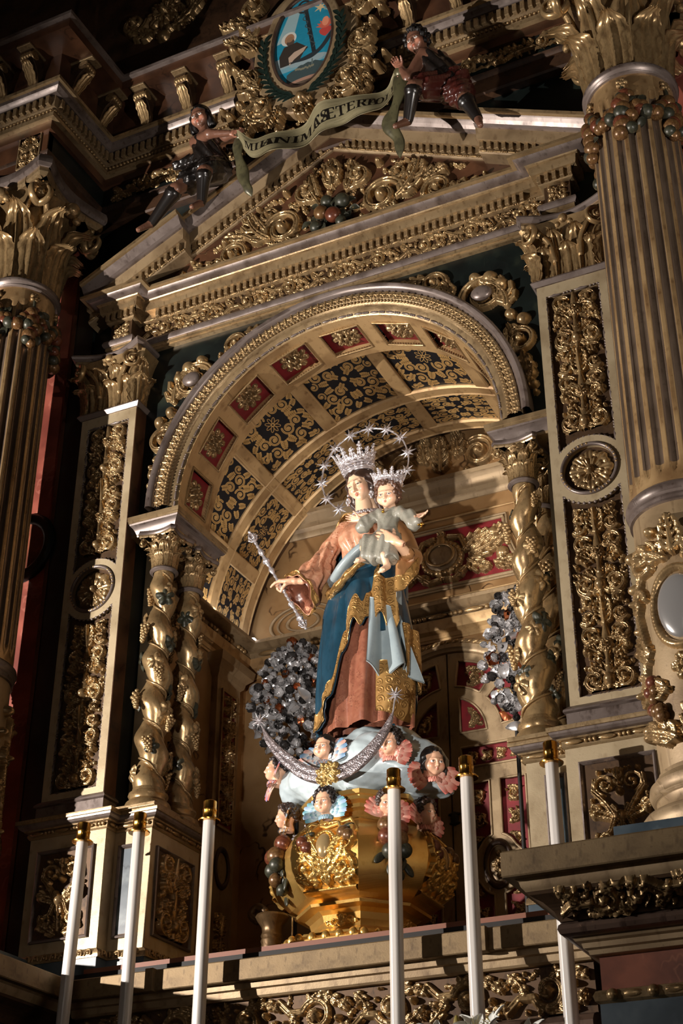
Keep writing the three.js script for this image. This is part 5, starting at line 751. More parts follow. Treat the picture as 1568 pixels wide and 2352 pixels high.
// head, 0.23 m tall before scaling; origin at its centre, face toward +z
function headGeo({ baby = 0, lid = .004, look = [0, 0, 1], skin = cSkin, cell = .0036, neck = .1, mouthOpen = 0 } = {}) {
  const b = baby, ex = mix(.0315, .033, b), ey = mix(.004, -.012, b), ez = mix(.072, .071, b), ly = mix(-.060, -.062, b), lz = mix(.086, .084, b), chin = mix(-.098, -.09, b);
  const f0 = P => { const p = [Math.abs(P[0]), P[1], P[2]];
    let d = elp(p, [0, .028, -.012], [mix(.074, .08, b), .086, mix(.092, .094, b)]);
    d = smin(d, elp(p, [0, mix(-.035, -.034, b), .022], [mix(.057, .066, b), mix(.07, .064, b), .064]), .03);
    d = smin(d, sph(p, [0, chin + .012, mix(.06, .056, b)], mix(.021, .022, b)), .03);
    d = smin(d, sph(p, [mix(.034, .04, b), mix(-.03, -.042, b), mix(.056, .052, b)], mix(.024, .031, b)), .03);
    d = smin(d, cap(p, [.008, ey + .017, .087], [.046, ey + .017, .066], mix(.007, .005, b), .005), .02);
    d = smax(d, -elp(p, [ex, ey - .001, ez + .019], [.02, .0125, .014]), .014);
    d = smin(d, cap(p, [0, ey + .008, .087], [0, mix(-.034, -.04, b), mix(.107, .1, b)], .0065, mix(.009, .0095, b)), .012);
    d = smin(d, sph(p, [.0095, mix(-.037, -.043, b), mix(.096, .091, b)], .0068), .008);
    d = smin(d, cap(p, [0, ly + .005, lz + .004], [mix(.02, .017, b), ly, lz - .011], .0058, .0026), .007);
    d = smin(d, cap(p, [0, ly - .0065, lz + .0025], [.015, ly - .003, lz - .008], .0068, .003), .007);
    d = smax(d, -cap(p, [0, ly - .0008, lz + .013], [.018, ly - .001, lz - .001], mix(.0022, .0032, mouthOpen), .0012), .003);
    d = smin(d, elp(p, [mix(.076, .08, b), -.014, -.012], [.012, .028, .018]), .01);
    if (neck) d = smin(d, cap(p, [0, -.06, -.022], [0, -.09 - neck, -.03], mix(.046, .042, b), mix(.052, .05, b)), .03);
    const e = [ex, ey, ez], q = sph(p, e, .0178), up = Math.max(q, lid - (p[1] - ey) + .15 * (ex - p[0]) * 0), dn = Math.max(sph(p, e, .0172), (p[1] - ey) + .0075);
    d = smin(d, up, .004); d = smin(d, dn, .004); return d; };
  const col = P => { const p = [Math.abs(P[0]), P[1], P[2]]; let c = skin; const lip = Math.min(cap(p, [0, ly + .004, lz + .004], [mix(.02, .017, b), ly, lz - .011], .0062, .003), cap(p, [0, ly - .0065, lz + .003], [.015, ly - .003, lz - .008], .0072, .003)); const bl = Math.exp(-Math.pow(Math.hypot(p[0] - .042, p[1] + .035) / .024, 2)) * (p[2] > .02 ? 1 : 0); c = lerpC(c, cBlush, .75 * bl); if (p[2] > .05) { c = lerpC(c, cLip, sst(.003, -.001, lip)); const by = mix(.021, .027, b), br = Math.max(cap(p, [.014, ey + by, .09], [.034, ey + by + .003, .082], .0022, .002), -9), br2 = cap(p, [.034, ey + by + .003, .082], [.05, ey + by - .005, .066], .002, .0014); c = lerpC(c, cBrow, mix(.7, .45, b) * sst(.0035, -.0005, Math.min(br, br2))); const l = sph(p, [ex, ey, ez], .0175); if (Math.abs(l) < .004 && Math.abs(p[1] - ey - lid) < .003) c = lerpC(c, cLash, .9); } return c; };
  const g = sdfMesh(f0, [-.1, -.1 - neck - .02, -.12], [.1, .125, .125], cell, col);
  const eyes = [-1, 1].map(s => { const h = new THREE.SphereGeometry(.0158, 18, 14); const L = V(...look).normalize(); h.translate(s * ex, ey, ez); return paint(nrm(h), (q, n) => { const d = n[0] * L.x + n[1] * L.y + n[2] * L.z; return d > .965 ? [.01, .008, .006] : d > .87 ? lin('#4a3426') : lin('#e8e2da'); }); });
  const gg = merge([g, ...eyes]); return gg;
}
const hairCol = (c, s = 1) => p => { const t = .5 + .5 * Math.sin(p[0] * 190 + p[1] * 60 * s + 3 * Math.sin(p[1] * 30)); return lerpC(c, c.map(v => v * 2.1 + .004), t * .55); };
// short curls for children and cherubs
function curlyHair({ c = cHair, amp = .012, low = -.05, fringe = .05, cell = .0045, seed = 1, curls = 46 } = {}) {
  SEED = seed * 31 + 7; const B = []; for (let i = 0; i < curls; i++) { const u = (i + .5) / curls, ph = i * 2.39996, y = mix(.125, low, u), R = Math.sqrt(Math.max(.0004, 1 - Math.pow((y - .028) / .1, 2))) * .092 + .004; const x = R * .93 * Math.cos(ph), z = R * 1.06 * Math.sin(ph) - .012; if (z > .03 && y < fringe && Math.abs(x) < .07) continue; if (z > .062 && y < fringe + .03) continue; B.push([x, y, z, rr(.017, .026)]); }
  const f = p => { let d = elp(p, [0, .033, -.018], [.084, .088, .094]); d = smax(d, -Math.min(999, Math.max(-(p[2] - .035), p[1] - fringe - .012 + .25 * Math.abs(p[0]))) * 1, .012); d = smax(d, -(p[1] - low), .02); for (const q of B) { const e = sph(p, q, q[3]); if (e < .04) d = smin(d, e, .012); } return d - .0035 * Math.sin(p[0] * 210 + p[1] * 120) * Math.sin(p[1] * 190 + p[2] * 150); };
  return sdfMesh(f, [-.125, low - .05, -.145], [.125, .16, .12], cell, hairCol(c));
}
// smooth bob or long hair with a centre parting
function longHair({ c = cHair, len = .2, wide = .035, cell = .0045, part = 1 } = {}) {
  const f = p0 => { const p = [Math.abs(p0[0]), p0[1], p0[2]]; let d = elp(p, [0, .032, -.016], [.086, .092, .1]); const face = Math.max(-(p[2] - .02), p[1] - (.068 - part * 5.5 * p[0] * p[0] - .25 * p[0])); d = smax(d, -Math.max(face, p[0] - .07), .008); const w = .006 * Math.sin(p[1] * 55 + 1); d = smin(d, cap(p, [.074 + w, .03, .006], [.082 + w, -.09, .0], .022, wide * .8), .02); d = smin(d, cap(p, [.082 + w, -.09, .0], [.088 - w, -.03 - len, .012], wide * .8, wide * .6), .02); d = smin(d, cap(p, [.03, .0, -.085], [.05, -.03 - len, -.06], .04, .04), .03); return d - .0035 * Math.sin(p[0] * 160 + 4 * Math.sin(p[1] * 26) + p[2] * 60); };
  return sdfMesh(f, [-.15, -.1 - len, -.16], [.15, .14, .1], cell, hairCol(c, .3));
}
// hand: wrist at origin, fingers toward +y, palm faces +z, thumb on +x; curl per finger [mcp, pip, dip]
function handGeo({ curl = [.5, .6, .4], spread = .1, thumb = [.7, .4, .3], scale = 1, skin = cSkin, cell = .0026, curls = null } = {}) {
  const S = []; const pal = [[[-.012, .0, 0], [-.026, .085, 0], .017, .0125], [[0, .0, 0], [-.008, .09, 0], .018, .013], [[.01, .0, 0], [.011, .09, 0], .018, .013], [[.014, .0, 0], [.029, .084, 0], .018, .0125]];
  const fl = [[-.027, .084, .058, -.22], [-.0085, .092, .072, -.06], [.0105, .092, .077, .05], [.0295, .085, .068, .17]];
  fl.forEach(([x, y, L, sp], i) => { const cu = curls ? curls[i] : curl; let a = 0, p = [x, y, 0]; const seg = [.46, .3, .24]; const sx = Math.sin(sp * spread * 10), rs = [.0098, .0088, .0078, .0066].map(r => r * (i === 0 ? .88 : 1)); for (let k = 0; k < 3; k++) { a += cu[k]; const l = L * seg[k], d = [sx * Math.cos(a), Math.cos(a), Math.sin(a)], n = Math.hypot(...d), q = [p[0] + d[0] / n * l, p[1] + d[1] / n * l, p[2] + d[2] / n * l]; S.push([p, q, rs[k], rs[k + 1]]); p = q; } });
  const T = []; { let p = [.022, .022, .006], d = V(Math.sin(thumb[0]), Math.cos(thumb[0]), .35).normalize(); T.push([[.008, .012, .002], p, .016, .0145]); for (const [l, r0, r1, b] of [[.036, .0135, .0108, 0], [.03, .0108, .0095, thumb[1]], [.024, .0095, .0075, thumb[2]]]) { d = d.clone().add(V(-b * .5, 0, b * .9)).normalize(); const q = [p[0] + d.x * l, p[1] + d.y * l, p[2] + d.z * l]; T.push([p, q, r0, r1]); p = q; } }
  const f = p => { let d = 9; for (const [a, b, r0, r1] of pal) d = smin(d, cap(p, a, b, r0, r1), .012); d = smin(d, cap(p, [0, -.05, 0], [0, .01, 0], .022, .02), .014); for (const [a, b, r0, r1] of T) d = smin(d, cap(p, a, b, r0, r1), .006); let g = 9; for (let i = 0; i < 4; i++) { let h = 9; for (let k = 0; k < 3; k++) { const s = S[i * 3 + k]; h = smin(h, cap(p, s[0], s[1], s[2], s[3]), .003); } g = Math.min(g, h); } return smin(d, g, .007); };
  const g = sdfMesh(f, [-.08, -.07, -.05], [.11, .19, .11], cell, p => lerpC(skin, cBlush, .25 + .25 * n3(p[0] * 90, p[1] * 90, p[2] * 90)));
  g.scale(scale, scale, scale); return g;
}
// place geometry by a frame: y axis along ydir, z axis toward zdir
function frame(g, pos, ydir, zdir) { const y = V(...ydir).normalize(), x = new THREE.Vector3().crossVectors(y, V(...zdir)).normalize(), z = new THREE.Vector3().crossVectors(x, y); g.applyMatrix4(new THREE.Matrix4().makeBasis(x, y, z).setPosition(V(...pos))); return g; }
// ---------------------------------------------------------------- painted wooden statue of a crowned woman carrying a child
const CLOTH = (map, o = {}) => new THREE.MeshPhysicalMaterial({ map, roughness: .36, clearcoat: .35, clearcoatRoughness: .25, side: THREE.DoubleSide, ...o });
function brocade(base, alt, line, s, n = 512, rep = 2.2) { // faint painted scrollwork on cloth
  const c = document.createElement('canvas'); c.width = c.height = n; const x = c.getContext('2d'); x.fillStyle = base; x.fillRect(0, 0, n, n);
  for (let i = 0; i < 420; i++) { x.globalAlpha = .16; x.fillStyle = hash(i, 1, s) > .5 ? alt : line; const r = 6 + 26 * hash(i, 2, s); x.beginPath(); x.ellipse(hash(i, 3, s) * n, hash(i, 4, s) * n, r, r * .6, hash(i, 5, s) * 3, 0, TAU); x.fill(); }
  x.globalAlpha = .75; x.lineCap = 'round'; for (let i = 0; i < 44; i++) { const cx = hash(i, 6, s) * n, cy = hash(i, 7, s) * n, r = 16 + 22 * hash(i, 8, s), a = hash(i, 9, s) * 6.28, d = i % 2 ? 1 : -1; x.strokeStyle = i % 3 ? line : alt; x.lineWidth = 2.4; x.beginPath(); for (let k = 0; k <= 26; k++) { const t = k / 26, q = r * (1 - .8 * t), e = a + d * t * 8; x.lineTo(cx + q * Math.cos(e), cy + q * Math.sin(e)); } x.stroke(); x.fillStyle = line; for (let k = 0; k < 4; k++) { x.beginPath(); x.ellipse(cx + r * Math.cos(a + k) * 1.15, cy + r * Math.sin(a + k) * 1.15, 7, 3.4, a + k, 0, TAU); x.fill(); } }
  const t = new THREE.CanvasTexture(c); t.wrapS = t.wrapT = THREE.RepeatWrapping; t.repeat.set(rep, rep); t.colorSpace = THREE.SRGBColorSpace; t.magFilter = THREE.LinearFilter; return t;
}
const scrollBump = (() => { const n = 512, c = document.createElement('canvas'); c.width = c.height = n; const x = c.getContext('2d'); x.fillStyle = '#404040'; x.fillRect(0, 0, n, n); x.lineCap = 'round'; for (let i = 0; i < 40; i++) { const cx = (i % 6 + .5 + .3 * hash(i, 1, 3)) * n / 6, cy = (Math.floor(i / 6) + .5 + .3 * hash(i, 2, 3)) * n / 6.6, r = 34, d = i % 2 ? 1 : -1, a = hash(i, 4, 4) * 6; for (const [w, col] of [[13, '#a0a0a0'], [6, '#f0f0f0']]) { x.strokeStyle = col; x.lineWidth = w; x.beginPath(); for (let k = 0; k <= 30; k++) { const t = k / 30, q = r * (1 - .85 * t), e = a + d * t * 9; x.lineTo(cx + q * Math.cos(e), cy + q * Math.sin(e)); } x.stroke(); } } const t = new THREE.CanvasTexture(c); t.wrapS = t.wrapT = THREE.RepeatWrapping; t.repeat.set(2.6, 2.6); t.magFilter = THREE.LinearFilter; return t; })();
M.tunic = CLOTH(brocade('#c68e70', '#dcb69c', '#9a5a3c', 3));
M.skirt = CLOTH(brocade('#87533f', '#a2735a', '#683c2c', 5), { roughness: .32 });
M.mantle = CLOTH(gildTex([30, 64, 82], [18, 44, 58], 256, 1.6, 73, .8), { roughness: .28, clearcoat: .6 });
M.lining = CLOTH(gildTex([150, 164, 168], [120, 136, 144], 256, 1.6, 79, .6), { roughness: .4 });
M.hem = new THREE.MeshPhysicalMaterial({ map: gildTex([190, 148, 88], [146, 106, 56], 256, 2, 83, .7), metalness: .5, roughness: .34, bumpMap: scrollBump, bumpScale: .01, side: THREE.DoubleSide });
M.sleeveGold = CLOTH(gildTex([180, 132, 86], [144, 100, 62], 256, 1.6, 89, .7), { metalness: .35, roughness: .36 });
M.childCloth = CLOTH(brocade('#8c8a7e', '#a09a8a', '#78766a', 7, 512, 3), { roughness: .4 });
M.cloud = new THREE.MeshPhysicalMaterial({ map: gildTex([176, 190, 194], [150, 164, 172], 256, 1.4, 97, .7), roughness: .36, clearcoat: .3, clearcoatRoughness: .3 });

const VIR = thing('statue', 'painted statue of a crowned woman in blue mantle and coral tunic, child on her arm', 'statue', [0, 0, 0]);
const bodyC = y => { const t = clamp((y - 5.06) / 1.1, 0, 1); return { cx: mix(.005, .03, t), cz: mix(-.62, -.58, t), a: mix(.235, .175, sst(.2, 1, t)) + .015 * Math.sin(PI * t), b: mix(.2, .145, t) + .02 * Math.sin(PI * t) }; };
const onBody = (th, y, off = 0) => { const c = bodyC(y); return V(c.cx + (c.a + off) * Math.sin(th), y, c.cz + (c.b + off) * Math.cos(th)); };
const rad = d => d * PI / 180;
{
  // skirt of the tunic, a closed loop of long folds
  const fold = (th, y) => { const t = clamp((6.1 - y) / 1.0, 0, 1); return t * .024 * (Math.pow(Math.abs(Math.sin(th * 6.5 + .5 * Math.sin(y * 4))), .4) - .6) + t * (.017 * Math.sin(th * 9 + .9 * Math.sin(y * 3)) + .011 * Math.sin(th * 16 + 2 + y * 1.5)) + .03 * sst(.8, 1, t) * (.5 + .5 * Math.sin(th * 5)); };
  obj('skirt', gridGeo(160, 60, (u, v) => { const y = mix(6.14, 5.05, v), th = (u - .5) * TAU; return onBody(th, y, fold(th, y)); }, true), M.skirt, VIR);
  // mantle: from the back round her right side (picture left) to a long diagonal hem in front
  const mf = (th, y) => .03 + (.034 * Math.pow(.5 + .5 * Math.sin(th * 7 + (y - 5.4) * 3.6), 2) + .022 * Math.pow(.5 + .5 * Math.sin(th * 12.5 - (y - 5.4) * 2.2 + 1), 2)) * sst(6.12, 5.75, y) + .014 * Math.pow(.5 + .5 * Math.sin(th * 9 + y * 16), 3) * sst(5.8, 6.05, y) + .03 * (Math.pow(Math.abs(Math.sin(th * 4.4 + (y - 5.3) * 2.1)), .4) - .6) * sst(6.1, 5.8, y) + .02 * (Math.pow(Math.abs(Math.sin(th * 7.6 - (y - 5.3) * 1.2 + .7)), .4) - .6) * sst(5.95, 5.5, y) + .02 * sst(5.9, 5.2, y) * Math.exp(-Math.pow((th + .95) / .5, 2));
  const hemY = th => { const d = th * 180 / PI; const K = [[-180, 5.07], [-60, 5.07], [-38, 5.09], [-24, 5.22], [-12, 5.5], [-2, 5.62], [6, 5.68], [12, 5.63], [18, 5.70], [26, 5.72], [32, 5.86], [40, 6.0]]; for (let i = 0; i < K.length - 1; i++) if (d <= K[i + 1][0]) return mix(K[i][1], K[i + 1][1], sst(K[i][0], K[i + 1][0], d)); return 6.0; };
  const topY = th => 6.12 - .02 * Math.cos(th);
  obj('mantle', shell(110, 44, (u, v) => { const th = rad(mix(-182, 38, u)), yt = topY(th), y = mix(yt, hemY(th), v); return onBody(th, y, mf(th, y)); }, .008), M.mantle, VIR);
  // gold border that follows the hem
  obj('mantle_border', shell(120, 8, (u, v) => { const th = rad(mix(-62, 38, u)), h = hemY(th), w = mix(.1, .17, sst(-30, 6, th * 180 / PI)), y = Math.min(h + w * (1 - v), topY(th)); return onBody(th, y, mf(th, y) + .006 + .01 * v * v); }, .008), M.hem, VIR);
  // right-hand fall of the mantle: blue cloth, gold border, turned-out grey lining
  const rf = (th, y) => .03 + .016 * Math.sin(th * 7 + 1.5 - (y - 5.5) * 2) * sst(6.0, 5.6, y);
  obj('mantle_side', shell(70, 40, (u, v) => { const th = rad(mix(34, 182, u)), y = mix(6.2, mix(5.62, 5.12, sst(.05, .6, u)), v); return onBody(th, y, rf(th, y)); }, .008), M.mantle, VIR);
  const h2 = u => mix(5.72, 5.3, sst(0, .9, u)) + .035 * Math.sin(u * 13);
  obj('mantle_border', shell(40, 20, (u, v) => { const th = rad(mix(30, 60, u)), y = mix(5.98, 5.66 + .07 * Math.sin(u * 6.3 + .4), v); return onBody(th, y, .055 + .018 * Math.sin(u * 8)); }, .008), M.hem, VIR);
  obj('mantle_border', shell(44, 24, (u, v) => { const th = rad(mix(66, 112, u)), y = mix(5.68, 5.33 + .06 * Math.sin(u * 6.5), v); return onBody(th, y, .062 + .016 * Math.sin(u * 10 + v * 2)); }, .008), M.hem, VIR);
  // lining falls as a wide fluted fold
  obj('mantle_lining', shell(70, 40, (u, v) => { const th = rad(mix(24, mix(70, 92, v), u) - 5 * v), y = mix(5.84 - .1 * u, 5.35 + .045 * Math.sin(u * 8.5 + 2.4), v); return onBody(th, y, .036 + .035 * v * v + (.012 + .036 * v) * Math.sin(u * 12.5 + .6 + .8 * v)); }, .009), M.lining, VIR);
  obj('mantle_border', shell(50, 26, (u, v) => { const th = rad(mix(30, 92, u)), y = mix(5.42, 5.06 + .05 * (1 - u), v); return onBody(th, y, .03 + .035 * Math.sin(PI * v) * Math.sin(PI * u) + .015 * Math.sin(u * 8)); }, .008), M.hem, VIR);
  // folds gathered at the waist: grey sash roll and gilded swag under the child
  obj('sash', tube(curve([[-.17, 6.07, -.5], [-.11, 6.06, -.42], [-.02, 6.1, -.36], [.08, 6.16, -.34], [.16, 6.2, -.36]], 24), u => [.058 - .016 * Math.abs(u - .4), .62], 14, V(0, .6, 1)), M.lining, VIR);
  obj('swag', tube(curve([[-.165, 5.955, -.46], [-.1, 5.95, -.38], [0, 5.985, -.32], [.1, 6.03, -.29], [.18, 6.06, -.28]], 26), u => [.05 - .012 * u + .007 * Math.sin(u * 26), .55], 14, V(0, .5, 1)), M.hem, VIR);
  // torso and shoulders (closed form)
  const tf = p => { let d = elp(p, [.005, 6.12, -.585], [.165, .12, .125]); d = smin(d, elp(p, [0, 6.33, -.575], [.15, .17, .12]), .08); d = smin(d, cap(p, [-.14, 6.47, -.585], [.14, 6.45, -.6], .062, .062), .06); d = smin(d, cap(p, [0, 6.47, -.575], [.012, 6.55, -.555], .07, .05), .04); const bust = Math.min(elp(p, [-.06, 6.36, -.485], [.06, .06, .045]), elp(p, [.07, 6.36, -.485], [.06, .06, .045])); d = smin(d, bust, .06); const a = Math.atan2(p[0], p[2] + .58); return d - .006 * Math.sin(a * 13 + 2 * Math.sin(p[1] * 9)) * sst(6.5, 6.3, p[1]) * sst(-.62, -.5, p[2]); };
  obj('bodice', sdfMesh(tf, [-.26, 5.98, -.76], [.26, 6.62, -.4], .008), M.tunic, VIR);
  obj('belt', nrm(new THREE.TorusGeometry(.158, .012, 8, 48).scale(1, .82, 1.4).rotateX(PI / 2).translate(.012, 6.2, -.585)), M.skirt, VIR);
  // her right sleeve: wide, hanging, with a gilded cuff
  const slA = [[-.15, 6.47, -.58], [-.24, 6.33, -.54], [-.305, 6.17, -.47], [-.345, 6.03, -.39], [-.365, 5.985, -.35]], slC = curve(slA, 40);
  const slR = t => [mix(.068, .075, t) + .03 * sst(.55, 1, t), mix(.075, .165, sst(.2, 1, t))];
  const slFrame = t => { const i = Math.min(39, Math.floor(t * 40)), T = slC[i + 1].clone().sub(slC[i]).normalize(), up = V(0, 1, 0).addScaledVector(T, -T.y).normalize(), sd = new THREE.Vector3().crossVectors(T, up); return [slC[Math.round(t * 40)], T, up, sd]; };
  const slP = (u, t, off = 0) => { const [c, , up, sd] = slFrame(t), [rw, rh] = slR(t), a = u * TAU, dn = Math.cos(a) < 0 ? 1 : .62, fo = (.009 * Math.sin(a * 7 + t * 14) + .012 * Math.sin(a * 3 - t * 20)) * sst(.08, .3, t); return c.clone().addScaledVector(sd, Math.sin(a) * (rw + off + fo)).addScaledVector(up, (Math.cos(a) * dn) * (rh + off + fo)); };
  obj('sleeve', shell(56, 50, (u, v) => slP(u, v * .97), .007), M.tunic, VIR);
  obj('cuff', shell(56, 10, (u, v) => slP(u, mix(.84, 1, v), .006 + .006 * v), .008), M.hem, VIR);
  obj('cuff_lining', gridGeo(40, 14, (u, v) => slP(u, mix(1, .6, v), -.012)), M.skirt, VIR);
  // gilded mantle edge over her right shoulder, blue mantle behind
  obj('shoulder_mantle', shell(30, 40, (u, v) => { const P = [[-.02, 6.52, -.5], [-.13, 6.55, -.55], [-.215, 6.45, -.6], [-.25, 6.3, -.64], [-.24, 6.12, -.66]]; const c = new THREE.CatmullRomCurve3(P.map(q => V(...q))).getPoint(v), w = mix(.05, .09, v); return V(c.x - .012 * Math.sin(PI * u) + .02 * u - .3 * w * u, c.y + .012 * Math.sin(PI * u) - .15 * w * u, c.z + w * .5 - w * u * 1.6); }, .01), M.hem, VIR);
  obj('back_mantle', shell(50, 40, (u, v) => { const th = rad(mix(98, 262, u)), y = mix(6.5, 5.9, v), k = sst(6.5, 6.2, y); return V(.01 + (mix(.2, .24, k) + .012 * Math.sin(u * 20)) * Math.sin(th), y, -.6 + (.15 + .012 * Math.sin(u * 20)) * Math.cos(th)); }, .01), M.mantle, VIR);
  // her left sleeve (picture right), hanging open with a grey lining
  const s2 = curve([[.16, 6.44, -.6], [.3, 6.25, -.52], [.41, 6.04, -.38], [.44, 5.98, -.23]], 30);
  obj('sleeve', tube(s2, u => .066 + .01 * Math.sin(u * 9) - .024 * sst(.6, 1, u), 20), M.sleeveGold, VIR);
  obj('sleeve_fall', shell(40, 36, (u, v) => { const a = mix(-1.9, 1.7, u), y = mix(6.06, 5.745 + .75 * Math.pow(u - .45, 2), v), r = mix(.07, .085, v) + .012 * Math.sin(u * 14 + v * 3); return V(.392 + .02 * v + r * .72 * Math.sin(a), y, -.32 + r * 1.25 * Math.cos(a)); }, .008), M.sleeveGold, VIR);
  obj('sleeve_border', shell(40, 10, (u, v) => { const a = mix(-1.9, 1.7, u), yb = 5.735 + .75 * Math.pow(u - .45, 2), y = mix(yb + .1, yb, v), r = .09 + .012 * Math.sin(u * 14 + 2.6); return V(.41 + r * .72 * Math.sin(a), y, -.32 + r * 1.25 * Math.cos(a)); }, .008), M.hem, VIR);
  obj('sleeve_lining', gridGeo(20, 14, (u, v) => { const a = mix(-2.0, -.6, u), y = mix(6.0, 5.74, v); return V(.375 + .05 * Math.sin(a), y, -.35 + .09 * Math.cos(a)); }), M.lining, VIR);
  // head, hair, hands
  const hq = new THREE.Euler(.42, -.14, .15, 'YXZ'), hp = [-.002, 6.735, -.52];
  const hm = new THREE.Matrix4().compose(V(...hp), new THREE.Quaternion().setFromEuler(hq), V(1.02, 1.02, 1.02));
  const hg = headGeo({ lid: -.004, look: [0, -.6, 1], skin: lin('#ecc6a4'), cell: .0032, neck: .085 }); hg.applyMatrix4(hm);
  const neckG = tube([V(0, 6.66, -.545), V(.008, 6.6, -.55), V(.012, 6.5, -.56)], u => .05 + .012 * u, 16); paint(neckG, lin('#ecc6a4'));
  obj('head', merge([hg, neckG]), M.skin, VIR, false);
  const hh = longHair({ len: .17, cell: .0042 }); hh.applyMatrix4(hm); obj('hair', hh, M.hair, VIR, false);
  const rh = handGeo({ curl: [.9, .9, .5], curls: [[.5, .5, .3], [1.1, 1.0, .6], [1.0, .9, .5], [.35, .35, .2]], thumb: [.75, .7, .5], skin: lin('#e8bc98') }); frame(rh, [-.37, 6.04, -.335], [-1, .1, .3], [-.1, -.85, -.5]); obj('hand', rh, M.skin, VIR, false);
  const lh = mirrorX(handGeo({ curl: [.28, .22, .15], spread: .1, thumb: [.8, .15, .1], skin: lin('#e8bc98') })); frame(lh, [.412, 6.022, -.118], [-.83, .55, .04], [0, -.05, -1]); obj('hand', lh, M.skin, VIR, false);
  obj('wrist', paint(tube([V(.445, 5.97, -.25), V(.435, 5.99, -.18), V(.412, 6.022, -.118)], u => .034 - .008 * u, 12), lin('#e8bc98')), M.skin, VIR, false);
  // earrings and collar of silver filigree
  for (const [x, y, z] of [[.085, 6.69, -.5], [-.075, 6.665, -.49]]) obj('earring', [ball(x, y, z, .009, 1), ball(x, y - .03, z, .013, 1), ball(x - .01, y - .05, z, .008, 1), ball(x + .01, y - .05, z, .008, 1), ball(x, y - .07, z, .01, 1), nrm(new THREE.TorusGeometry(.016, .004, 6, 14).translate(x, y - .045, z))], M.jewel, VIR);
  const co = []; for (let i = 0; i < 22; i++) { const a = mix(-1.35, 1.35, i / 21); for (const [q, r] of [[0, .011], [1, .008]]) co.push(ball(.014 + (.082 + q * .018) * Math.sin(a), 6.55 - .03 * Math.cos(a) - q * .014 + (i % 2) * .006, -.57 + (.085 + q * .018) * Math.cos(a), r, 1)); } obj('collar', co, M.jewel, VIR);
}
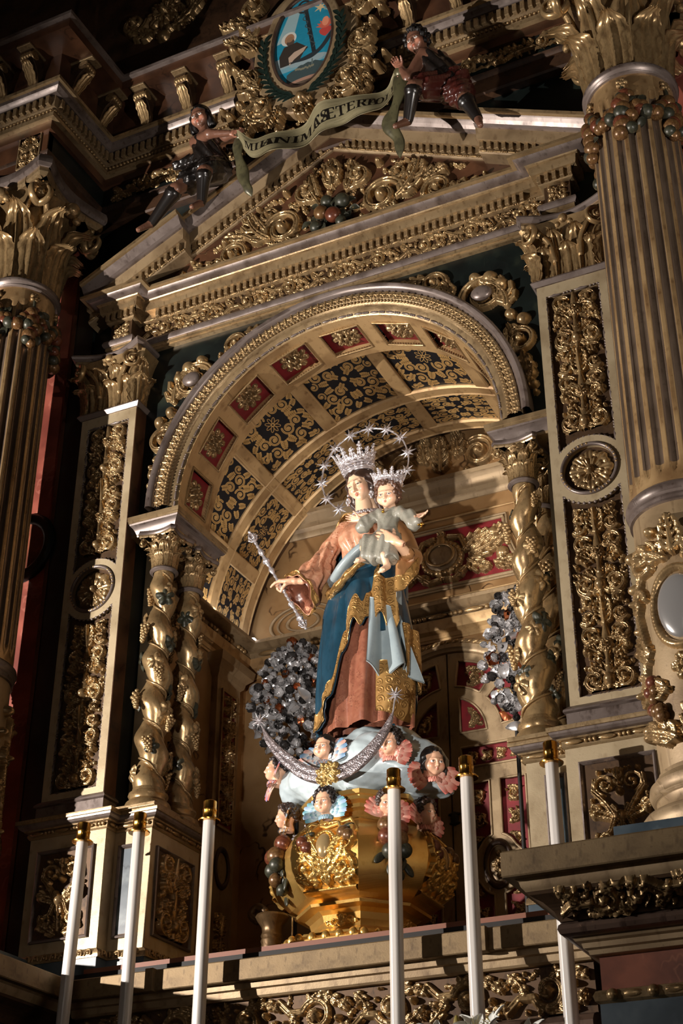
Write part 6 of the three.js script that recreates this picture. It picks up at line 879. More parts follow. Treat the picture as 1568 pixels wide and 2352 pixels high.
// child
{
  const t = thing('child_statue', 'painted child in a grey tunic with arms spread, seated on the arm of the statue', 'statue');
  const tf = p => { let d = cap(p, [.302, 6.285, -.27], [.3, 6.13, -.25], .058, .07); d = smin(d, cap(p, [.24, 6.32, -.265], [.375, 6.31, -.275], .032, .032), .03); d = smin(d, cap(p, [.262, 6.11, -.235], [.225, 6.07, -.155], .062, .05), .04); d = smin(d, cap(p, [.225, 6.07, -.155], [.225, 5.985, -.15], .05, .056), .03); d = smin(d, cap(p, [.335, 6.11, -.23], [.345, 6.05, -.155], .06, .05), .04); d = smin(d, cap(p, [.345, 6.05, -.155], [.36, 5.935, -.15], .05, .062), .03); d = smin(d, cap(p, [.285, 6.03, -.15], [.29, 5.96, -.15], .04, .05), .04);
    d = smin(d, cap(p, [.245, 6.315, -.262], [.18, 6.275, -.225], .034, .038), .03); d = smin(d, cap(p, [.18, 6.265, -.225], [.16, 6.235, -.215], .04, .046), .02); d = smin(d, cap(p, [.375, 6.31, -.27], [.45, 6.25, -.24], .034, .038), .03); d = smin(d, cap(p, [.45, 6.24, -.24], [.49, 6.18, -.225], .04, .05), .03);
    d = smax(d, -(p[1] - (5.915 + .25 * Math.max(0, .31 - p[0]) + .012 * Math.sin(p[0] * 70))), .01);
    const w = sst(6.24, 6.02, p[1]), ar = sst(.085, .14, Math.abs(p[0] - .3)); return d - (1 - ar) * (.007 * w * Math.sin(p[0] * 105 + 2.5 * Math.sin(p[1] * 9)) + .0035 * (1 - w) * Math.sin(p[0] * 120 + (p[1] - 6.2) * (p[0] > .3 ? -60 : 60))) - .004 * ar * Math.sin(p[0] * 95 + p[1] * 45); };
  obj('tunic', sdfMesh(tf, [.06, 5.87, -.38], [.57, 6.38, -.05], .0055), M.childCloth, t);
  obj('tunic_lining', [ell(.34, 5.93, -.15, .066, .02, .05, 16)], M.childCloth, t);
  const sk = lin('#eac0a0'), hm = new THREE.Matrix4().compose(V(.302, 6.452, -.272), new THREE.Quaternion().setFromEuler(new THREE.Euler(.3, .08, -.03, 'YXZ')), V(.8, .8, .8));
  const hg = headGeo({ baby: 1, lid: .006, look: [.1, -.08, 1], skin: sk, cell: .0034, neck: .05 }); hg.applyMatrix4(hm); obj('head', hg, M.skin, t, false);
  const hr = curlyHair({ c: lin('#4a3022'), low: -.085, fringe: .045, seed: 3, curls: 90 }); hr.applyMatrix4(hm); obj('hair', hr, M.hair, t, false);
  const h1 = handGeo({ curl: [.3, .3, .2], thumb: [.9, .3, .2], scale: .56, skin: sk, cell: .0026 }); frame(h1, [.14, 6.285, -.212], [-1, .35, .1], [0, -.3, 1]); obj('hand', h1, M.skin, t, false);
  const h2 = handGeo({ curl: [.12, .25, .2], spread: .16, thumb: [1.0, .1, .1], scale: .6, skin: sk, cell: .0026 }); frame(h2, [.51, 6.215, -.215], [1, -.2, .35], [-.1, .75, 1]); obj('hand', h2, M.skin, t, false);
  const foot = (a, d) => { const f = p => { let e = cap(p, [0, .03, -.01], [0, .09, -.02], .022, .026); e = smin(e, cap(p, [0, .012, -.008], [0, .004, .055], .021, .02), .02); for (let i = 0; i < 5; i++) e = smin(e, cap(p, [-.016 + i * .008, .002, .055], [-.019 + i * .0095, 0, .072 - i * .004], .0085, .0075 + (i === 0 ? .002 : 0)), .004); return e; }; const g = sdfMesh(f, [-.05, -.03, -.05], [.05, .12, .1], .0032, () => sk); return g; };
  const f1 = foot(); f1.applyMatrix4(new THREE.Matrix4().compose(V(.205, 5.955, -.14), new THREE.Quaternion().setFromEuler(new THREE.Euler(.35, -.7, 0, 'YXZ')), V(.85, .85, .85))); obj('foot', f1, M.skin, t, false);
  const f2 = foot(); f2.applyMatrix4(new THREE.Matrix4().compose(V(.352, 5.862, -.14), new THREE.Quaternion().setFromEuler(new THREE.Euler(.6, -.4, 0, 'YXZ')), V(.9, .9, .9))); obj('foot', f2, M.skin, t, false);
  obj('pendant', [ball(.3, 6.295, -.2, .01, 1), ball(.3, 6.312, -.205, .006, 1)], M.brass, t); obj('bracelet', nrm(new THREE.TorusGeometry(.018, .004, 6, 16).rotateY(PI / 2 - .4).translate(.505, 6.212, -.217)), M.brass, t); obj('star_charm', [ball(.545, 6.15, -.21, .012, 1), ball(.53, 6.145, -.2, .007, 1), ball(.56, 6.143, -.2, .007, 1), ball(.545, 6.132, -.205, .007, 1)], M.brass, t);
}
// crowns: pierced filigree bands with leaf points
function crown(name, label, pos, rot, rb, rt, h, n) {
  const t = thing(name, label, 'crown', pos); t.rotation.set(...rot);
  const R = new Relief(1, h / (rb * TAU), .0042), k = h / (rb * TAU), d = .012; // unwrapped: x in turns, y in turns
  for (let i = 0; i < n; i++) { const x = -.5 + (i + .5) / n, w = 1 / n; const big = i % 2 === 0;
    R.stroke([[x - w * .5, k * .08], [x + w * .5, k * .08]], () => k * .05, () => d); R.stroke([[x - w * .5, k * .3], [x + w * .5, k * .3]], () => k * .035, () => d);
    R.dome(x, k * .19, w * .2, d * 1.4).dome(x + w * .5, k * .19, w * .14, d * 1.2); R.spiral(x - w * .22, k * .44, w * .2, 0, 1.2, w * .055, d, { boss: 1 }); R.spiral(x + w * .22, k * .44, w * .2, PI, -1.2, w * .055, d);
    const H = big ? .98 : .8; R.stroke([[x, k * .4], [x, k * H]], q => w * .1, () => d); for (const [yy, s] of [[.62, .26], [.76, .22], [.9, .14]]) if (yy < H) { R.dome(x - w * s, k * yy, w * .13, d).dome(x + w * s, k * yy, w * .13, d).dome(x, k * yy, w * .13, d * 1.2); R.stroke([[x - w * s, k * yy], [x + w * s, k * (yy - .04)]], () => w * .06, () => d * .8); } R.dome(x, k * H * .97, w * .09, d * 1.3); R.stroke([[x - w * .5, k * .4], [x - w * .3, k * .62], [x, k * .6]], () => w * .06, () => d * .8); R.stroke([[x + w * .5, k * .4], [x + w * .3, k * .62], [x, k * .6]], () => w * .06, () => d * .8); R.dome(x + w * .5, k * .52, w * .12, d); for (let q = 0; q < 5; q++) { const yy = .36 + .11 * q; R.stroke([[x - w * .42 + w * .07 * q, k * yy], [x + w * .42 - w * .07 * q, k * (yy + .06)]], () => w * .045, () => d * .7); R.dome(x - w * .34 + w * .07 * q, k * yy, w * .085, d); R.dome(x + w * .34 - w * .07 * q, k * (yy + .04), w * .085, d); } R.stroke([[x - w * .5, k * .2], [x + w * .5, k * .2]], () => w * .05, () => d * .6); }
  const g = R.geo((x, y, z) => { const a = x * TAU, q = y / k, r = mix(rb, rt, q * q * .5 + q * .5) + z * .8; return V(r * Math.sin(a), q * h, r * Math.cos(a)); });
  obj('filigree_band', g, M.jewel, t, false); obj('rim', [nrm(new THREE.TorusGeometry(rb, .006, 8, 60).rotateX(PI / 2)), nrm(new THREE.TorusGeometry(mix(rb, rt, .22), .004, 8, 60).rotateX(PI / 2).translate(0, h * .3, 0))], M.jewel, t);
  const gems = []; for (let i = 0; i < n; i++) { const a = (i + .5) / n * TAU + PI; const r = mix(rb, rt, i % 2 ? .72 : .96) + .006; obj('gem', ball(r * Math.sin(a), h * (i % 2 ? .8 : .98), r * Math.cos(a), .008, 1), M.jewel, t); }
  return t;
}
crown('crown', 'large silver filigree crown on the head of the woman statue', [-.014, 6.835, -.53], [.22, 0, .13], .096, .142, .165, 14);
crown('crown', 'small silver filigree crown on the head of the child', [.302, 6.515, -.285], [.18, 0, -.04], .077, .1, .095, 14);
// halo of stars
{
  const t = thing('star_halo', 'thin silver ring of twelve stars around the crowned head of the statue', 'halo', [-.016, 6.92, -.62]);
  const P = []; for (let i = 0; i <= 80; i++) { const a = mix(-.72, PI + .94, i / 80); P.push(V(.312 * Math.cos(a), .312 * Math.sin(a), 0)); } obj('ring', tube(P, () => .0048, 8), M.jewel, t);
  const star = (() => { const g = []; for (let i = 0; i < 8; i++) { const c = new THREE.ConeGeometry(.009, i % 2 ? .04 : .05, 4); c.translate(0, i % 2 ? .02 : .025, 0); c.rotateZ(i / 8 * TAU); g.push(nrm(c)); } const f = new THREE.ConeGeometry(.012, .03, 6); f.rotateX(PI / 2); f.translate(0, 0, .012); g.push(nrm(f)); return merge(g); })();
  for (let i = 0; i < 12; i++) { const a = mix(-.72, PI + .94, i / 11); inst('star', star, M.jewel, t, [.312 * Math.cos(a), .312 * Math.sin(a), .006], [0, 0, a], 1.35); }
}
// sceptre
{
  const a = V(-.652, 6.389, -.3), b = V(-.303, 5.73, -.33), L = a.distanceTo(b); const t = thing('sceptre', 'ornate silver sceptre held slantwise in the right hand of the statue', 'sceptre', b.toArray()); t.quaternion.setFromUnitVectors(V(0, 1, 0), a.clone().sub(b).normalize());
  const pr = []; for (let i = 0; i <= 120; i++) { const q = i / 120, y = q * L; let r = .0095 + .002 * Math.sin(q * 140); for (const [c, w, h] of [[.06, .025, .012], [.22, .02, .012], [.38, .012, .006], [.62, .02, .01], [.73, .03, .014], [.84, .022, .012]]) r += h * Math.exp(-Math.pow((q - c) / w, 2)); pr.push([r, y]); } obj('shaft', lathe([[.001, 0], ...pr, [.001, L]], 20), M.jewel, t);
  const fin = []; for (let i = 0; i < 6; i++) { const e = i / 6 * TAU; fin.push(tube(curve([[0, 0, 0], [.026 * Math.cos(e), .02, .026 * Math.sin(e)], [.022 * Math.cos(e), .055, .022 * Math.sin(e)], [0, .075, 0]], 10), () => .0045, 6), ball(.03 * Math.cos(e), .03, .03 * Math.sin(e), .008, 1)); } fin.push(ball(0, .03, 0, .016, 2), ball(0, .085, 0, .011, 2)); const g = merge(fin); const m = obj('finial', g, M.jewel, t); m.position.y = L - .02; const m2 = obj('lower_finial', g.clone(), M.jewel, t); m2.position.y = .03; m2.rotation.x = PI; m2.scale.setScalar(.85);
}
// ---------------------------------------------------------------- cloud with winged heads, crescent moon
const cherubHead = headGeo({ baby: 1, lid: .006, look: [0, .1, 1], skin: lin('#d9ab8c'), cell: .0042, neck: .03, mouthOpen: 1 });
const cherubHairs = [curlyHair({ c: lin('#1d1512'), seed: 11, low: -.02 }), curlyHair({ c: lin('#2c1d15'), seed: 23, low: -.03, curls: 60 }), longHair({ c: lin('#15110f'), len: .03, wide: .03, part: .6 })];
M.feather = new THREE.MeshPhysicalMaterial({ vertexColors: true, roughness: .45, clearcoat: .2, side: THREE.DoubleSide });
// a small wing of overlapping feathers, root at the origin, reaching along +x and up
function wingGeo(len, cols, up = .5) {
  const gs = []; for (const [row, n, l] of [[0, 7, 1], [1, 6, .66], [2, 5, .38]]) for (let i = 0; i < n; i++) { const u = i / (n - 1), a = mix(-.75, .85, u) + up * .3, L = len * l * mix(.62, 1, Math.sin(PI * mix(.25, .8, u))); const g = shell(4, 7, (s, v) => V(v * L, (s - .5) * L * .5 * Math.sin(PI * (.18 + .74 * v)), .012 * row + .018 * Math.sin(PI * v) - .02 * Math.pow((s - .5) * 2, 2) * .4), .004); g.rotateZ(a); paint(g, q => { const r = Math.hypot(q[0], q[1]) / L; return lerpC(lin(cols[0]), lin(cols[1 + (row + i) % (cols.length - 1)]), sst(.45, .95, r)); }); gs.push(nrm(g)); }
  return merge(gs);
}
function cherub(parent, name, pos, yaw, pitch, roll, s, hair, cols, wl = .15, ups = [.5, .5], ruff = true) {
  const q = new THREE.Group(); q.name = name; { const c = parent.userData.cnt ??= {}; const k = c[name] = (c[name] ?? -1) + 1; if (k) q.name = name + '_' + String(k).padStart(3, '0'); }
  q.position.set(...pos); q.rotation.set(pitch, yaw, roll, 'YXZ'); q.scale.setScalar(s); parent.add(q);
  obj('head', cherubHead, M.skin, q, false); obj('hair', cherubHairs[hair], M.hair, q, false);
  const w = wingGeo(wl, cols, .5); inst('wing', w, M.feather, q, [.05, -.095, -.02], [-.15, -.25, ups[0]]); inst('wing', mirrorX(w), M.feather, q, [-.05, -.095, -.02], [-.15, .25, -ups[1]]);
  if (ruff) { const rg = []; for (let i = 0; i < 11; i++) { const a = mix(-1.5, 1.5, i / 10), g = shell(3, 5, (u, v) => V((u - .5) * .034 * Math.sin(PI * (.2 + .7 * v)), -v * .05, .012 * Math.sin(PI * v)), .004); g.rotateX(-.5); g.translate(0, -.03, .035); g.rotateY(a); g.translate(0, -.085, .0); paint(g, p => lerpC(lin(cols[0]), lin(cols[1 + i % (cols.length - 1)]), .4 + .5 * hash(i, 2, 5))); rg.push(nrm(g)); } stuff(obj('ruff', rg, M.feather, q, false)); }
  return q;
}
const PINK = ['#dcae9c', '#b4564a', '#d88c7c'], BLUEW = ['#cfd0cc', '#5f86a8', '#c99486'], TEALW = ['#b9cdd0', '#5b94a2', '#8aa6c4'], MIXW = ['#d9b9a2', '#b9645a', '#8f7ea6'];
{
  const t = thing('cloud_base', 'pale blue painted cloud under the statue with small winged heads on it', 'statue base');
  const B = [[0, 4.87, -.6, .2], [-.22, 4.86, -.58, .17], [.2, 4.85, -.56, .19], [-.36, 4.8, -.55, .14], [.36, 4.76, -.55, .16], [-.1, 4.8, -.4, .16], [.13, 4.78, -.38, .17], [-.28, 4.76, -.42, .13], [.28, 4.74, -.42, .14], [.42, 4.66, -.5, .12], [-.42, 4.74, -.5, .1], [0, 4.96, -.62, .13], [-.16, 4.95, -.6, .1], [.18, 4.93, -.6, .12], [-.47, 4.76, -.56, .07], [.49, 4.6, -.52, .07], [.05, 4.68, -.35, .1], [-.2, 4.68, -.4, .09]];
  const f = p => { let d = 9; for (const b of B) d = smin(d, sph(p, b, b[3]), .05); d = Math.max(d, 4.58 - p[1]); return d + .012 * n3(p[0] * 17, p[1] * 17, p[2] * 17, 1) + .004 * n3(p[0] * 41, p[1] * 41, p[2] * 41, 2); };
  obj('cloud', sdfMesh(f, [-.62, 4.55, -.85], [.64, 5.14, -.12], .011), M.cloud, t);
  cherub(t, 'winged_head', [-.105, 4.86, -.25], -.1, -.02, -.05, .68, 2, BLUEW, .2, [.55, -.2]);
  cherub(t, 'winged_head', [.305, 4.82, -.25], -.1, .12, -.1, .68, 0, PINK, .17, [-.15, .4]);
  cherub(t, 'winged_head', [.51, 4.71, -.36], .8, .15, .05, .74, 2, PINK, .17, [-.6, -.4]);
  cherub(t, 'winged_head', [-.52, 4.86, -.44], -.9, -.15, .1, .66, 0, MIXW, .19, [.9, -.6]);
}
{
  const t = thing('crescent_moon', 'silver crescent moon of hammered metal lying across the front of the cloud', 'ornament');
  const C = [[-.515, 5.057, -.25], [-.429, 4.934, -.18], [-.266, 4.762, -.1], [-.115, 4.645, -.06], [.015, 4.6, -.04], [.136, 4.62, -.045], [.227, 4.684, -.07], [.294, 4.781, -.11], [.333, 4.892, -.16], [.35, 4.976, -.19]], c = curve(C, 90);
  obj('crescent', gridGeo(24, 90, (u, v) => { const i = Math.round(v * 90), p = c[i], T = c[Math.min(90, i + 1)].clone().sub(c[Math.max(0, i - 1)]).normalize(), z = V(0, .25, 1).normalize(), n = new THREE.Vector3().crossVectors(z, T).normalize(), w = .05 * Math.pow(Math.sin(PI * mix(.01, .99, v)), .75), a = u * TAU, th = .025 * Math.pow(Math.sin(PI * mix(.01, .99, v)), .6), ham = 1 + .1 * Math.sin(v * 160 + u * 20) * Math.sin(u * 40 + v * 40), gr = Math.sin(a) > 0 ? 1 - .45 * Math.exp(-Math.pow(Math.cos(a) / .16, 2)) : 1; return p.clone().addScaledVector(n, Math.cos(a) * w).addScaledVector(z, Math.sin(a) * th * ham * gr); }, true), M.hammered, t);
  const ro = new Relief(.16, .13, .004); ro.rosette(0, .065, .058, 8, .02); for (let i = 0; i < 14; i++) ro.dome(.05 * Math.cos(i), .065 + .045 * Math.sin(i * 1.3), .012, .022); for (let i = 0; i < 9; i++) ro.leaf(0, .065, i / 9 * TAU, .07, .02, .016, { n: 3 }); const rg = ro.geo(); rg.translate(0, -.065, 0); rg.scale(1.05, 1.05, 1); obj('gilt_flower', rg, M.hemPlain, t, false).position.set(.035, 4.6, -.008);
  const burst = (() => { const g = []; for (let i = 0; i < 26; i++) { const th = Math.acos(1 - 2 * (i + .5) / 26), ph = i * 2.4, co = new THREE.ConeGeometry(.006, .055, 4); co.translate(0, .0275, 0); const d = V(Math.sin(th) * Math.cos(ph), Math.cos(th), Math.sin(th) * Math.sin(ph)); co.applyQuaternion(new THREE.Quaternion().setFromUnitVectors(V(0, 1, 0), d)); g.push(nrm(co)); } g.push(ball(0, 0, 0, .015, 1)); return merge(g); })();
  inst('star_burst', burst, M.jewel, t, [-.54, 5.108, -.25]); inst('star_burst', burst, M.jewel, t, [.366, 5.074, -.19]);
  obj('pin', tube([V(-.515, 5.057, -.25), V(-.535, 5.1, -.25)], () => .005, 6), M.jewel, t); obj('pin', tube([V(.35, 4.976, -.19), V(.364, 5.065, -.19)], () => .005, 6), M.jewel, t);
}

// ---------------------------------------------------------------- gilded stand
{
  const t = thing('gilded_stand', 'bright gilded octagonal stand like a footed basket, pierced scrolls, oval bosses and painted fruit', 'stand', [-.035, 0, -.6]);
  const R0 = .25, oct = []; for (let k = 0; k < 8; k++) { const a = PI / 2 + PI / 8 - k * PI / 4; oct.push([R0 / Math.cos(PI / 8) * Math.cos(a), R0 / Math.cos(PI / 8) * Math.sin(a)]); }
  const seg = (name, P, m = M.urn) => obj(name, mould([[-.12, P[0][1]], ...P.map(p => [p[0] - R0, p[1]]), [-.12, P[P.length - 1][1]]], oct, true, .45), m, t);
  seg('foot', [[.5, 3.688], [.5, 3.712], [.475, 3.728], [.48, 3.745], [.445, 3.772], [.4, 3.785], [.395, 3.8], [.33, 3.815], [.3, 3.825]]);
  seg('neck', [[.3, 3.825], [.275, 3.85], [.265, 3.89], [.275, 3.925], [.3, 3.945], [.35, 3.955], [.355, 3.97], [.34, 3.98]]);
  seg('bowl', [[.34, 3.98], [.38, 4.0], [.44, 4.06], [.475, 4.13], [.488, 4.2], [.48, 4.27], [.45, 4.33], [.4, 4.385], [.34, 4.42], [.28, 4.43]]);
  seg('collar', [[.28, 4.43], [.26, 4.435], [.255, 4.47], [.27, 4.49], [.3, 4.5], [.305, 4.52], [.335, 4.535], [.34, 4.555], [.355, 4.56], [.357, 4.585], [.2, 4.59]]);
  const prof = y => { const K = [[3.98, .34], [4.0, .38], [4.06, .44], [4.13, .475], [4.2, .488], [4.27, .48], [4.33, .45], [4.385, .4], [4.42, .34]]; for (let i = 0; i < K.length - 1; i++) if (y <= K[i + 1][0]) return mix(K[i][1], K[i + 1][1], clamp((y - K[i][0]) / (K[i + 1][0] - K[i][0]), 0, 1)); return .33; };
  const face = new Relief(.36, .42, .005), d = .04; { const F = face; for (const s of [1]) { F.spiral(.1, .12, .06, 0, 1.4, .016, d); F.leaf(.02, .1, .5, .16, .07, d, { curl: .8, n: 4 }); F.spiral(.12, .24, .045, PI, -1.3, .014, d); F.leaf(.05, .06, .2, .14, .05, d * .9, { n: 4 }); F.stroke([[.03, .2], [.09, .3], [.13, .37], [.16, .34], [.165, .26]], () => .014, () => d, { groove: .4 }); F.stroke([[.0, .395], [.06, .39], [.09, .34]], () => .014, () => d); F.dome(.14, .05, .02, d).dome(.05, .17, .018, d).dome(.14, .17, .016, d).dome(.16, .3, .016, d); F.stroke([[-.18, .02], [.18, .02]], () => .012, () => d * .7); } F.leaf(0, .04, PI / 2, .12, .05, d, { n: 4 }); F.leaf(0, .35, PI / 2, .07, .05, d, { n: 3 }); for (let i = 0; i < 26; i++) { const a = i / 26 * TAU; F.dome(.062 * Math.cos(a), .245 + .085 * Math.sin(a), .014, .03); } F.mirror(); }
  const neckR = new Relief(.2, .09, .004); neckR.leaf(0, .01, PI / 2, .07, .03, .02, { n: 3 }); for (const s of [-1, 1]) { neckR.spiral(s * .045, .04, .026, 0, s * 1.2, .007, .02); neckR.leaf(s * .055, .03, s > 0 ? .2 : PI - .2, .045, .02, .018, { n: 3 }); neckR.dome(s * .02, .07, .01, .02); }
  const ng = neckR.geo(), boss = ell(0, 0, 0, .05, .072, .035, 24), fr = ell(0, 0, 0, 1, 1, 1, 14);
  for (let k = 0; k < 8; k++) { // faces turn about the axis; even ones carry bosses
    const ang = k * PI / 4, c = Math.cos(ang), s = Math.sin(ang), W = (x, y, r) => [x * c + r * s, y, -x * s + r * c];
    if (k > 2 && k < 6) continue; // behind: nothing of it shows
    if (k % 2 === 0) { const g = face.geo((x, y, h) => { const Y = 3.995 + y, ap = prof(Y), q = clamp(x * ap / .45, -.41 * ap, .41 * ap); const p = W(q, Y, ap + h * .9 + .001); return V(...p); }); obj('openwork', g, M.urn, t, false); const m = inst('oval_boss', boss, M.bossGold, t, W(0, 4.235, .488), [-.08, ang, 0, 'YXZ']); m.rotation.set(-.08, ang, 0, 'YXZ');
      SEED = 17 + k; for (const [x, y] of [[-.13, 4.27], [-.1, 4.235], [.11, 4.3], [.145, 4.275]]) inst('fruit', fr, y > 4.27 ? M.fruitGold : M.fruitRed, t, W(x, y, prof(y) + .014), null, .037); for (const [x, y] of [[-.11, 4.31], [.12, 4.335]]) inst('leaf', fr, M.leafGreen, t, W(x, y, prof(y) + .01), [0, ang, .3], [.045, .016, .02]);
      const n = inst('neck_carving', ng, M.urn, t, W(0, 3.845, .268), null); n.rotation.y = ang; }
    else { SEED = 29 + k; for (const [x, y, r, m] of [[-.03, 4.35, .042, 1], [.04, 4.33, .04, 0], [-.045, 4.27, .042, 0], [.02, 4.26, .045, 1], [.05, 4.2, .036, 2], [-.03, 4.19, .038, 2], [.0, 4.13, .034, 1], [.03, 4.07, .028, 2]]) inst('fruit', fr, m === 2 ? M.leafGreen : m ? M.fruitGold : M.fruitRed, t, W(x, y, prof(y) + .034), null, r * 1.22); for (let i = 0; i < 9; i++) { const y = rr(4.02, 4.38), x = rr(-.09, .09); const l = inst('leaf', fr, M.leafGreen, t, W(x, y, prof(y) + .012), null, [.022, .045, .012]); l.rotation.set(rr(-.3, .3), ang, rr(-1, 1), 'YXZ'); } }
    const rk = []; for (let i = -2; i <= 2; i++) { const p = W(i * .08, 3.757, .46); rk.push(nrm(new THREE.SphereGeometry(.024, 10, 8).scale(1, 1.3, 1).translate(...p))); } stuff(obj('gadroons', rk, M.urn, t));
    const rim = tube([V(...W(-.185, 4.31, .465)), V(...W(-.12, 4.4, .4)), V(...W(0, 4.35, .45)), V(...W(.12, 4.4, .4)), V(...W(.185, 4.31, .465))], () => .012, 8); if (k % 2 === 0) obj('scalloped_rim', rim, M.urn, t);
  }
  cherub(t, 'winged_head', [-.03, 4.51, .42], -.05, .08, .02, .66, 0, TEALW, .17, [.25, .25]);
  cherub(t, 'winged_head', [.315, 4.47, .35], .6, .1, 0, .62, 1, PINK, .18, [.2, .75]);
  cherub(t, 'winged_head', [.475, 4.44, .2], 1.25, .05, 0, .64, 1, PINK, .18, [.1, .6]);
  cherub(t, 'winged_head', [-.37, 4.53, .24], -1.0, .0, 0, .6, 1, ['#c9a27c', '#b0885c', '#8fa4b4'], .17, [.7, .6]);
}
// fluted turned post beside the stand
{ const t = thing('turned_post', 'small dark gilded turned post behind the left side of the golden stand', 'post', [-.62, 3.66, -.62]); obj('post', lathe([[.001, 0], [.07, 0], [.075, .04], [.05, .07], [.06, .12], [.075, .17], [.06, .2], [.064, .215], [.058, .23], [.064, .25], [.058, .265], [.064, .28], [.056, .3], [.06, .33], [.085, .36], [.1, .385], [.09, .4], [.04, .41], [.001, .41]], 36), M.bronze, t); obj('scroll_top', tube(curve([[-.1, .38, 0], [-.14, .42, 0], [-.1, .46, 0], [-.05, .43, 0]], 14), () => .025, 8), M.bronze, t); }
// ---------------------------------------------------------------- silver flower fans
M.petalS = STD({ color: 0xd0cece, metalness: .6, roughness: .25, side: THREE.DoubleSide }); M.petalD = STD({ color: 0x504c4a, metalness: .5, roughness: .35, side: THREE.DoubleSide }); M.petalO = STD({ color: 0x8a4a26, metalness: .6, roughness: .35, side: THREE.DoubleSide });
const flowerGeos = [5, 6, 8].map((n, k) => { const gs = []; for (let i = 0; i < n; i++) { const g = shell(3, 4, (u, v) => V((u - .5) * .034 * Math.sin(PI * (.2 + .7 * v)), v * .034, .012 * v * v + .01 * Math.pow((u - .5) * 2, 2)), .0015); g.rotateX(.5 + k * .2); g.rotateZ(i / n * TAU); gs.push(nrm(g)); } gs.push(ball(0, 0, .008, .008, 1)); return merge(gs); });
const leafFoil = shell(4, 6, (u, v) => V((u - .5) * .04 * Math.sin(PI * (.1 + .85 * v)), v * .07, .012 * Math.sin(v * 5) + .008 * Math.abs(u - .5)), .0015);
function flowerFan(label, pos, W, H, n, seed, face) {
  const t = thing('metal_flower_bouquet', label, 'flower arrangement', pos); t.rotation.y = face; SEED = seed;
  const fl0 = 3.66 - pos[1]; obj('stem', tube([V(0, fl0 + .02, -.05), V(0, -.3, -.05), V(0, -.1, -.04), V(0, H * .3, -.03)], () => .012, 8), M.dark, t); obj('foot', lathe([[.001, fl0], [.1, fl0], [.09, fl0 + .02], [.03, fl0 + .06], [.001, fl0 + .1]], 20), M.dark, t);
  for (let i = 0; i < n; i++) { const r = Math.sqrt((i + .5) / n), a = i * 2.39996, x = W * r * Math.cos(a) * (1 - .25 * Math.max(0, Math.sin(a) * r)), y = H * .5 * r * Math.sin(a), z = .1 * (1 - r * r) + rr(-.02, .03); const m = i % 15 === 3 ? M.petalO : i % 4 === 1 ? M.petalD : M.petalS; const fl = i % 4 !== 2; const o = inst(fl ? 'flower' : 'leaf', fl ? flowerGeos[i % 3] : leafFoil, m, t, [x, y, z], null, rr(1.1, 1.75)); o.rotation.set(rr(-.6, .5) - .3 * r * Math.sin(a), rr(-.6, .6) + .5 * r * Math.cos(a), rr(0, 6)); }
}
flowerFan('fan-shaped bouquet of silver and amber metal flowers standing left of the statue', [-.76, 5.62, -1.15], .3, .84, 290, 3, .35);
flowerFan('dark bouquet of metal flowers half hidden behind the right twisted column', [.93, 5.38, -.62], .17, .86, 150, 8, .5);
// filigree tendril stand behind the stand
{ const t = thing('filigree_bracket', 'thin silver filigree bracket left of the golden stand', 'ornament', [-.56, 4.56, -.75]); SEED = 4; const g = []; for (let i = 0; i < 34; i++) { const a = i / 34 * TAU; g.push(ball(.09 * Math.cos(a) + rr(-.01, .01), .1 * Math.sin(a) + .02, rr(-.02, .02), rr(.006, .013), 1)); } for (let i = 0; i < 60; i++) { const a = rr(0, TAU), r = .075 * Math.sqrt(rnd()); g.push(ball(.02 + r * Math.cos(a), -.08 + r * Math.sin(a), rr(-.03, .03), rr(.006, .012), 0)); } stuff(obj('filigree', g, M.jewel, t)); obj('stem', tube([V(0, -.85, 0), V(0, -.1, 0)], () => .008, 6), M.jewel, t); }
// ---------------------------------------------------------------- lilies at the foot of the picture
{
  M.lily = new THREE.MeshPhysicalMaterial({ color: 0xe6e8e2, roughness: .5, side: THREE.DoubleSide }); M.bud = STD({ color: 0x8a7a3a, roughness: .5 }); M.stemG = STD({ color: 0x3c5a34, roughness: .6, side: THREE.DoubleSide });
  const petal = shell(6, 10, (u, v) => V((u - .5) * .055 * Math.sin(PI * (.12 + .82 * v)), v * .105, .03 * v * v * v * 1.6 - .012 * Math.pow((u - .5) * 2, 2)), .002);
  const mk = (pos, rot, label) => { const t = thing('lily', label, 'flower', pos, 'white lilies on the altar'); t.rotation.set(...rot); for (let i = 0; i < 6; i++) { const p = inst('petal', petal, M.lily, t, [0, 0, 0]); p.rotation.set(.75, i / 6 * TAU, 0, 'YXZ'); } for (let i = 0; i < 5; i++) obj('stamen', tube([V(0, 0, 0), V(.012 * Math.cos(i * 1.26), .05, .012 * Math.sin(i * 1.26)), V(.022 * Math.cos(i * 1.26), .075, .022 * Math.sin(i * 1.26))], () => .0016, 5), M.bud, t); obj('stalk', tube([V(0, 0, 0), V(0, -.12, 0), V(.01, -.42, -.02)], () => .006, 6), M.stemG, t); };
  mk([.8, 3.04, .42], [.9, .2, -.5], 'white lily leaning left at the bottom edge, leftmost of the lilies'); mk([.99, 3.07, .4], [.6, 0, -.3], 'white lily at the bottom edge below the tall candle'); mk([1.1, 3.07, .42], [.7, 0, .6], 'white lily at the bottom edge, right of the candle'); mk([1.24, 3.02, .36], [.9, 0, .3], 'white lily at the bottom edge, rightmost of the lilies');
  const b = thing('lily_bud', 'closed yellow green lily bud beside the white lilies', 'flower', [.92, 3.04, .44]); obj('bud', ell(0, .05, 0, .018, .06, .018, 12), M.bud, b); obj('stalk', tube([V(0, 0, 0), V(.02, -.4, -.05)], () => .005, 6), M.stemG, b);
}
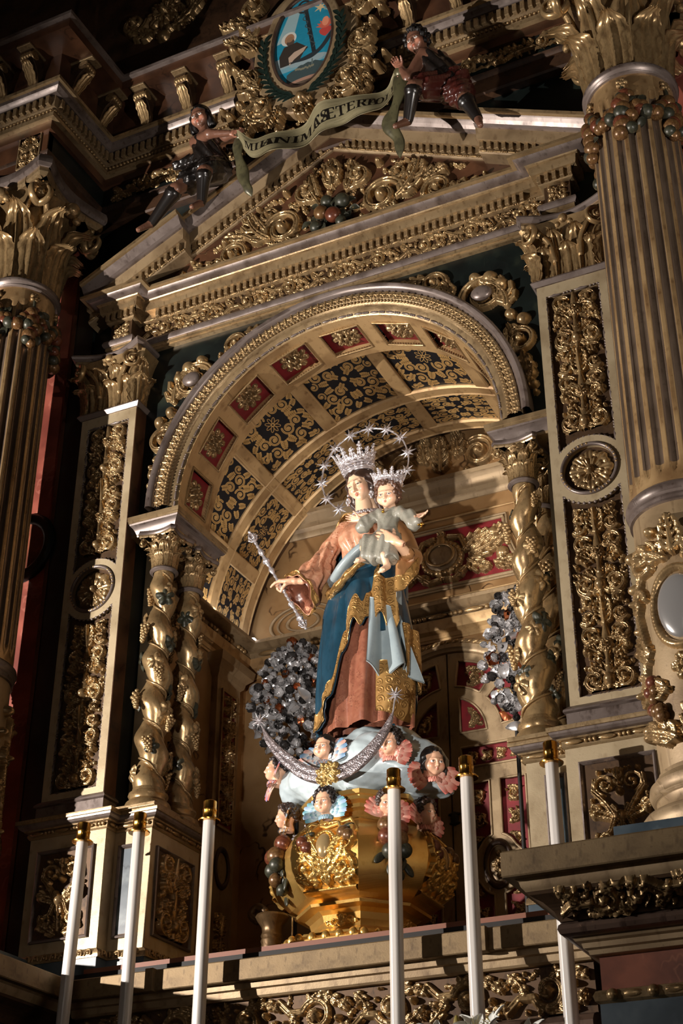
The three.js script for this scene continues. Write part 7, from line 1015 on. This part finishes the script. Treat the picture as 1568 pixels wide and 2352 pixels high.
// ---------------------------------------------------------------- upper entablature with modillions
{
  const t = thing('upper_entablature', 'dark marbled and gilded upper entablature with scroll brackets, breaking forward over the great columns', 'entablature');
  const P = [[-3.6, .7], [-1.895, .7], [-1.895, 0], [1.895, 0], [1.895, .7], [3.6, .7]], B = -.14;
  const row = (n, p, m) => obj(n, mould([[B, p[0][1]], ...p, [B, p[p.length - 1][1]]], P), m, t);
  row('lower_architrave', [[-.06, 9.285], [-.05, 9.3], [-.05, 9.42], [-.04, 9.43], [-.03, 9.46], [-.05, 9.48]], M.darkwood);
  row('carved_band', [[-.05, 9.48], [-.05, 9.65]], M.green); row('architrave', [[-.02, 9.65], [-.02, 9.73]], M.marbleBrown);
  row('lower_fillet', [[.0, 9.73], [.015, 9.735], [.018, 9.765], [.0, 9.77]], M.gold);
  row('bed', [[-.01, 9.77], [-.01, 9.83], [.01, 9.835], [.01, 9.94]], M.flat); row('cyma', [[.04, 9.94], [.05, 9.95], [.075, 9.965], [.085, 9.985]], M.silver); row('upper_fillet', [[.09, 9.985], [.105, 9.99], [.108, 10.015]], M.gold);
  row('frieze', [[.05, 10.015], [.05, 10.315]], M.marbleBrown); row('soffit', [[.25, 10.315], [.255, 10.39]], M.marbleBrown); row('crown_moulding', [[.26, 10.39], [.285, 10.4], [.292, 10.42], [.28, 10.44]], M.silver);
  const bd = new THREE.IcosahedronGeometry(.0125, 1), beads = []; const run = (x0, z0, x1, z1, p, f) => { const L = Math.hypot(x1 - x0, z1 - z0), n = Math.floor(L / p); for (let i = 0; i < n; i++) f(mix(x0, x1, (i + .5) / n), mix(z0, z1, (i + .5) / n)); };
  for (const [a, b] of [[[-3.2, .7], [-1.9, .7]], [[-1.895, .7], [-1.895, .0]], [[-1.88, 0], [1.88, 0]], [[1.895, 0], [1.895, .7]]]) run(a[0], a[1], b[0], b[1], .032, (x, z) => { const dz = a[0] === b[0] ? 0 : .004, dx = a[0] === b[0] ? (a[0] < 0 ? .004 : -.004) : 0; beads.push(bd.clone().translate(x + dx, 9.805, z + dz)); }); stuff(obj('bead_row', beads, M.carve, t));
  const dg = rbox(-.016, .016, -.04, .04, 0, .035, .003); run(-1.87, 0, 1.87, 0, .056, (x) => inst('dentil', dg, M.gold, t, [x, 9.885, .01])); run(-2.9, 0, -1.9, 0, .056, x => inst('dentil', dg, M.gold, t, [x, 9.885, .71])); run(0, .04, 0, .68, .056, (x, z) => inst('dentil', dg, M.gold, t, [-1.885, 9.885, z], [0, PI / 2, 0]));
  // scroll bracket: side profile swept across its width, rolled top and acanthus leaf on the front
  const brk = () => { const s = new THREE.Shape(); s.moveTo(0, -.14); s.bezierCurveTo(.06, -.14, .03, -.02, .1, .03); s.bezierCurveTo(.16, .07, .17, .12, .14, .14); s.lineTo(0, .14); s.closePath(); const g = new THREE.ExtrudeGeometry(s, { depth: .09, bevelEnabled: true, bevelSize: .004, bevelThickness: .004, bevelSegments: 1, curveSegments: 10 }); g.translate(0, 0, -.045); g.rotateY(-PI / 2); return nrm(g); };
  const lf = acanthus(.2, .085, .3, .006, 10, 10); const leafB = xf(lf, { r: [.55, 0, 0], p: [0, -.13, .035] }); const roll = merge([0, 1, 2, 3].map(i => ball(-.034 + i * .0225, .085, .14, .026, 1))), ears = [-1, 1].map(s => nrm(new THREE.CylinderGeometry(.04, .04, .012, 16).rotateZ(PI / 2).translate(s * .05, .09, .115))), capB = rbox(-.062, .062, .135, .155, 0, .2, .004), bg = brk();
  const bracket = (x, z, ry) => { const b = new THREE.Group(); { const c = t.userData.cnt ??= {}; const k = c.scroll_bracket = (c.scroll_bracket ?? -1) + 1; b.name = k ? 'scroll_bracket_' + String(k).padStart(3, '0') : 'scroll_bracket'; } b.position.set(x, 10.165, z); b.rotation.y = ry; t.add(b); obj('console', bg, M.ground, b, false); inst('acanthus_leaf', leafB, M.carve, b, [0, 0, 0]); obj('roll', roll, M.carve, b, false); ears.forEach(e => obj('scroll_end', e, M.carve, b, false)); obj('cap', capB, M.gold, b, false); };
  for (let i = 0; i < 10; i++) bracket(-1.51 + i * .365, .05, 0); for (const x of [-2.05, -2.33, -2.61]) bracket(x, .75, 0); for (const z of [.58, .22]) bracket(-1.845, z, PI / 2);
  const c1 = rinceau(3.7, .15, .04, .006, .5, 21).geo(); obj('band_carving', c1, M.carve, t, false).position.set(0, 9.49, -.048);
  for (const x of [-2.1]) { obj('block_panel', mould([[-.004, 0], [.012, 0], [.012, .01], [-.004, .01]].map(p => [p[1], p[0]]), [[x - .1, -9.36], [x - .1, -9.66], [x + .1, -9.66], [x + .1, -9.36]], true).rotateX(PI / 2).translate(0, 0, .66), M.gold, t); obj('block_face', box(-3.2, -1.945, 9.29, 9.73, .6, .66), M.marbleBrown, t); const r = candelabra(.17, .28, .035, .005, 1, 5).geo(); obj('block_carving', r, M.carve, t, false).position.set(x, 9.37, .664); }
  obj('block_core', [box(-3.5, -1.97, 9.29, 10.42, -.1, .6)], M.dark, t); obj('block_core', [box(1.97, 3.5, 9.29, 10.42, -.1, .6)], M.dark, t);
}
{ // dark panelled wall above the cornice
  const t = thing('attic_panel', 'dark wooden attic wall above the upper entablature with a carved shell ornament', 'panel'); obj('panel', box(-3.4, 3.4, 10.42, 13.6, -.118, -.06), M.darkwood, t); for (const x of [-2.3, -.8, .8, 2.3]) obj('stile', box(x - .09, x + .09, 10.42, 13.6, -.07, -.02), M.darkwood, t);
  const R = new Relief(.9, .8, .008); R.rosette(0, .42, .17, 8, .07); for (const s of [-1, 1]) { R.spiral(s * .28, .4, .12, s > 0 ? PI : 0, s * 1.4, .03, .06); R.leaf(s * .1, .2, s > 0 ? .2 : PI - .2, .3, .1, .06, { curl: s * .9, n: 4 }); } R.dome(0, .14, .06, .06).dome(-.06, .2, .04, .05).dome(.06, .2, .04, .05); obj('shell_carving', R.geo(), M.carve, t, false).position.set(-1.52, 11.0, -.06);
}
// ---------------------------------------------------------------- medallion with painted emblem
{
  const t = thing('oval_medallion', 'oval painted emblem with anchor, star and flaming heart in a gilded scroll cartouche', 'medallion', [-.07, 10.07, .2]); t.rotation.x = .0;
  const cv = document.createElement('canvas'); cv.width = 512; cv.height = 960; const x = cv.getContext('2d'); const gr = (a, b) => { const g = x.createLinearGradient(0, 0, 0, 960); g.addColorStop(0, a); g.addColorStop(1, b); return g; };
  x.fillStyle = '#1f7f9c'; x.fillRect(0, 0, 512, 960); for (let i = 0; i < 500; i++) { x.globalAlpha = .1; x.fillStyle = i % 2 ? '#3f9ab0' : '#166a88'; x.fillRect(hash(i, 1, 1) * 512, hash(i, 2, 1) * 760, 40, 14); } x.globalAlpha = 1;
  x.fillStyle = '#6f9aa8'; x.fillRect(0, 690, 512, 60); x.fillStyle = '#8a9ea4'; x.beginPath(); x.ellipse(80, 640, 150, 60, 0, 0, TAU); x.ellipse(300, 700, 160, 40, 0, 0, TAU); x.fill();
  x.fillStyle = '#3b4a4c'; x.beginPath(); x.moveTo(120, 820); for (let i = 0; i <= 20; i++) x.lineTo(120 + i * 20, 790 - 60 * Math.sin(i * .18) - 14 * hash(i, 4, 4)); x.lineTo(512, 960); x.lineTo(120, 960); x.fill(); x.fillStyle = '#7d7a66'; for (let i = 0; i < 18; i++) x.fillRect(190 + i * 9, 742 + 20 * hash(i, 2, 7) + i, 8, 22); x.fillStyle = '#5c6a68'; x.fillRect(330, 700, 12, 60); x.fillStyle = '#9c7a68'; x.beginPath(); x.ellipse(270, 900, 150, 34, 0, 0, TAU); x.fill(); x.fillStyle = '#5a4c40'; x.beginPath(); x.ellipse(250, 925, 170, 26, 0, 0, TAU); x.fill();
  x.fillStyle = '#a9b4b4'; x.globalAlpha = .8; x.beginPath(); x.moveTo(150, 60); x.lineTo(240, 60); x.lineTo(170, 400); x.lineTo(20, 420); x.fill(); x.globalAlpha = 1;
  // seated bearded man with a halo
  x.fillStyle = '#c4c6c0'; x.beginPath(); x.ellipse(130, 395, 66, 72, 0, 0, TAU); x.fill(); x.fillStyle = '#9a7256'; x.beginPath(); x.ellipse(136, 400, 42, 56, 0, 0, TAU); x.fill(); x.fillStyle = '#4e4038'; x.beginPath(); x.ellipse(146, 440, 34, 34, 0, 0, TAU); x.fill(); x.fillStyle = '#8a6a50'; x.beginPath(); x.ellipse(140, 404, 28, 30, 0, 0, TAU); x.fill();
  x.fillStyle = '#352f2a'; x.beginPath(); x.moveTo(90, 470); x.lineTo(200, 460); x.lineTo(300, 560); x.lineTo(260, 600); x.lineTo(220, 680); x.lineTo(60, 680); x.lineTo(50, 560); x.fill(); x.fillStyle = '#b09a88'; x.beginPath(); x.moveTo(130, 600); x.lineTo(180, 560); x.lineTo(290, 540); x.lineTo(260, 590); x.lineTo(180, 640); x.lineTo(140, 690); x.fill();
  // anchor
  x.strokeStyle = '#22282c'; x.lineWidth = 20; x.beginPath(); x.ellipse(255, 95, 50, 62, 0, 0, TAU); x.stroke(); x.lineWidth = 34; x.beginPath(); x.moveTo(265, 80); x.lineTo(318, 420); x.lineTo(352, 640); x.stroke(); x.fillStyle = '#2a3136'; x.beginPath(); x.moveTo(110, 655); x.quadraticCurveTo(230, 700, 330, 690); x.quadraticCurveTo(440, 650, 500, 520); x.lineTo(512, 440); x.lineTo(455, 520); x.quadraticCurveTo(400, 620, 350, 630); x.lineTo(300, 640); x.quadraticCurveTo(200, 670, 110, 655); x.fill(); x.lineWidth = 8; x.strokeStyle = '#3f4a4c'; x.beginPath(); for (let i = 0; i < 30; i++) x.lineTo(250 + i * 3.4 + 16 * Math.sin(i), 170 + i * 14); x.stroke();
  // star
  x.fillStyle = '#c9b48a'; x.beginPath(); for (let i = 0; i < 12; i++) { const r = i % 2 ? 22 : 60, a = i / 12 * TAU; x.lineTo(400 + r * Math.sin(a), 170 - r * Math.cos(a)); } x.fill(); x.strokeStyle = '#9fae9a'; x.lineWidth = 9; x.beginPath(); x.moveTo(430, 205); x.quadraticCurveTo(470, 220, 490, 265); x.stroke();
  // heart
  x.fillStyle = '#c0604e'; x.beginPath(); for (let i = 0; i < 15; i++) { const a = mix(-1.3, 1.3, i / 14), r = i % 2 ? 60 : 104 - 12 * Math.abs(a); x.lineTo(446 + r * Math.sin(a), 400 - r * Math.cos(a)); } x.lineTo(446, 430); x.fill(); x.fillStyle = '#d98a6c'; x.beginPath(); x.ellipse(446, 345, 30, 50, 0, 0, TAU); x.fill(); x.fillStyle = '#b4453f'; x.beginPath(); x.moveTo(446, 510); x.bezierCurveTo(370, 460, 380, 390, 446, 420); x.bezierCurveTo(512, 390, 522, 460, 446, 510); x.fill();
  const ct = new THREE.CanvasTexture(cv); ct.colorSpace = THREE.SRGBColorSpace; ct.magFilter = THREE.LinearFilter;
  const c = new THREE.CircleGeometry(1, 64); c.scale(.24, .45, 1); const painting = obj('painting', nrm(c), STD({ map: ct, roughness: .5 }), t, false); painting.position.set(0, 0, .062);
  const oval = (rx, ry, rx2, ry2, z, d) => { const s = new THREE.Shape(); s.absellipse(0, 0, rx, ry, 0, TAU, false); const h = new THREE.Path(); h.absellipse(0, 0, rx2, ry2, 0, TAU, false); s.holes.push(h); const g = new THREE.ExtrudeGeometry(s, { depth: d, bevelEnabled: true, bevelSize: .008, bevelThickness: .008, bevelSegments: 2, curveSegments: 40 }); g.translate(0, 0, z); return nrm(g); };
  obj('frame', oval(.3, .53, .252, .465, .02, .055), M.flat, t); obj('inner_rim', oval(.254, .468, .238, .448, .03, .045), M.darkSilver, t);
  const bk = new THREE.Shape(); bk.absellipse(0, -.02, .4, .62, 0, TAU, false); const bg = new THREE.ExtrudeGeometry(bk, { depth: .06, bevelEnabled: true, bevelSize: .02, bevelThickness: .02, curveSegments: 40 }); bg.translate(0, 0, -.04); obj('cartouche_back', nrm(bg), M.flat, t);
  const R = new Relief(1.5, 1.5, .0075), d = .1, Y = y => y + .75; for (const s of [-1, 1]) { const A = a => s > 0 ? a : PI - a; R.spiral(s * .5, Y(.34), .13, A(2), s * 1.5, .038, d); R.leaf(s * .4, Y(.12), A(1.1), .34, .12, d, { curl: -s * .9, n: 5 }); R.spiral(s * .46, Y(-.18), .11, A(-1), -s * 1.4, .032, d); R.leaf(s * .36, Y(-.3), A(.4), .3, .11, d, { curl: s * 1.2, n: 5 }); R.spiral(s * .34, Y(-.52), .12, A(-2), s * 1.4, .036, d); R.leaf(s * .3, Y(-.42), A(-.4), .36, .13, d, { curl: -s * 1.3, n: 5 }); R.leaf(s * .2, Y(-.55), A(-1.3), .24, .1, d, { n: 4 }); R.spiral(s * .42, Y(.58), .1, A(0), s * 1.3, .03, d); R.leaf(s * .5, Y(.45), A(.2), .22, .1, d, { n: 4 }); for (const [a, b, r] of [[.58, .18, .045], [.62, .05, .04], [.55, -.05, .04], [.5, -.42, .045], [.42, -.36, .035], [.58, -.5, .04], [.64, -.42, .03], [.6, .46, .04]]) R.dome(s * a, Y(b), r, d * 1.1); }
  R.leaf(0, Y(-.5), -PI / 2, .22, .12, d, { n: 4 }); R.dome(0, Y(-.56), .06, d * 1.2);
  for (let j = 0; j < R.ny; j++) for (let i = 0; i < R.nx; i++) { const px = i * R.dx - .75, py = j * R.dy - .75; if ((px / .31) ** 2 + (py / .54) ** 2 < 1) R.H[j * R.nx + i] = 0; } obj('scroll_frame', R.geo(), M.carve, t, false).position.set(0, -.75, .0);
  const ll = []; for (const s of [-1, 1]) for (let i = 0; i < 26; i++) { const a = -PI / 2 + s * mix(.15, 1.75, i / 25), g = shell(3, 5, (u, v) => V((u - .5) * .032 * Math.sin(PI * (.1 + .85 * v)), v * .1, .01 * Math.sin(PI * v)), .004); g.rotateZ(a + (s > 0 ? 0 : PI) + (i % 2 ? .5 : -.35) * s + (s > 0 ? 0 : 0)); g.translate(.315 * Math.cos(a), .545 * Math.sin(a), .085); ll.push(g); } stuff(obj('laurel', ll, M.laurel, t));
}

// ---------------------------------------------------------------- banner and the two angels
{
  const cv = document.createElement('canvas'); cv.width = 1024; cv.height = 160; const x = cv.getContext('2d'); x.fillStyle = '#8a8264'; x.fillRect(0, 0, 1024, 160); for (let i = 0; i < 260; i++) { x.globalAlpha = .25; x.fillStyle = i % 2 ? '#a09a7c' : '#5e5842'; x.fillRect(hash(i, 1, 9) * 1024, hash(i, 2, 9) * 160, 60, 5); } x.globalAlpha = 1; x.fillStyle = '#16120e'; x.font = 'bold 84px serif'; x.textBaseline = 'middle'; x.textAlign = 'center'; x.fillText('MIHI', 170, 84); x.fillText('ANIMAS', 370, 84); x.fillText('CÆTERA', 630, 84); x.fillText('TOLLE', 880, 84);
  const ct = new THREE.CanvasTexture(cv); ct.colorSpace = THREE.SRGBColorSpace; ct.magFilter = THREE.LinearFilter;
  const t = thing('banner', 'long dark painted scroll with Latin lettering held between the two angels', 'banner');
  const C = new THREE.CatmullRomCurve3([[-.52, 9.25, .33], [-.4, 9.1, .35], [-.2, 9.05, .37], [-.02, 9.09, .34], [.15, 9.13, .37], [.32, 9.15, .35], [.5, 9.13, .33], [.62, 9.17, .36], [.72, 9.28, .36]].map(p => V(...p)));
  obj('scroll', shell(90, 10, (u, v) => { const p = C.getPoint(u), w = .105 * Math.min(1, .45 + 3 * u, .45 + 3 * (1 - u)); return V(p.x, p.y + (v - .5) * 2 * w, p.z + .03 * Math.sin((v - .5) * 2.4 + u * 12) + .018 * Math.cos(u * 26)); }, .008), STD({ map: ct, roughness: .4, metalness: .2, side: THREE.DoubleSide }), t, false);
  const tail = (P, w) => tube(curve(P, 24), q => [w * (1 + .25 * Math.sin(q * 14)) * Math.min(1, .1 + 6 * (1 - q)), .4], 10);
  obj('tail', tail([[-.52, 9.28, .32], [-.53, 9.14, .33], [-.515, 9.0, .29], [-.48, 8.85, .28], [-.455, 8.77, .24]], .04), M.olive, t); obj('tail', tail([[.72, 9.3, .35], [.72, 9.12, .36], [.66, 8.98, .34], [.62, 8.9, .32], [.665, 8.78, .28], [.66, 8.65, .25]], .05), M.olive, t);
}

const darkSkin = lin('#74503f');
function angel(label, J, skirtM, hairGeo, headEuler, sc) {
  const t = thing('angel', label, 'statue'); const c = (p, a, b, r0, r1) => cap(p, J[a], J[b], r0, r1);
  const body = p => { let d = c(p, 'neck', 'chest', .04, .085); d = smin(d, c(p, 'shA', 'shB', .045, .045), .04); d = smin(d, c(p, 'chest', 'waist', .085, .075), .04); d = smin(d, c(p, 'shA', 'elA', .042, .034), .02); d = smin(d, c(p, 'elA', 'haA', .034, .021), .02); d = smin(d, c(p, 'shB', 'elB', .04, .032), .02); d = smin(d, c(p, 'elB', 'haB', .032, .02), .02); d = smin(d, c(p, 'hipA', 'knA', .07, .048), .03); d = smin(d, c(p, 'knA', 'ftA', .045, .026), .015); d = smin(d, c(p, 'ftA', 'toA', .028, .02), .015); d = smin(d, c(p, 'hipB', 'knB', .07, .048), .03); d = smin(d, c(p, 'knB', 'ftB', .045, .026), .015); d = smin(d, c(p, 'ftB', 'toB', .028, .02), .015); d = smin(d, c(p, 'waist', 'hipA', .075, .075), .04); d = smin(d, c(p, 'waist', 'hipB', .075, .075), .04); d = smin(d, c(p, 'neck', 'head', .036, .04), .02); return d; };
  const all = Object.values(J), lo = [0, 1, 2].map(i => Math.min(...all.map(p => p[i])) - .13), hi = [0, 1, 2].map(i => Math.max(...all.map(p => p[i])) + .13);
  obj('body', sdfMesh(body, lo, hi, .012, () => darkSkin), M.skin, t, false);
  const hm = new THREE.Matrix4().compose(V(...J.head), new THREE.Quaternion().setFromEuler(new THREE.Euler(...headEuler, 'YXZ')), V(sc, sc, sc)); const hg = headGeo({ baby: .5, lid: .004, skin: darkSkin, cell: .005, neck: .03 }); hg.applyMatrix4(hm); obj('head', hg, M.skin, t, false); const hr = hairGeo.clone(); hr.applyMatrix4(hm); obj('hair', hr, M.hair, t, false);
  for (const [e, h, s] of [['elA', 'haA', 1], ['elB', 'haB', -1]]) { const g = handGeo({ curl: [.7, .8, .5], thumb: [.8, .4, .3], scale: .72, skin: darkSkin, cell: .0036 }); const dir = V(...J[h]).sub(V(...J[e])); frame(g, J[h], dir.toArray(), [.1 * s, -.3, 1]); obj('hand', g, M.skin, t, false); }
  const cloth = p => { let d = smin(c(p, 'chest', 'waist', .1, .092), c(p, 'waist', 'hipA', .1, .1), .05); d = smin(d, c(p, 'waist', 'hipB', .1, .1), .05); d = smax(d, p[1] - (J.chest[1] + .035), .02); const f = .008 * Math.sin(p[0] * 80 + p[1] * 50) ; return d + f; };
  obj('bodice', sdfMesh(cloth, lo, hi, .012), M.angelDark, t);
  const kA = J.hipA.map((v, i) => mix(v, J.knA[i], .62)), kB = J.hipB.map((v, i) => mix(v, J.knB[i], .66)), fl = J.flare; const sk = p => { let d = cap(p, J.hipA, kA, .1, .085); d = smin(d, cap(p, J.hipB, kB, .1, .09), .06); d = smin(d, cap(p, J.waist, fl, .08, .035), .06); return d + .01 * Math.sin(p[0] * 70 - p[1] * 60) + .006 * Math.sin(p[1] * 120 + p[2] * 90); };
  obj('skirt', sdfMesh(sk, lo.map(v => v - .15), hi.map(v => v + .15), .013), skirtM, t);
  for (const [k, f] of [['knA', 'ftA'], ['knB', 'ftB']]) { const a = V(...J[k]), b = V(...J[f]); obj('boot', tube([a.clone().lerp(b, .12), a.clone().lerp(b, .3), a.clone().lerp(b, .65), a.clone().lerp(b, .98)], u => .056 - .022 * u + (u < .2 ? .006 : 0), 14), M.angelDark, t); }
  return t;
}
angel('dark polychrome angel seated on the left slope of the pediment, arm stretched toward the banner', { head: [-.872, 9.63, .3], neck: [-.85, 9.5, .26], chest: [-.85, 9.42, .24], shA: [-.93, 9.455, .26], shB: [-.79, 9.48, .22], elA: [-.74, 9.35, .38], haA: [-.585, 9.325, .34], elB: [-.68, 9.4, .26], haB: [-.56, 9.34, .3], waist: [-.835, 9.3, .22], hipA: [-.84, 9.21, .2], hipB: [-.78, 9.2, .18], knB: [-.75, 8.98, .4], ftB: [-.8, 8.77, .33], toB: [-.83, 8.69, .4], knA: [-1.0, 8.95, .36], ftA: [-1.22, 8.76, .31], toA: [-1.28, 8.68, .37], flare: [-1.08, 9.31, .24] }, M.angelDark, longHair({ c: lin('#0e0b0a'), len: .02, wide: .04, part: .5, cell: .0055 }), [.35, .0, .1], .86);
angel('dark polychrome angel with red skirt crouching on the right slope of the pediment', { head: [.835, 9.57, .32], neck: [.86, 9.48, .27], chest: [.9, 9.41, .25], shA: [.865, 9.44, .31], shB: [.96, 9.47, .2], elA: [.775, 9.215, .36], haA: [.735, 9.3, .38], elB: [.84, 9.3, .26], haB: [.76, 9.27, .3], waist: [.96, 9.28, .23], hipA: [.96, 9.19, .22], hipB: [1.04, 9.17, .19], knA: [.84, 9.05, .42], ftA: [.755, 8.86, .33], toA: [.69, 8.79, .39], knB: [1.14, 8.93, .28], ftB: [1.21, 8.75, .25], toB: [1.24, 8.64, .3], flare: [1.12, 9.2, .24] }, M.angelRed, curlyHair({ c: lin('#0e0b0a'), seed: 41, low: -.04, cell: .0055 }), [.38, -.2, .05], .86);
// ---------------------------------------------------------------- lamps
function spotLamp(name, label, c, angle, pen) {
  const t = thing(name, label, 'lamp', c.pos); const d = V(...c.target).sub(V(...c.pos)).normalize();
  const body = obj('housing', lathe([[.001, -.3], [.1, -.28], [.12, -.1], [.14, .02], [.13, .02], [.11, -.06], [.001, -.06]], 24), M.black, t); body.quaternion.setFromUnitVectors(V(0, 1, 0), d);
  const l = obj('lens', nrm(new THREE.CylinderGeometry(.1, .1, .01, 24)), M.lamp, t); l.quaternion.copy(body.quaternion); l.position.copy(d.clone().multiplyScalar(-.03));
  obj('stand', tube([V(0, -.12, 0), V(0, -c.pos[1] / 2, 0), V(0, -c.pos[1] + .01, 0)], () => .025, 8), M.black, t);
  const s = new THREE.SpotLight(c.color, c.power, 0, angle, pen, 2); s.position.set(...V(...c.pos).addScaledVector(d, .06).toArray()); s.target.position.set(...c.target); s.castShadow = true; s.shadow.mapSize.set(2048, 2048); s.shadow.radius = 2; scene.add(s, s.target); return t;
}
spotLamp('spotlight', 'black spotlight on a tall stand at the left of the nave', KEY, .62, .35);
spotLamp('spotlight', 'black spotlight on a tall stand at the right of the nave', FILL, .36, .7);
spotLamp('spotlight', 'black narrow spotlight aimed at the statue, on a stand in front of the altar', STATUE, .19, .5);
{
  const w = FILL_PANEL; const m = structure('window_1', box(w.pos[0] - w.w / 2, w.pos[0] + w.w / 2, w.pos[1] - w.h / 2, w.pos[1] + w.h / 2, w.pos[2] + .02, w.pos[2] + .06), STD({ color: 0xffffff, emissive: w.color, emissiveIntensity: 1.0 }));  // glowing panel added on the unseen wall as soft frontal fill, no real window
  const l = new THREE.RectAreaLight(w.color, w.power, w.w, w.h); l.position.set(w.pos[0], w.pos[1], w.pos[2] - .02); l.lookAt(w.pos[0], w.pos[1], 0); scene.add(l);
}
for (const s of [-1, 1]) {
  const t = thing('led_strip', s < 0 ? 'bright LED strip lying on the left cornice inside the niche' : 'bright LED strip lying on the right cornice inside the niche', 'lamp');
  obj('channel', box(s * 1.55 - .016, s * 1.55 + .016, 6.51, 6.516, -1.82, -.62), M.dark, t);
  obj('diode_band', box(s * 1.55 - .011, s * 1.55 + .011, 6.516, 6.52, -1.82, -.62), M.led, t); obj('strip_end', box(s * 1.488 - .012, s * 1.488 + .012, 6.512, 6.524, -1.82, -1.79), M.led, t);
  const l = new THREE.RectAreaLight(LED.color, LED.power * (s < 0 ? 1 : .55), .03, 1.2); l.position.set(s * 1.55, 6.53, -1.22); l.lookAt(s * 1.55 - s * .5, 7.6, -1.22); scene.add(l);
}
renderer.render(scene, camera);
